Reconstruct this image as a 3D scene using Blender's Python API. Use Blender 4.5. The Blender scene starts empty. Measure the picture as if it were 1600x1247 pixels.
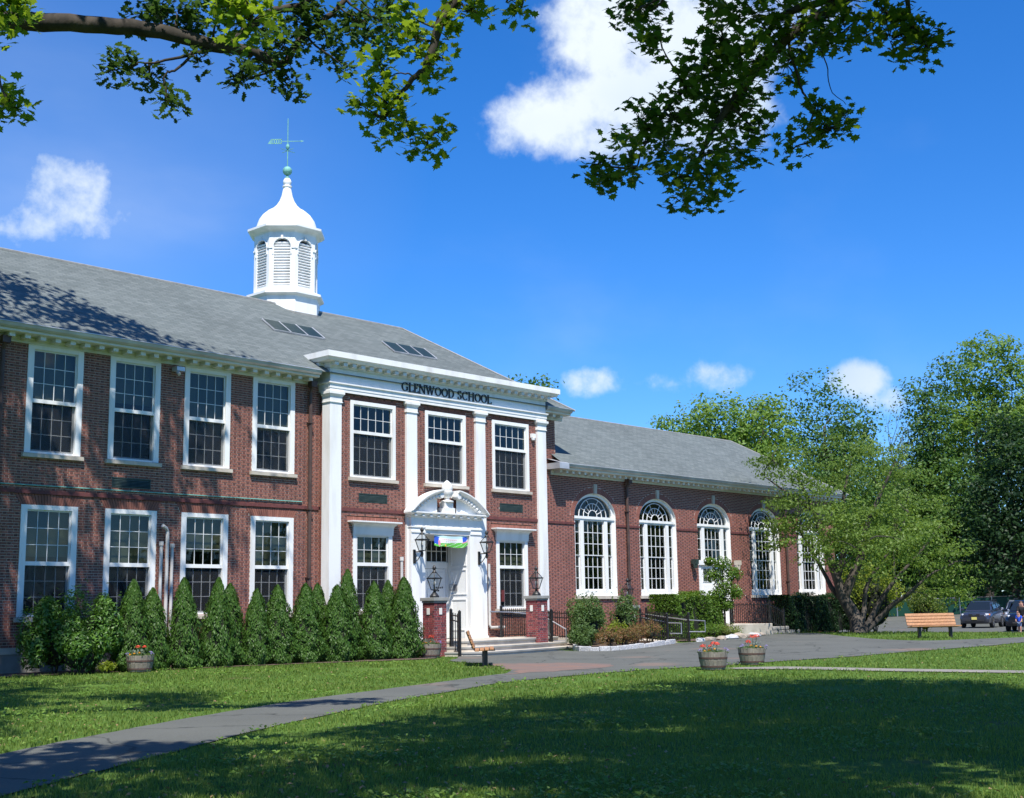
import bpy, bmesh, math, random
import numpy as np
from mathutils import Vector, Matrix, Euler
from mathutils.geometry import delaunay_2d_cdt
random.seed(7); RNG = np.random.default_rng(7)
sc = bpy.context.scene
COL = sc.collection
PI = math.pi
rad = math.radians

# ------------------------------------------------------------------ camera
CAM = Vector((0.0, -31.635, 1.62))
YAW, PITCH, ROLL, FPX = 0.82433, 0.16297, -0.01602, 2000.0
def cam_axes():
    r0 = Vector((math.cos(YAW), -math.sin(YAW), 0)); fh = Vector((math.sin(YAW), math.cos(YAW), 0)); z = Vector((0, 0, 1))
    F = fh*math.cos(PITCH) + z*math.sin(PITCH); U0 = z*math.cos(PITCH) - fh*math.sin(PITCH)
    R = r0*math.cos(ROLL) + U0*math.sin(ROLL); U = U0*math.cos(ROLL) - r0*math.sin(ROLL)
    return R, U, F
cR, cU, cF = cam_axes()
cam = bpy.data.cameras.new('camera'); cam.sensor_width = 36; cam.sensor_fit = 'HORIZONTAL'; cam.lens = 36*FPX/1600
cam.clip_start = .1; cam.clip_end = 3000
camo = bpy.data.objects.new('camera', cam); COL.objects.link(camo)
m = Matrix((( cR.x, cU.x, -cF.x, CAM.x), (cR.y, cU.y, -cF.y, CAM.y), (cR.z, cU.z, -cF.z, CAM.z), (0, 0, 0, 1)))
camo.matrix_world = m
sc.camera = camo
def in_frame(p, mx=.03):
    d = Vector(p) - CAM; w = d.dot(cF)
    if w < .2: return False
    x = d.dot(cR)/w*FPX/1600; y = d.dot(cU)/w*FPX/1600
    return abs(x) < .5+mx and abs(y) < .39+mx

# ------------------------------------------------------------------ sun, sky
SUN_AZ, SUN_EL = rad(219), rad(58)          # clockwise from +Y
sdir = Vector((math.sin(SUN_AZ)*math.cos(SUN_EL), math.cos(SUN_AZ)*math.cos(SUN_EL), math.sin(SUN_EL)))
sl = bpy.data.lights.new('sun', 'SUN'); sl.energy = 5.0; sl.angle = rad(.53); sl.color = (1, .955, .88)
so = bpy.data.objects.new('sun', sl); COL.objects.link(so); so.location = (-20, -60, 60)
so.rotation_euler = (-sdir).to_track_quat('-Z', 'Y').to_euler()

world = bpy.data.worlds.new('World'); sc.world = world; world.use_nodes = True
wn = world.node_tree; wn.nodes.clear()
def N(tree, typ, **kw):
    n = tree.nodes.new(typ)
    for k, v in kw.items(): setattr(n, k, v)
    return n
def mth(tree, op, a, b=None, c=None, clamp=False):
    n = tree.nodes.new('ShaderNodeMath'); n.operation = op; n.use_clamp = clamp
    for i, s in enumerate((a, b, c)):
        if s is None: continue
        if hasattr(s, 'links') or hasattr(s, 'is_output'): tree.links.new(s, n.inputs[i])
        else: n.inputs[i].default_value = s
    return n.outputs[0]
def build_sky():
    t = wn; L = t.links
    sky = N(t, 'ShaderNodeTexSky', sky_type='NISHITA', sun_disc=False)
    sky.sun_elevation = SUN_EL; sky.sun_rotation = SUN_AZ
    sky.altitude = 60; sky.air_density = 1.0; sky.dust_density = .1; sky.ozone_density = 2.0
    hs = N(t, 'ShaderNodeHueSaturation'); hs.inputs['Saturation'].default_value = 1.15; hs.inputs['Value'].default_value = 1.0
    tint = N(t, 'ShaderNodeMix', data_type='RGBA', blend_type='MULTIPLY'); tint.inputs[0].default_value = 1; tint.inputs[7].default_value = (.74, 1.0, 1.46, 1)
    L.new(sky.outputs[0], tint.inputs[6]); L.new(tint.outputs[2], hs.inputs['Color'])
    tc = N(t, 'ShaderNodeTexCoord'); sep = N(t, 'ShaderNodeSeparateXYZ'); L.new(tc.outputs['Generated'], sep.inputs[0])
    az = mth(t, 'ARCTAN2', sep.outputs[0], sep.outputs[1]); el = mth(t, 'ARCSINE', sep.outputs[2])
    n1 = N(t, 'ShaderNodeTexNoise'); n1.inputs['Scale'].default_value = 8; n1.inputs['Detail'].default_value = 9; n1.inputs['Roughness'].default_value = .58
    L.new(tc.outputs['Generated'], n1.inputs['Vector'])
    n2 = N(t, 'ShaderNodeTexNoise'); n2.inputs['Scale'].default_value = 4; n2.inputs['Detail'].default_value = 4
    L.new(tc.outputs['Generated'], n2.inputs['Vector'])
    n4 = N(t, 'ShaderNodeTexNoise'); n4.inputs['Scale'].default_value = 34; n4.inputs['Detail'].default_value = 7; n4.inputs['Roughness'].default_value = .6; L.new(tc.outputs['Generated'], n4.inputs['Vector'])
    nn = mth(t, 'ADD', mth(t, 'SUBTRACT', n1.outputs[0], .5), mth(t, 'MULTIPLY', mth(t, 'SUBTRACT', n4.outputs[0], .5), .55))
    # (azimuth, elevation, half-width, half-height, strength): cumulus puffs round the whole sky
    clouds = [(.913, .440, .062, .062, 1.3), (.862, .380, .058, .032, 1.2), (.975, .425, .085, .056, 1.3), (.915, .390, .065, .044, 1.3), (.985, .385, .06, .04, 1.0), (1.07, .450, .07, .03, .8),
              (.487, .306, .046, .026, .62), (.440, .290, .07, .018, .5), (.40, .285, .06, .02, .4), (.887, .176, .026, .012, .7), (1.097, .166, .019, .013, .75),
              (.937, .170, .018, .007, .25), (.986, .174, .022, .010, .3), (1.115, .150, .02, .009, .4),
              (.03, .30, .12, .05, .9), (-.35, .24, .10, .04, .9), (-.9, .36, .13, .06, .9), (-1.5, .22, .12, .04, .9), (1.55, .28, .12, .05, .9),
              (2.1, .42, .14, .07, .9), (2.7, .25, .12, .045, .9), (-2.1, .45, .13, .06, .8), (-2.7, .22, .12, .04, .9), (.4, .75, .12, .07, .8), (1.4, .8, .14, .07, .8)]
    tot = None
    for a, e, sa, se, k in clouds:
        da = mth(t, 'MULTIPLY', mth(t, 'SUBTRACT', az, a), 1/sa); de = mth(t, 'MULTIPLY', mth(t, 'SUBTRACT', el, e), 1/se)
        r2 = mth(t, 'ADD', mth(t, 'MULTIPLY', da, da), mth(t, 'MULTIPLY', de, de))
        b = mth(t, 'MULTIPLY', mth(t, 'SUBTRACT', 1.0, r2), k)
        tot = b if tot is None else mth(t, 'SMOOTH_MAX', tot, b, .25)
    dens = mth(t, 'ADD', tot, mth(t, 'MULTIPLY', nn, 4.6))
    mr = N(t, 'ShaderNodeMapRange', interpolation_type='SMOOTHSTEP'); mr.inputs['From Min'].default_value = -.25; mr.inputs['From Max'].default_value = 1.35
    L.new(dens, mr.inputs['Value'])
    # soft high veil
    n3 = N(t, 'ShaderNodeTexNoise'); n3.inputs['Scale'].default_value = 2.3; n3.inputs['Detail'].default_value = 6
    mp = N(t, 'ShaderNodeMapping'); mp.inputs['Scale'].default_value = (1, 2.2, 3.5); L.new(tc.outputs['Generated'], mp.inputs[0]); L.new(mp.outputs[0], n3.inputs['Vector'])
    veil = N(t, 'ShaderNodeMapRange', interpolation_type='SMOOTHSTEP'); veil.inputs['From Min'].default_value = .52; veil.inputs['From Max'].default_value = .85; veil.inputs['To Max'].default_value = .10
    L.new(n3.outputs[0], veil.inputs['Value'])
    ca_ = mth(t, 'MULTIPLY', mth(t, 'SUBTRACT', az, .42), 1/.34); ce_ = mth(t, 'MULTIPLY', mth(t, 'SUBTRACT', el, .33), 1/.20)
    cir = mth(t, 'MAXIMUM', mth(t, 'SUBTRACT', 1.0, mth(t, 'ADD', mth(t, 'MULTIPLY', ca_, ca_), mth(t, 'MULTIPLY', ce_, ce_))), 0)
    cir = mth(t, 'MULTIPLY', cir, mth(t, 'MULTIPLY', n3.outputs[0], .22))
    fac = mth(t, 'MAXIMUM', mth(t, 'MULTIPLY', mr.outputs[0], .94), mth(t, 'ADD', veil.outputs[0], cir))
    shade = N(t, 'ShaderNodeMapRange'); shade.inputs['From Min'].default_value = .35; shade.inputs['From Max'].default_value = .68
    L.new(n2.outputs[0], shade.inputs['Value'])
    cm = N(t, 'ShaderNodeMix', data_type='RGBA'); cm.inputs[6].default_value = (8.0, 8.5, 8.9, 1); cm.inputs[7].default_value = (4.8, 6.0, 7.4, 1)
    L.new(shade.outputs[0], cm.inputs[0])
    mx = N(t, 'ShaderNodeMix', data_type='RGBA'); L.new(fac, mx.inputs[0]); L.new(hs.outputs[0], mx.inputs[6]); L.new(cm.outputs[2], mx.inputs[7])
    bg = N(t, 'ShaderNodeBackground'); bg.inputs['Strength'].default_value = .093
    out = N(t, 'ShaderNodeOutputWorld'); L.new(mx.outputs[2], bg.inputs[0]); L.new(bg.outputs[0], out.inputs[0])
build_sky()
vs = sc.view_settings; vs.view_transform = 'Standard'; vs.look = 'None'; vs.exposure = 0.5; vs.gamma = 1; vs.use_curve_mapping = False
sc.render.engine = 'CYCLES'
cy = sc.cycles; cy.use_denoising = True; cy.max_bounces = 7; cy.diffuse_bounces = 2; cy.glossy_bounces = 3; cy.transmission_bounces = 4; cy.transparent_max_bounces = 12; cy.caustics_reflective = False; cy.caustics_refractive = False

# ------------------------------------------------------------------ helpers
XS = [-1e4, 33, 41, 52, 64, 86, 101, 200, 1e4]; ZS = [0, 0, .17, .17, -.22, -.22, .58, .9, .9]
def zg(x, y):
    return .22*min(max((y+31.6)/24., -.2), 1.) + float(np.interp(x, XS, ZS))
ORG = {}
def tag(o, label=None, cat=None, group=None, kind=None):
    if label: o['label'] = label
    if cat: o['category'] = cat
    if group: o['group'] = group
    if kind: o['kind'] = kind
    return o
def thing(name, loc, label, cat, group=None, rz=0):
    o = bpy.data.objects.new(name, None); COL.objects.link(o); o.location = loc; o.rotation_euler = (0, 0, rz); o.empty_display_size = .2
    ORG[o.name] = Vector(loc) if rz == 0 else Vector((0, 0, 0))
    return tag(o, label, cat, group)
def org(p):
    return ORG.get(p.name, Vector((0, 0, 0))) if p is not None else Vector((0, 0, 0))
def link(name, me, parent=None, loc=None, rot=None, scale=None):
    o = bpy.data.objects.new(name, me); COL.objects.link(o)
    if parent is not None: o.parent = parent; ORG[o.name] = org(parent)
    if loc is not None: o.location = Vector(loc) - org(parent)
    if rot is not None: o.rotation_euler = rot
    if scale is not None: o.scale = scale
    return o
def copy_tree(o, parent=None):
    c = o.copy(); COL.objects.link(c); c.parent = parent
    for ch in list(o.children): copy_tree(ch, c)
    return c
class MB:
    def __init__(s): s.v = []; s.f = []; s.m = []
    def add(s, vs_, fs, m=0):
        b = len(s.v); s.v += [tuple(p) for p in vs_]
        for f in fs: s.f.append(tuple(i+b for i in f)); s.m.append(m)
        return s
    def box(s, x0, x1, y0, y1, z0, z1, m=0):
        return s.add([(x0,y0,z0),(x1,y0,z0),(x1,y1,z0),(x0,y1,z0),(x0,y0,z1),(x1,y0,z1),(x1,y1,z1),(x0,y1,z1)],
                     [(0,3,2,1),(4,5,6,7),(0,1,5,4),(1,2,6,5),(2,3,7,6),(3,0,4,7)], m)
    def obox(s, c, ax, ay, az, m=0):       # oriented box from centre and three half-axis vectors
        c = Vector(c); ax = Vector(ax); ay = Vector(ay); az = Vector(az)
        return s.add([c-ax-ay-az, c+ax-ay-az, c+ax+ay-az, c-ax+ay-az, c-ax-ay+az, c+ax-ay+az, c+ax+ay+az, c-ax+ay+az],
                     [(0,3,2,1),(4,5,6,7),(0,1,5,4),(1,2,6,5),(2,3,7,6),(3,0,4,7)], m)
    def bar(s, a, b, w, h=None, m=0, up=(0,0,1)):
        a = Vector(a); b = Vector(b); d = (b-a)
        if d.length < 1e-6: return s
        dn = d.normalized(); up = Vector(up)
        if abs(dn.dot(up)) > .98: up = Vector((0,1,0))
        sx = dn.cross(up).normalized(); sy = sx.cross(dn).normalized(); h = h or w
        return s.obox((a+b)/2, d/2, sx*(w/2), sy*(h/2), m)
    def quad(s, a, b, c, d, m=0): return s.add([a, b, c, d], [(0,1,2,3)], m)
    def prism(s, pts, y0, y1, m=0):        # (x,z) outline, counter-clockwise seen from -Y, extruded in y
        n = len(pts)
        return s.add([(x,y0,z) for x,z in pts]+[(x,y1,z) for x,z in pts],
                     [tuple(range(n)), tuple(range(2*n-1, n-1, -1))]+[(i, i+n, (i+1)%n+n, (i+1)%n) for i in range(n)], m)
    def sweepx(s, prof, x0, x1, m=0):      # (y,z) outline swept along x
        n = len(prof)
        return s.add([(x0,y,z) for y,z in prof]+[(x1,y,z) for y,z in prof],
                     [tuple(range(n)), tuple(range(2*n-1, n-1, -1))]+[(i, i+n, (i+1)%n+n, (i+1)%n) for i in range(n)], m)
    def tube(s, pts, r, n=6, m=0, caps=True):
        pts = [Vector(p) for p in pts]; k = len(pts); r = r if hasattr(r, '__len__') else [r]*k
        b = len(s.v); ref = None
        for i, p in enumerate(pts):
            d = (pts[min(i+1, k-1)]-pts[max(i-1, 0)]).normalized()
            if ref is None: ref = Vector((1,0,0)) if abs(d.x) < .8 else Vector((0,1,0))
            sx = d.cross(ref)
            sx = sx.normalized() if sx.length > 1e-4 else d.orthogonal().normalized()
            sy = d.cross(sx).normalized(); ref = sy.cross(d)*-1 if False else sx.cross(d)
            for j in range(n):
                a = 2*PI*j/n; s.v.append(tuple(p+sx*(math.cos(a)*r[i])+sy*(math.sin(a)*r[i])))
        for i in range(k-1):
            for j in range(n):
                s.f.append((b+i*n+j, b+i*n+(j+1)%n, b+(i+1)*n+(j+1)%n, b+(i+1)*n+j)); s.m.append(m)
        if caps:
            s.f.append(tuple(b+j for j in range(n-1, -1, -1))); s.m.append(m)
            s.f.append(tuple(b+(k-1)*n+j for j in range(n))); s.m.append(m)
        return s
    def lathe(s, prof, n, cx, cy, m=0, rot=0, sx=1, sy=1):
        b = len(s.v); k = len(prof)
        for r, z in prof:
            for j in range(n):
                a = rot+2*PI*j/n; s.v.append((cx+sx*r*math.cos(a), cy+sy*r*math.sin(a), z))
        for i in range(k-1):
            for j in range(n):
                s.f.append((b+i*n+j, b+i*n+(j+1)%n, b+(i+1)*n+(j+1)%n, b+(i+1)*n+j)); s.m.append(m)
        s.f.append(tuple(b+j for j in range(n-1, -1, -1))); s.m.append(m)
        s.f.append(tuple(b+(k-1)*n+j for j in range(n))); s.m.append(m)
        return s
    def mesh(s, name, mats, off=(0,0,0), smooth=False):
        me = bpy.data.meshes.new(name); o = Vector(off)
        me.from_pydata([(x-o.x, y-o.y, z-o.z) for x, y, z in s.v], [], s.f)
        for mt in (mats if isinstance(mats, (list, tuple)) else [mats]): me.materials.append(mt)
        if any(s.m): me.polygons.foreach_set('material_index', s.m)
        if smooth: me.polygons.foreach_set('use_smooth', [True]*len(s.f))
        me.update(); return me
    def build(s, name, mats, parent=None, smooth=False, kind=None):
        o = link(name, s.mesh(name, mats, org(parent), smooth), parent)
        if kind: o['kind'] = kind
        return o
def smooth_by_angle(o, ang=35):
    me = o.data
    me.polygons.foreach_set('use_smooth', [True]*len(me.polygons))
    try: me.set_sharp_from_angle(angle=rad(ang))
    except Exception: pass
def bevel(o, w, seg=2):
    b = o.modifiers.new('bevel', 'BEVEL'); b.width = w; b.segments = seg; b.limit_method = 'ANGLE'; b.angle_limit = rad(40)
    return o
# ------------------------------------------------------------------ materials
def new_mat(name):
    mt = bpy.data.materials.new(name); mt.use_nodes = True
    t = mt.node_tree; b = t.nodes['Principled BSDF']
    return mt, t, b
def setin(b, **kw):
    for k, v in kw.items():
        k = {'rough': 'Roughness', 'metal': 'Metallic', 'spec': 'Specular IOR Level', 'coat': 'Coat Weight', 'coatr': 'Coat Roughness'}[k]
        b.inputs[k].default_value = v
def rgba(c): return (c[0], c[1], c[2], 1)
def surf(name, c1, c2=None, scale=6, detail=5, rough=.6, bump=0, bscale=None, lo=.35, hi=.65, spec=.5, metal=0, coords='Object', stretch=None, streak=None):
    """two-tone noise surface with fine relief"""
    mt, t, b = new_mat(name); L = t.links
    setin(b, rough=rough, spec=spec, metal=metal)
    tc = N(t, 'ShaderNodeTexCoord'); vec = tc.outputs[coords]
    if stretch:
        mp = N(t, 'ShaderNodeMapping'); mp.inputs['Scale'].default_value = stretch; L.new(vec, mp.inputs[0]); vec = mp.outputs[0]
    if c2 is None: b.inputs['Base Color'].default_value = rgba(c1)
    else:
        n = N(t, 'ShaderNodeTexNoise'); n.inputs['Scale'].default_value = scale; n.inputs['Detail'].default_value = detail; L.new(vec, n.inputs['Vector'])
        r = N(t, 'ShaderNodeMapRange'); r.inputs['From Min'].default_value = lo; r.inputs['From Max'].default_value = hi; L.new(n.outputs[0], r.inputs['Value'])
        mx = N(t, 'ShaderNodeMix', data_type='RGBA'); mx.inputs[6].default_value = rgba(c1); mx.inputs[7].default_value = rgba(c2)
        L.new(r.outputs[0], mx.inputs[0]); L.new(mx.outputs[2], b.inputs['Base Color'])
    if bump:
        n = N(t, 'ShaderNodeTexNoise'); n.inputs['Scale'].default_value = bscale or scale*6; n.inputs['Detail'].default_value = 6; L.new(vec, n.inputs['Vector'])
        bp = N(t, 'ShaderNodeBump'); bp.inputs['Strength'].default_value = bump; bp.inputs['Distance'].default_value = .02
        L.new(n.outputs[0], bp.inputs['Height']); L.new(bp.outputs[0], b.inputs['Normal'])
    return mt
def ramp_rand(t, cols, sock=None):
    """random tone per loose piece (and per object)"""
    L = t.links
    g = N(t, 'ShaderNodeNewGeometry'); oi = N(t, 'ShaderNodeObjectInfo')
    s = mth(t, 'FRACT', mth(t, 'ADD', g.outputs['Random Per Island'], oi.outputs['Random']))
    cr = N(t, 'ShaderNodeValToRGB'); cr.color_ramp.interpolation = 'LINEAR'
    e = cr.color_ramp.elements
    while len(e) < len(cols): e.new(.5)
    for i, c in enumerate(cols): e[i].position = i/(len(cols)-1); e[i].color = rgba(c)
    L.new(s, cr.inputs[0]); return cr.outputs[0], s
def brick_mat(name, cols):
    mt, t, b = new_mat(name); L = t.links; setin(b, rough=.85, spec=.25)
    c, s = ramp_rand(t, cols)
    tc = N(t, 'ShaderNodeTexCoord'); n = N(t, 'ShaderNodeTexNoise'); n.inputs['Scale'].default_value = 28; n.inputs['Detail'].default_value = 5; L.new(tc.outputs['Object'], n.inputs['Vector'])
    n2 = N(t, 'ShaderNodeTexNoise'); n2.inputs['Scale'].default_value = .8; n2.inputs['Detail'].default_value = 4; L.new(tc.outputs['Object'], n2.inputs['Vector'])
    k = mth(t, 'ADD', mth(t, 'MULTIPLY', n.outputs[0], .35), mth(t, 'MULTIPLY', n2.outputs[0], .5)); k = mth(t, 'ADD', k, .58)
    mx = N(t, 'ShaderNodeMix', data_type='RGBA', blend_type='MULTIPLY'); mx.inputs[0].default_value = 1
    L.new(c, mx.inputs[6]); L.new(k, mx.inputs[7]); L.new(mx.outputs[2], b.inputs['Base Color'])
    bp = N(t, 'ShaderNodeBump'); bp.inputs['Strength'].default_value = .5; bp.inputs['Distance'].default_value = .006
    L.new(n.outputs[0], bp.inputs['Height']); L.new(bp.outputs[0], b.inputs['Normal'])
    return mt
def leaf_mat(name, cols, trans, gloss=.35, tf=.42):
    """leaf: diffuse front, light through the blade, a thin sheen"""
    mt, t, b = new_mat(name); L = t.links
    setin(b, rough=.5, spec=gloss)
    c, s = ramp_rand(t, cols); L.new(c, b.inputs['Base Color'])
    tr = N(t, 'ShaderNodeBsdfTranslucent')
    mx = N(t, 'ShaderNodeMix', data_type='RGBA', blend_type='MIX'); mx.inputs[0].default_value = .55; L.new(c, mx.inputs[6]); mx.inputs[7].default_value = rgba(trans)
    L.new(mx.outputs[2], tr.inputs[0])
    ms = N(t, 'ShaderNodeMixShader'); ms.inputs[0].default_value = tf
    L.new(b.outputs[0], ms.inputs[1]); L.new(tr.outputs[0], ms.inputs[2]); L.new(ms.outputs[0], t.nodes['Material Output'].inputs[0])
    return mt
def glass_mat(name, tint=(.62, .66, .64), ior=1.5, rough=.012):
    mt, t, b = new_mat(name); L = t.links; t.nodes.remove(b)
    tr = N(t, 'ShaderNodeBsdfTransparent'); tr.inputs[0].default_value = rgba(tint)
    gl = N(t, 'ShaderNodeBsdfGlossy'); gl.inputs['Roughness'].default_value = rough
    tc = N(t, 'ShaderNodeTexCoord'); n = N(t, 'ShaderNodeTexNoise'); n.inputs['Scale'].default_value = 2.2; n.inputs['Detail'].default_value = 1; L.new(tc.outputs['Object'], n.inputs['Vector'])
    bp = N(t, 'ShaderNodeBump'); bp.inputs['Strength'].default_value = .12; bp.inputs['Distance'].default_value = .02; L.new(n.outputs[0], bp.inputs['Height']); L.new(bp.outputs[0], gl.inputs['Normal'])
    fr = N(t, 'ShaderNodeFresnel'); ge = N(t, 'ShaderNodeNewGeometry'); L.new(mth(t, 'ADD', mth(t, 'MULTIPLY', ge.outputs['Backfacing'], 1/ior-ior), ior), fr.inputs[0])
    ms = N(t, 'ShaderNodeMixShader'); L.new(fr.outputs[0], ms.inputs[0]); L.new(tr.outputs[0], ms.inputs[1]); L.new(gl.outputs[0], ms.inputs[2])
    L.new(ms.outputs[0], t.nodes['Material Output'].inputs[0]); return mt
def shingle_mat(name):
    mt, t, b = new_mat(name); L = t.links; setin(b, rough=.9, spec=.2)
    tc = N(t, 'ShaderNodeTexCoord'); mp = N(t, 'ShaderNodeMapping'); mp.inputs['Scale'].default_value = (1, 1, 1); L.new(tc.outputs['UV'], mp.inputs[0])
    br = N(t, 'ShaderNodeTexBrick'); br.offset = .5; br.inputs['Scale'].default_value = 1; br.inputs['Brick Width'].default_value = .31; br.inputs['Row Height'].default_value = .143; br.inputs['Mortar Size'].default_value = .006; br.inputs['Bias'].default_value = 0
    br.inputs['Color1'].default_value = (.118, .138, .136, 1); br.inputs['Color2'].default_value = (.157, .178, .175, 1); br.inputs['Mortar'].default_value = (.075, .086, .085, 1)
    L.new(mp.outputs[0], br.inputs['Vector'])
    mp2 = N(t, 'ShaderNodeMapping'); mp2.inputs['Scale'].default_value = (.7, 5, 1); L.new(tc.outputs['UV'], mp2.inputs[0])
    n = N(t, 'ShaderNodeTexNoise'); n.inputs['Scale'].default_value = 1.6; n.inputs['Detail'].default_value = 5; L.new(mp2.outputs[0], n.inputs['Vector'])
    n2 = N(t, 'ShaderNodeTexNoise'); n2.inputs['Scale'].default_value = .35; n2.inputs['Detail'].default_value = 3; L.new(tc.outputs['UV'], n2.inputs['Vector'])
    k = mth(t, 'ADD', mth(t, 'ADD', mth(t, 'MULTIPLY', n.outputs[0], .5), mth(t, 'MULTIPLY', n2.outputs[0], .3)), .58)
    mx = N(t, 'ShaderNodeMix', data_type='RGBA', blend_type='MULTIPLY'); mx.inputs[0].default_value = 1; L.new(br.outputs[0], mx.inputs[6]); L.new(k, mx.inputs[7]); L.new(mx.outputs[2], b.inputs['Base Color'])
    bp = N(t, 'ShaderNodeBump'); bp.inputs['Strength'].default_value = .6; bp.inputs['Distance'].default_value = .01; L.new(br.outputs['Fac'], bp.inputs['Height']); bp.invert = True; L.new(bp.outputs[0], b.inputs['Normal'])
    return mt
M = {}
M['brick'] = brick_mat('red_brick', [(.21, .088, .066), (.25, .102, .076), (.295, .122, .09), (.235, .095, .071), (.32, .135, .10)])
M['header'] = brick_mat('dark_header_brick', [(.12, .055, .046), (.15, .064, .053), (.19, .076, .062), (.135, .06, .05)])
M['hallbrick'] = brick_mat('hall_brick', [(.245, .096, .073), (.28, .111, .083), (.32, .128, .097), (.265, .103, .078)])
M['pierbrick'] = brick_mat('pier_brick', [(.20, .045, .05), (.27, .062, .062), (.10, .035, .042), (.24, .05, .055), (.31, .08, .075)])
M['mortar'] = surf('mortar', (.62, .50, .42), (.52, .42, .35), 3, bump=.3, bscale=60, rough=.95)
M['beltbrick'] = surf('belt_brick', (.17, .05, .045), (.11, .035, .035), 9, rough=.8, bump=.3)
M['white'] = surf('white_paint', (.85, .85, .83), (.60, .58, .53), 1.1, detail=7, rough=.5, bump=.06, bscale=30, lo=.5, hi=.9, stretch=(2.2, 2.2, .45))
M['sash'] = surf('sash_paint', (.78, .79, .79), (.70, .71, .71), 2, rough=.4)
M['trim'] = surf('weathered_white_trim', (.74, .74, .70), (.55, .55, .48), .9, rough=.6, lo=.5, hi=.8)
M['metalgutter'] = surf('grey_gutter_metal', (.62, .62, .64), (.42, .42, .44), 1.4, rough=.38, metal=.35)
M['lime'] = surf('limestone', (.60, .54, .45), (.46, .41, .34), 2.2, rough=.85, bump=.25, bscale=40)
M['conc'] = surf('concrete', (.58, .52, .44), (.42, .375, .31), 1.7, rough=.9, bump=.35, bscale=35)
M['blue'] = surf('bluestone', (.30, .30, .28), (.20, .20, .19), 1.5, rough=.8, bump=.2)
M['granite'] = surf('granite', (.60, .60, .59), (.33, .33, .34), 26, detail=3, rough=.8, bump=.5, bscale=25)
M['fieldstone'] = surf('field_stone', (.36, .34, .30), (.17, .165, .155), 3.5, rough=.9, bump=.7, bscale=14)
M['tanrock'] = surf('tan_rock', (.40, .33, .25), (.24, .21, .18), 4, rough=.9, bump=.6, bscale=9)
M['shingle'] = shingle_mat('grey_shingles')
M['glass'] = glass_mat('window_glass')
M['lampglass'] = glass_mat('lantern_glass', (.86, .88, .88), 1.45)
M['skyglass'] = surf('skylight_glass', (.022, .038, .038), None, rough=.35, spec=.15)
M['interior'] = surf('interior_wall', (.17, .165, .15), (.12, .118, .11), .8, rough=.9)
M['shade'] = surf('window_shade', (.36, .34, .24), (.28, .27, .19), 1.1, rough=.9)
M['plaque'] = surf('dark_vent_metal', (.03, .055, .05), (.05, .075, .065), 5, rough=.5, metal=.3)
M['copper'] = surf('verdigris_copper', (.20, .47, .40), (.13, .34, .30), 7, rough=.7, metal=.1)
M['downpipe'] = surf('brown_downspout', (.11, .068, .055), (.07, .045, .04), 3, rough=.55, metal=.3)
M['pvc'] = surf('pale_grey_pipe', (.62, .60, .57), (.50, .48, .46), 3, rough=.5)
M['black'] = surf('black_iron', (.012, .012, .013), (.022, .021, .02), 9, rough=.45, spec=.5, bump=.1)
M['steel'] = surf('galvanised_steel', (.52, .52, .53), (.42, .42, .43), 5, rough=.35, metal=.75)
M['letter'] = surf('black_letter', (.012, .013, .016), None, rough=.5)
M['slat'] = surf('bench_wood', (.46, .23, .10), (.32, .15, .065), 3, rough=.6, stretch=(1, 8, 8), bump=.2, bscale=20)
M['barrel'] = surf('weathered_barrel', (.30, .26, .21), (.18, .155, .13), 4, rough=.85, stretch=(5, 5, .6), bump=.4, bscale=20)
M['hoop'] = surf('rusty_hoop', (.13, .075, .06), (.08, .05, .045), 8, rough=.75, metal=.3)
M['soil'] = surf('dark_soil', (.06, .042, .03), (.035, .026, .02), 8, rough=1, bump=.6)
M['mulch'] = surf('bark_mulch', (.15, .10, .07), (.07, .048, .035), 14, rough=1, bump=.9, bscale=30)
M['bark'] = surf('tree_bark', (.07, .057, .046), (.028, .024, .02), 5, rough=.95, bump=1.0, bscale=12, stretch=(1, 1, .3))
M['bark2'] = surf('pale_bark', (.10, .082, .066), (.035, .03, .025), 4, rough=.95, bump=1.0, bscale=10, stretch=(1, 1, .35))
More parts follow.
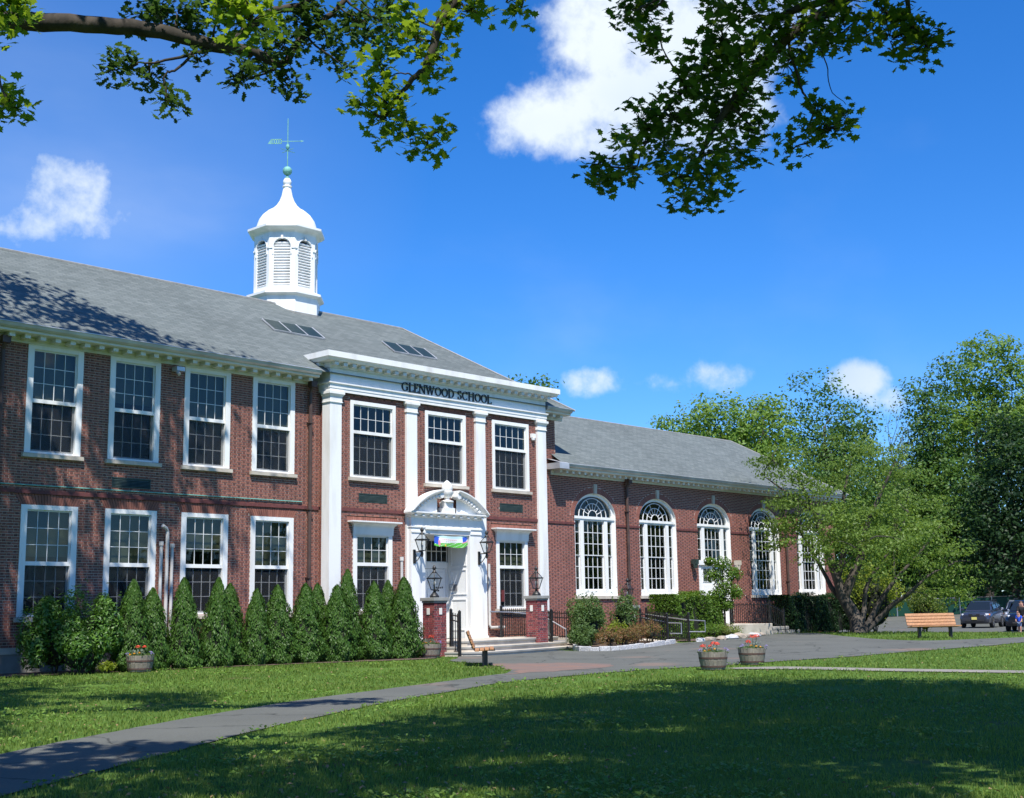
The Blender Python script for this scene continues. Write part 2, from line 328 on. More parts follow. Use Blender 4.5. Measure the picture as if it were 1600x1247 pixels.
def asphalt_mat():
    mt, t, b = new_mat('asphalt'); L = t.links; setin(b, rough=.88, spec=.3)
    tc = N(t, 'ShaderNodeTexCoord')
    def noi(s, d=4):
        n = N(t, 'ShaderNodeTexNoise'); n.inputs['Scale'].default_value = s; n.inputs['Detail'].default_value = d; L.new(tc.outputs['Object'], n.inputs['Vector']); return n.outputs[0]
    k = mth(t, 'ADD', mth(t, 'MULTIPLY', noi(.5), .55), mth(t, 'MULTIPLY', noi(40, 3), .7)); k = mth(t, 'ADD', k, .38)
    mx = N(t, 'ShaderNodeMix', data_type='RGBA', blend_type='MULTIPLY'); mx.inputs[0].default_value = 1; mx.inputs[6].default_value = (.108, .112, .100, 1); L.new(k, mx.inputs[7])
    vo = N(t, 'ShaderNodeTexVoronoi', feature='DISTANCE_TO_EDGE'); vo.inputs['Scale'].default_value = .42; nd = N(t, 'ShaderNodeTexNoise'); nd.inputs['Scale'].default_value = 1.3; nd.inputs['Detail'].default_value = 5; L.new(tc.outputs['Object'], nd.inputs['Vector'])
    va = N(t, 'ShaderNodeMix', data_type='RGBA', blend_type='ADD'); va.inputs[0].default_value = 1.6; L.new(tc.outputs['Object'], va.inputs[6]); L.new(nd.outputs['Color'], va.inputs[7]); L.new(va.outputs[2], vo.inputs['Vector'])
    ck = N(t, 'ShaderNodeMapRange'); ck.inputs['From Min'].default_value = .004; ck.inputs['From Max'].default_value = .016; ck.inputs['To Min'].default_value = .45; L.new(vo.outputs['Distance'], ck.inputs['Value'])
    mc_ = N(t, 'ShaderNodeMix', data_type='RGBA', blend_type='MULTIPLY'); mc_.inputs[0].default_value = 1; L.new(mx.outputs[2], mc_.inputs[6]); L.new(ck.outputs[0], mc_.inputs[7]); mx = mc_
    # washed-in red earth patches
    r = N(t, 'ShaderNodeMapRange', interpolation_type='SMOOTHSTEP'); r.inputs['From Min'].default_value = .60; r.inputs['From Max'].default_value = .72; L.new(noi(.32, 5), r.inputs['Value'])
    m2 = N(t, 'ShaderNodeMix', data_type='RGBA'); L.new(mth(t, 'MULTIPLY', r.outputs[0], .5), m2.inputs[0]); L.new(mx.outputs[2], m2.inputs[6]); m2.inputs[7].default_value = (.25, .16, .12, 1)
    L.new(m2.outputs[2], b.inputs['Base Color'])
    bp = N(t, 'ShaderNodeBump'); bp.inputs['Strength'].default_value = .5; bp.inputs['Distance'].default_value = .006; L.new(noi(90, 4), bp.inputs['Height']); L.new(bp.outputs[0], b.inputs['Normal'])
    return mt
M['asphalt'] = asphalt_mat()
def ground_mat():
    mt, t, b = new_mat('lawn_ground'); L = t.links; setin(b, rough=1, spec=.1)
    tc = N(t, 'ShaderNodeTexCoord')
    def noi(s, d=4):
        n = N(t, 'ShaderNodeTexNoise'); n.inputs['Scale'].default_value = s; n.inputs['Detail'].default_value = d; L.new(tc.outputs['Object'], n.inputs['Vector']); return n.outputs[0]
    cr = N(t, 'ShaderNodeValToRGB'); e = cr.color_ramp.elements; e[0].position = .3; e[0].color = (.05, .10, .018, 1); e[1].position = .7; e[1].color = (.11, .19, .036, 1)
    L.new(mth(t, 'ADD', mth(t, 'MULTIPLY', noi(.35, 6), .6), mth(t, 'MULTIPLY', noi(18, 4), .4)), cr.inputs[0])
    r = N(t, 'ShaderNodeMapRange', interpolation_type='SMOOTHSTEP'); r.inputs['From Min'].default_value = .62; r.inputs['From Max'].default_value = .74; L.new(noi(.5, 6), r.inputs['Value'])
    m2 = N(t, 'ShaderNodeMix', data_type='RGBA'); L.new(mth(t, 'MULTIPLY', r.outputs[0], .7), m2.inputs[0]); L.new(cr.outputs[0], m2.inputs[6]); m2.inputs[7].default_value = (.14, .105, .06, 1)
    L.new(m2.outputs[2], b.inputs['Base Color'])
    bp = N(t, 'ShaderNodeBump'); bp.inputs['Strength'].default_value = .8; bp.inputs['Distance'].default_value = .03; L.new(noi(30, 5), bp.inputs['Height']); L.new(bp.outputs[0], b.inputs['Normal'])
    return mt
M['ground'] = ground_mat()
M['leaf_maple'] = leaf_mat('maple_leaf', [(.045, .11, .016), (.07, .15, .022), (.10, .19, .028)], (.30, .46, .02))
M['leaf_oak'] = leaf_mat('oak_leaf', [(.028, .07, .018), (.042, .095, .022), (.06, .12, .028)], (.13, .24, .03))
M['leaf_far'] = leaf_mat('far_tree_leaf', [(.05, .115, .024), (.075, .16, .032), (.11, .205, .04)], (.2, .34, .04))
M['leaf_fardark'] = leaf_mat('dark_tree_leaf', [(.015, .045, .016), (.026, .065, .02), (.04, .09, .026)], (.07, .15, .03))
M['leaf_farlight'] = leaf_mat('light_tree_leaf', [(.10, .19, .026), (.14, .25, .036), (.18, .29, .05)], (.32, .46, .05))
M['leaf_olive'] = leaf_mat('crabapple_leaf', [(.10, .145, .026), (.15, .20, .036), (.20, .255, .05)], (.36, .46, .05))
M['leaf_arb'] = leaf_mat('arborvitae_spray', [(.035, .09, .014), (.055, .125, .018), (.085, .17, .026)], (.13, .25, .02), gloss=.3, tf=.25)
M['leaf_laurel'] = leaf_mat('laurel_leaf', [(.04, .11, .014), (.07, .165, .018), (.12, .25, .024)], (.16, .32, .02), gloss=.6, tf=.3)
M['leaf_green'] = leaf_mat('shrub_leaf', [(.06, .12, .034), (.09, .16, .046), (.13, .205, .06)], (.2, .32, .05))
M['leaf_yellow'] = leaf_mat('golden_shrub_leaf', [(.15, .21, .02), (.21, .27, .024), (.27, .32, .03)], (.36, .42, .03))
M['leaf_red'] = leaf_mat('russet_shrub_leaf', [(.12, .13, .03), (.20, .12, .045), (.30, .13, .07), (.11, .14, .035), (.36, .19, .08)], (.32, .22, .06))
M['leaf_hedge'] = leaf_mat('hedge_leaf', [(.065, .14, .014), (.10, .19, .02), (.13, .23, .026)], (.24, .36, .03))
M['leaf_silver'] = leaf_mat('silver_leaf', [(.30, .36, .30), (.24, .30, .24), (.12, .2, .08)], (.3, .36, .25))
M['grass'] = leaf_mat('grass_blade', [(.09, .15, .024), (.125, .195, .032), (.165, .235, .042), (.20, .265, .05)], (.30, .40, .05), gloss=.25, tf=.4)
M['clover'] = leaf_mat('broad_weed', [(.10, .2, .03), (.14, .25, .04), (.2, .3, .06)], (.26, .4, .05), gloss=.3, tf=.35)
def flat(name, c, rough=.5, spec=.4, metal=0):
    mt, t, b = new_mat(name); b.inputs['Base Color'].default_value = rgba(c); setin(b, rough=rough, spec=spec, metal=metal); return mt
M['geranium'] = leaf_mat('geranium_petal', [(.75, .05, .03), (.85, .10, .05), (.8, .16, .10)], (.9, .12, .06), tf=.3)
M['violet'] = leaf_mat('violet_petal', [(.22, .15, .5), (.35, .28, .6), (.5, .45, .7)], (.4, .3, .7), tf=.3)
M['marigold'] = leaf_mat('marigold_petal', [(.8, .32, .02), (.85, .42, .03)], (.9, .45, .03), tf=.3)
M['inner'] = surf('painted_core_shade', (.008, .012, .005), (.005, .007, .003), 9, rough=1)  # near-black core colour: shade inside the foliage is painted in
def screen_mat():
    mt, t, b = new_mat('insect_screen'); L = t.links
    b.inputs['Base Color'].default_value = (.035, .04, .046, 1); setin(b, rough=.8, spec=.2)
    tr = N(t, 'ShaderNodeBsdfTransparent'); ms = N(t, 'ShaderNodeMixShader'); ms.inputs[0].default_value = .27
    L.new(tr.outputs[0], ms.inputs[1]); L.new(b.outputs[0], ms.inputs[2]); L.new(ms.outputs[0], t.nodes['Material Output'].inputs[0]); return mt
M['screen'] = screen_mat()
M['leaf_crab'] = leaf_mat('crab_leaf', [(.085, .145, .022), (.125, .20, .032), (.17, .26, .044)], (.32, .46, .045))
M['litter'] = leaf_mat('dead_leaf', [(.22, .15, .07), (.30, .21, .10), (.16, .10, .05)], (.2, .14, .06), tf=.1)
M['leaf_maple_sun'] = leaf_mat('sunlit_maple_leaf', [(.08, .17, .018), (.12, .23, .024), (.17, .29, .03)], (.46, .62, .03), tf=.5)  # brighter copy of the maple leaf, sunlight put into its colour
# ------------------------------------------------------------------ brickwork (Flemish bond, every brick proud of its joints)
CO, JT, ST, HD = .0695, .0140, .2005, .0945
PAIR = ST+HD+2*JT
def lay(bk, mo, x0, x1, z0, z1, y, holes, singles=None, ori=None, sm=0, hm=1, limit=None):
    """bk: bricks, mo: mortar bed; holes: functions z -> (a,b) or None; ori maps (u,depth,z) to world"""
    P = ori or (lambda u, d, z: (u, y+d, z))
    n = int(round((z1-z0)/CO)); co = (z1-z0)/n
    for i in range(n):
        za = z0+i*co; zc = za+co/2; iv = [(x0, x1)]
        for h in holes:
            r = h(zc)
            if r is None: continue
            a, b = r; nv = []
            for p, q in iv:
                if b <= p or a >= q: nv.append((p, q)); continue
                if a > p: nv.append((p, a))
                if b < q: nv.append((b, q))
            iv = nv
        for p, q in iv:
            if q-p < .004: continue
            mo.quad(P(p, .009, za), P(q, .009, za), P(q, .009, za+co), P(p, .009, za+co))
            off = (PAIR/2 if i % 2 else 0)+.006*math.sin(i*3.7)
            k = int(math.floor((p-off)/PAIR))
            u = off+k*PAIR
            while u < q:
                for w, mi in ((ST, sm), (HD, hm)):
                    a = max(u, p+.004); b = min(u+w, q-.004)
                    if b-a > .028:
                        full = abs(b-a-w) < 1e-6
                        j = random.uniform(-.0025, .0025)
                        if singles is not None and full and limit(u, zc):
                            singles.append((a, b, za+JT/2, za+co-JT/2, mi, j))
                        else:
                            A, B, C, D = za+JT/2, za+co-JT/2, j, .0095
                            bk.add([P(a, C, A), P(b, C, A), P(b, C, B), P(a, C, B), P(a, D, A), P(b, D, A), P(b, D, B), P(a, D, B)],
                                   [(0,1,2,3),(4,0,3,7),(1,5,6,2),(3,2,6,7),(4,5,1,0)], mi)
                    u += w+JT
def rect(a, b, c, d): return lambda z: (a, b) if c < z < d else None
def trap(a, b, z0, z1, flare): return lambda z: (a-flare*(z-z0)/(z1-z0), b+flare*(z-z0)/(z1-z0)) if z0 < z < z1 else None
def jack_arch(bk, a, b, z0, z1, y, flare=.14, n=22, mi=0):
    for i in range(n):
        t0 = (i+.07)/n; t1 = (i+.93)/n; w = b-a; W = w+2*flare
        q = [(a+t0*w, z0+.006), (a+t1*w, z0+.006), (a-flare+t1*W, z1-.006), (a-flare+t0*W, z1-.006)]
        j = random.uniform(-.003, .002)
        bk.add([(x, y+j, z) for x, z in q]+[(x, y+.0095, z) for x, z in q], [(0,1,2,3),(4,0,3,7),(1,5,6,2),(3,2,6,7),(4,5,1,0)], mi)
def soldier(bk, a, b, z0, z1, y, mi=0, w=.075):
    n = max(1, int((b-a)/w)); s = (b-a)/n
    for i in range(n): bk.box(a+i*s+.005, a+(i+1)*s-.005, y+random.uniform(-.003, .002), y+.0095, z0+.005, z1-.005, mi)

PANES = {}
def pane_mesh(w, h):
    k = (round(w, 3), round(h, 3))
    if k not in PANES: PANES[k] = MB().box(-w/2, w/2, -.002, .002, -h/2, h/2).mesh('pane', M['glass'])
    return PANES[k]
def sash(par, x0, x1, z0, z1, y, cols, rows, fw=.05, mw=.022, d=.04, name='sash'):
    b = MB(); ix0, ix1, iz0, iz1 = x0+fw, x1-fw, z0+fw, z1-fw
    b.box(x0, ix0, y, y+d, z0, z1); b.box(ix1, x1, y, y+d, z0, z1); b.box(ix0, ix1, y, y+d, z0, iz0); b.box(ix0, ix1, y, y+d, iz1, z1)
    W = (ix1-ix0)/cols; H = (iz1-iz0)/rows
    for i in range(1, cols): b.box(ix0+i*W-mw/2, ix0+i*W+mw/2, y+.006, y+d-.006, iz0, iz1)
    for j in range(1, rows): b.box(ix0, ix1, y+.008, y+d-.008, iz0+j*H-mw/2, iz0+j*H+mw/2)
    so_ = b.build(name, M['sash'], par)
    pm = pane_mesh(W, H)
    for i in range(cols):
        for j in range(rows):
            link('pane', pm, par, (ix0+(i+.5)*W, y+d*.5, iz0+(j+.5)*H), (random.gauss(0, .010), 0, random.gauss(0, .012)))
    return so_
def dh_window(par, x0, x1, z0, z1, y, cols, rt, rb, split, cas=.165, head=.12, sill=True, shade=.5, sill_mat='lime'):
    b = MB(); yf, yb = y-.022, y+.17
    b.box(x0, x0+cas, yf, yb, z0, z1); b.box(x1-cas, x1, yf, yb, z0, z1); b.box(x0+cas, x1-cas, yf+.004, yb, z1-head, z1); b.box(x0+cas, x1-cas, yf+.03, yb, z0, z0+.05); b.box(x0+cas, x1-cas, y+.012, y+.09, split-.045, split+.055)
    w = b.build('window', M['white'], par)
    sash(w, x0+cas, x1-cas, split+.02, z1-head, y+.045, cols, rt, fw=.04, mw=.016, name='upper_sash')
    sash(w, x0+cas, x1-cas, z0+.05, split+.02, y+.095, cols, rb, fw=.05, mw=.016, name='lower_sash')
    MB().box(x0+cas+.004, x1-cas-.004, y+.060, y+.062, z0+.055, split-.05).build('insect_screen', M['screen'], w)
    if sill:
        s = MB().add([(x0-.07, y-.10, z0-.12), (x1+.07, y-.10, z0-.12), (x1+.07, y+.1, z0-.12), (x0-.07, y+.1, z0-.12), (x0-.07, y-.10, z0-.02), (x1+.07, y-.10, z0-.02), (x1+.07, y+.1, z0), (x0-.07, y+.1, z0)],
                     [(0,3,2,1),(4,5,6,7),(0,1,5,4),(1,2,6,5),(2,3,7,6),(3,0,4,7)])
        s.build('sill', M[sill_mat], w)
    if shade:
        zs = z1-(z1-z0)*shade
        MB().box(x0+.03, x1-.03, y+.19, y+.195, zs, z1+.02).build('shade', M['shade'], w)
    return w

# ------------------------------------------------------------------ the school building
school = thing('school_building', (25, 0, .2), 'two-storey red brick school with white columned entrance pavilion and grey hipped roof', 'school building')
bk, mo = MB(), MB()
WX = [15.545+2.3748*i for i in range(4)]; WW = 1.574
WX0 = [WX[0]-2.3748-1.0]
UZ0, UZ1, LZ0, LZ1 = 5.843, 8.709, 1.62, 4.493
holes = []
for x in WX0+WX:
    holes += [rect(x, x+WW, UZ0, UZ1+.1), rect(x, x+WW, LZ0, LZ1), trap(x-.02, x+WW+.02, LZ1, 4.78, .16)]
    jack_arch(bk, x-.02, x+WW+.02, LZ1, 4.78, 0, .16)
holes += [rect(18.09, 19.28, 5.08, 5.36)]
singles = []
def near(u, z): return 14.2 < u < 19.0 and z > 4.9 and len(singles) < 300
lay(bk, mo, 8.5, 25.3, .86, 4.78, 0, holes)
lay(bk, mo, 8.5, 25.3, 4.88, 8.74, 0, holes, singles, None, 0, 1, near)
lay(bk, mo, 35.3, 36.57, 6.62, 8.74, 0, [])                                        # short stretch right of the pavilion
# pavilion walls
PX0, PX1, PY = 25.27, 35.38, -.45
PWX = [26.10, 29.365, 32.63]; PWW = 1.93
ph = [rect(28.5, 31.78, .2, 4.9)]
for x in PWX:
    ph += [rect(x, x+PWW, 5.85, 8.31), rect(x-.02, x+PWW+.02, 8.31, 8.42)]; soldier(bk, x-.02, x+PWW+.02, 8.31, 8.42, PY)
for x in (26.24, 32.76):
    ph += [rect(x, x+1.64, 1.65, 4.05), rect(x-.25, x+1.89, 4.45, 4.60)]; soldier(bk, x-.25, x+1.89, 4.45, 4.60, PY)
for a in (26.47, 32.98): ph += [rect(a, a+1.2, 5.07, 5.34)]
lay(bk, mo, PX0, PX1, .2, 4.76, PY, ph); lay(bk, mo, PX0, PX1, 4.86, 8.48, PY, ph)
lay(bk, mo, -.0, .45, .2, 8.48, 0, [], ori=lambda u, d, z: (PX0+d, -u, z))         # left return of the pavilion (depth runs along +x)
# right side of the main block above the hall roof
lay(bk, mo, 0, 8.2, 5.5, 8.74, 0, [], ori=lambda u, d, z: (36.57-d, u, z))
mo.quad((8.5, 8.2, .2), (8.5, 0.009, .2), (8.5, 0.009, 8.74), (8.5, 8.2, 8.74)); mo.quad((36.5, 8.2, .2), (8.5, 8.2, .2), (8.5, 8.2, 8.74), (36.5, 8.2, 8.74))
brickwork = bk.build('brickwork', [M['brick'], M['header']], school, kind='stuff')
mortar = mo.build('mortar', M['mortar'], school)
smesh = {}
for a, b, z0, z1, mi, j in singles:
    k = mi
    if k not in smesh:
        w, h = (b-a)/2, (z1-z0)/2
        smesh[k] = MB().add([(-w, 0, -h), (w, 0, -h), (w, 0, h), (-w, 0, h), (-w, .0095, -h), (w, .0095, -h), (w, .0095, h), (-w, .0095, h)],
                            [(0,1,2,3),(4,0,3,7),(1,5,6,2),(3,2,6,7),(4,5,1,0)]).mesh('brick', [M['header'] if mi else M['brick']])
    link('brick', smesh[k], school, ((a+b)/2, j, (z0+z1)/2))
# belts, plinth
MB().box(8.5, 25.2, -.035, .01, 4.78, 4.88).build('belt_course', M['beltbrick'], school)
MB().box(25.68, 28.46, PY-.03, PY+.01, 4.76, 4.86).build('belt_course', M['beltbrick'], school); MB().box(32.2, 34.97, PY-.03, PY+.01, 4.76, 4.86).build('belt_course', M['beltbrick'], school)
MB().tube([(14.2, -.03, 5.0), (24.55, -.03, 5.0)], .017, 6).build('cable_conduit', M['copper'], school)
MB().box(8.5, 25.25, -.045, .02, .70, .86).build('water_table', M['lime'], school)
MB().box(8.5, 25.25, -.02, .03, 0, .70).build('foundation', M['blue'], school)
# windows of the left wing
for i, x in enumerate(WX0+WX):
    dh_window(school, x, x+WW, UZ0, UZ1, 0, 4, 3, 3, 7.22, shade=[.5, .52, .44, .66, .56][i])
    dh_window(school, x, x+WW, LZ0, LZ1, 0, 4, 3, 3, 2.98, shade=[.5, .46, .52, .38, .5][i])
for x in PWX: dh_window(school, x, x+PWW, 5.85, 8.31, PY, 5, 2, 3, 7.30, cas=.13, head=.12, shade=0)
for x in (26.24, 32.76):
    w = dh_window(school, x, x+1.64, 1.65, 4.05, PY, 4, 2, 3, 3.10, cas=.16, head=.05, shade=.45)
    # hood on a coved frieze
    h = MB(); cx = x+.82
    h.add([(cx-.84, PY-.05, 4.03), (cx+.84, PY-.05, 4.03), (cx+.84, PY+.05, 4.03), (cx-.84, PY+.05, 4.03), (cx-.84, PY-.07, 4.27), (cx+.84, PY-.07, 4.27), (cx+.84, PY+.05, 4.27), (cx-.84, PY+.05, 4.27)], [(0,3,2,1),(0,1,5,4),(1,2,6,5),(2,3,7,6),(3,0,4,7)])
    prof = [(0, 4.27), (.03, 4.33), (.09, 4.38), (.18, 4.41), (.20, 4.42), (.20, 4.46)]
    for (o0, z0), (o1, z1) in zip(prof, prof[1:]):
        q = lambda o, z: [(cx-.84-o, PY+.03, z), (cx-.84-o, PY-.07-o, z), (cx+.84+o, PY-.07-o, z), (cx+.84+o, PY+.03, z)]
        A, B = q(o0, z0), q(o1, z1)
        for k in range(3): h.quad(A[k], A[k+1], B[k+1], B[k])
    T = q(.20, 4.46); h.quad(T[0], T[1], T[2], T[3])
    h.build('window_hood', M['white'], school)
def louvre(par, a, b, z0, z1, y):
    v = MB().box(a, b, y+.02, y+.06, z0, z1).box(a, b, y-.012, y+.03, z0, z0+.03).box(a, b, y-.012, y+.03, z1-.03, z1).box(a, a+.03, y-.012, y+.03, z0+.03, z1-.03).box(b-.03, b, y-.012, y+.03, z0+.03, z1-.03)
    o = v.build('vent', M['plaque'], par)
    for k in range(5):
        z = z0+.055+k*(z1-z0-.09)/5
        MB().obox(((a+b)/2, y+.006, z), ((b-a)/2-.03, 0, 0), (0, .012, -.006), (0, .006, .012)).build('vent_slat', M['plaque'], o)
louvre(school, 26.47, 27.67, 5.07, 5.34, PY); louvre(school, 32.98, 34.18, 5.07, 5.34, PY); louvre(school, 18.09, 19.28, 5.08, 5.36, 0)
# dark rooms behind the glass
def room(x0, x1, y0, y1, z0, z1, par):
    MB().add([(x0,y0,z0),(x1,y0,z0),(x1,y1,z0),(x0,y1,z0),(x0,y0,z1),(x1,y0,z1),(x1,y1,z1),(x0,y1,z1)], [(0,1,2,3),(7,6,5,4),(1,5,6,2),(2,6,7,3),(3,7,4,0)]).build('interior', M['interior'], par)
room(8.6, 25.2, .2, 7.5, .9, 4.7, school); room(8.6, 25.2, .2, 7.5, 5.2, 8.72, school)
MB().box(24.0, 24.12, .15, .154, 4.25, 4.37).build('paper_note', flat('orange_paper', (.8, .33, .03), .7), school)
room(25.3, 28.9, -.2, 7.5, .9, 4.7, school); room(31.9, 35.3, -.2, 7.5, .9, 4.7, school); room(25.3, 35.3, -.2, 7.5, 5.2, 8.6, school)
# pilasters
def pilaster(x0, x1, yf, yb, z0, z1):
    b = MB().box(x0, x1, yf, yb, z0+.25, z1-.33)
    b.box(x0-.03, x1+.03, yf-.03, yb, z0, z0+.25)
    b.box(x0-.012, x1+.012, yf-.012, yb, z1-.33, z1-.17); b.box(x0-.03, x1+.03, yf-.03, yb, z1-.355, z1-.33)
    lo = [(x0-.012, yb), (x0-.012, yf-.012), (x1+.012, yf-.012), (x1+.012, yb)]; hi = [(x0-.07, yb), (x0-.07, yf-.07), (x1+.07, yf-.07), (x1+.07, yb)]
    for k in range(3): b.quad((*lo[k], z1-.17), (*lo[k+1], z1-.17), (*hi[k+1], z1-.085), (*hi[k], z1-.085))
    b.box(x0-.075, x1+.075, yf-.075, yb, z1-.085, z1-.002)
    return b.build('pilaster', M['white'], school)
pilaster(25.21, 25.68, -.54, -.16, .5, 8.50); pilaster(28.46, 28.93, -.54, -.44, .5, 8.50); pilaster(31.73, 32.20, -.54, -.44, .5, 8.50); pilaster(34.97, 35.44, -.54, -.16, .5, 8.50)
# entablature of the pavilion
def ring(b, prof, x0, x1, y0, yb, m=0):
    for (o0, z0), (o1, z1) in zip(prof, prof[1:]):
        q = lambda o, z: [(x0-o, yb, z), (x0-o, y0-o, z), (x1+o, y0-o, z), (x1+o, yb, z)]
        A, B = q(o0, z0), q(o1, z1)
        for k in range(3): b.quad(A[k], A[k+1], B[k+1], B[k], m)
    return b
e = MB(); ring(e, [(-.05, 8.50), (.02, 8.50), (.02, 8.60), (.035, 8.60), (.035, 8.73), (.08, 8.75), (.08, 8.79), (0, 8.80), (0, 9.24)], 25.21, 35.44, -.54, .45)
ent = e.build('entablature', M['white'], school)
e = MB(); ring(e, [(0, 9.24), (.05, 9.25), (.05, 9.28), (.07, 9.38), (.30, 9.42), (.36, 9.50), (.40, 9.52), (.40, 9.70), (-.3, 9.73)], 25.21, 35.44, -.54, .45)
e.quad((25.5, .45, 9.73), (25.5, -.25, 9.73), (35.15, -.25, 9.73), (35.15, .45, 9.73))
e.build('cornice', M['white'], school)
e = MB()
for k in range(29): x = 25.27+k*.3605; e.box(x-.075, x+.075, -.80, -.585, 9.295, 9.40)
for k in range(2): e.box(24.95, 25.165, -.30+k*.33, -.15+k*.33, 9.295, 9.40); e.box(35.485, 35.70, -.30+k*.33, -.15+k*.33, 9.295, 9.40)
e.build('modillions', M['trim'], school, kind='stuff')
# eave of the left wing, with gutter and modillions
def eave(par, x0, x1, zb, ends=True, yo=0., sp=.42, h=1.0, mw=.15):
    MB().sweepx([(yo+.02, zb), (yo-.05, zb), (yo-.05, zb+.10), (yo-.09, zb+.14), (yo-.09, zb+.17), (yo+.02, zb+.17)][::-1], x0+.5*ends, x1).build('frieze', M['trim'], par)
    MB().sweepx([(yo+.02, zb+.172), (yo-.46, zb+.172), (yo-.50, zb+.19), (yo-.50, zb+.25), (yo+.02, zb+.25)][::-1], x0, x1).build('soffit', M['trim'], par)
    b = MB(); n = int((x1-x0)/sp)
    for k in range(n): x = x0+.2+k*sp; b.box(x-mw/2, x+mw/2, yo-.38, yo-.092, zb+.065, zb+.17)
    b.build('modillions', M['trim'], par, kind='stuff')
    MB().sweepx([(yo-.47, zb+.252), (yo-.55, zb+.25), (yo-.60, zb+.30), (yo-.62, zb+.37), (yo-.64, zb+.38), (yo-.64, zb+.40), (yo-.55, zb+.40), (yo-.47, zb+.36)][::-1], x0, x1).build('gutter', M['metalgutter'], par)
eave(school, 8.0, 24.83, 8.70)
eave(school, 35.5, 36.95, 8.70, False)
# main roof
def uvmesh(name, polys, mat, parent, thick=.05):
    """roof planes with uv in metres along eave and slope"""
    me = bpy.data.meshes.new(name); v = []; f = []; uv = []
    o = org(parent)
    for pl in polys:
        b = len(v); P = [Vector(p) for p in pl]; v += [p-o for p in P]; f.append(tuple(range(b, b+len(P))))
        nrm = (P[1]-P[0]).cross(P[2]-P[0]).normalized(); ux = Vector((0,0,1)).cross(nrm)
        ux = ux.normalized() if ux.length > 1e-4 else Vector((1,0,0)); uy = nrm.cross(ux)
        uv += [(p.dot(ux), p.dot(uy)) for p in P]
    me.from_pydata(v, [], f); lay_ = me.uv_layers.new(name='UVMap')
    for i, c in enumerate(uv): lay_.data[i].uv = c
    me.materials.append(mat); me.update()
    return link(name, me, parent)
EZ, EY, RY, RZ = 9.06, -.60, 4.09, 12.33
X0R, XE = 0.0, 37.08
HX = 32.46; BY = 8.78
roof = uvmesh('roof', [[(X0R, EY, EZ), (XE, EY, EZ), (HX, RY, RZ), (X0R, RY, RZ)], [(XE, EY, EZ), (XE, BY, EZ), (HX, RY, RZ)], [(XE, BY, EZ), (X0R, BY, EZ), (X0R, RY, RZ), (HX, RY, RZ)]], M['shingle'], school)
MB().tube([(X0R, RY, RZ), (HX, RY, RZ)], .05, 6).tube([(HX, RY, RZ), (XE, EY, EZ)], .045, 6).build('ridge_cap', surf('ridge_cap', (.23, .23, .225), (.3, .3, .29), 6, rough=.9), roof)
SL = (RZ-EZ)/(RY-EY); rn = Vector((0, -SL, 1)).normalized(); rs = Vector((0, 1, SL)).normalized()
def rp(x, y): return Vector((x, y, EZ+(y-EY)*SL))
for x0 in (24.75, 30.0):
    for k in range(3):
        xa = x0+k*.70; c = (rp(xa, 1.78)+rp(xa+.64, 2.46))/2+rn*.03
        hw = (rp(0, 2.46)-rp(0, 1.78))/2
        s_ = MB().obox(c, (.315, 0, 0), hw, rn*.03).build('skylight', M['skyglass'], school)
        MB().obox(c+Vector((.335, 0, 0))+rn*.012, (.022, 0, 0), hw*1.02, rn*.03).obox(c-Vector((.335, 0, 0))+rn*.012, (.01, 0, 0), hw*1.02, rn*.02).obox(c-hw*1.03+rn*.004, (.335, 0, 0), hw*.03, rn*.03).build('skylight_frame', M['metalgutter'], s_)
# downspouts
def downspout(par, x, y, zt, zb, yo):
    b = MB().tube([(x, y-.20, zt+.10), (x, y-.18, zt-.06), (x, y-.10, zt-.22), (x, y-.10, zb)], .06, 8)
    for z in (zt-1.2, zt-3.9, zt-6): b.box(x-.08, x+.08, y-.175, y, z, z+.04)
    b.box(x-.11, x+.11, y-.30, y-.10, zt-.06, zt+.12)
    return b.build('downspout', M['downpipe'], par, smooth=False)
downspout(school, 24.79, 0, 8.66, .3, 0); downspout(school, 14.82, 0, 8.66, .3, 0)
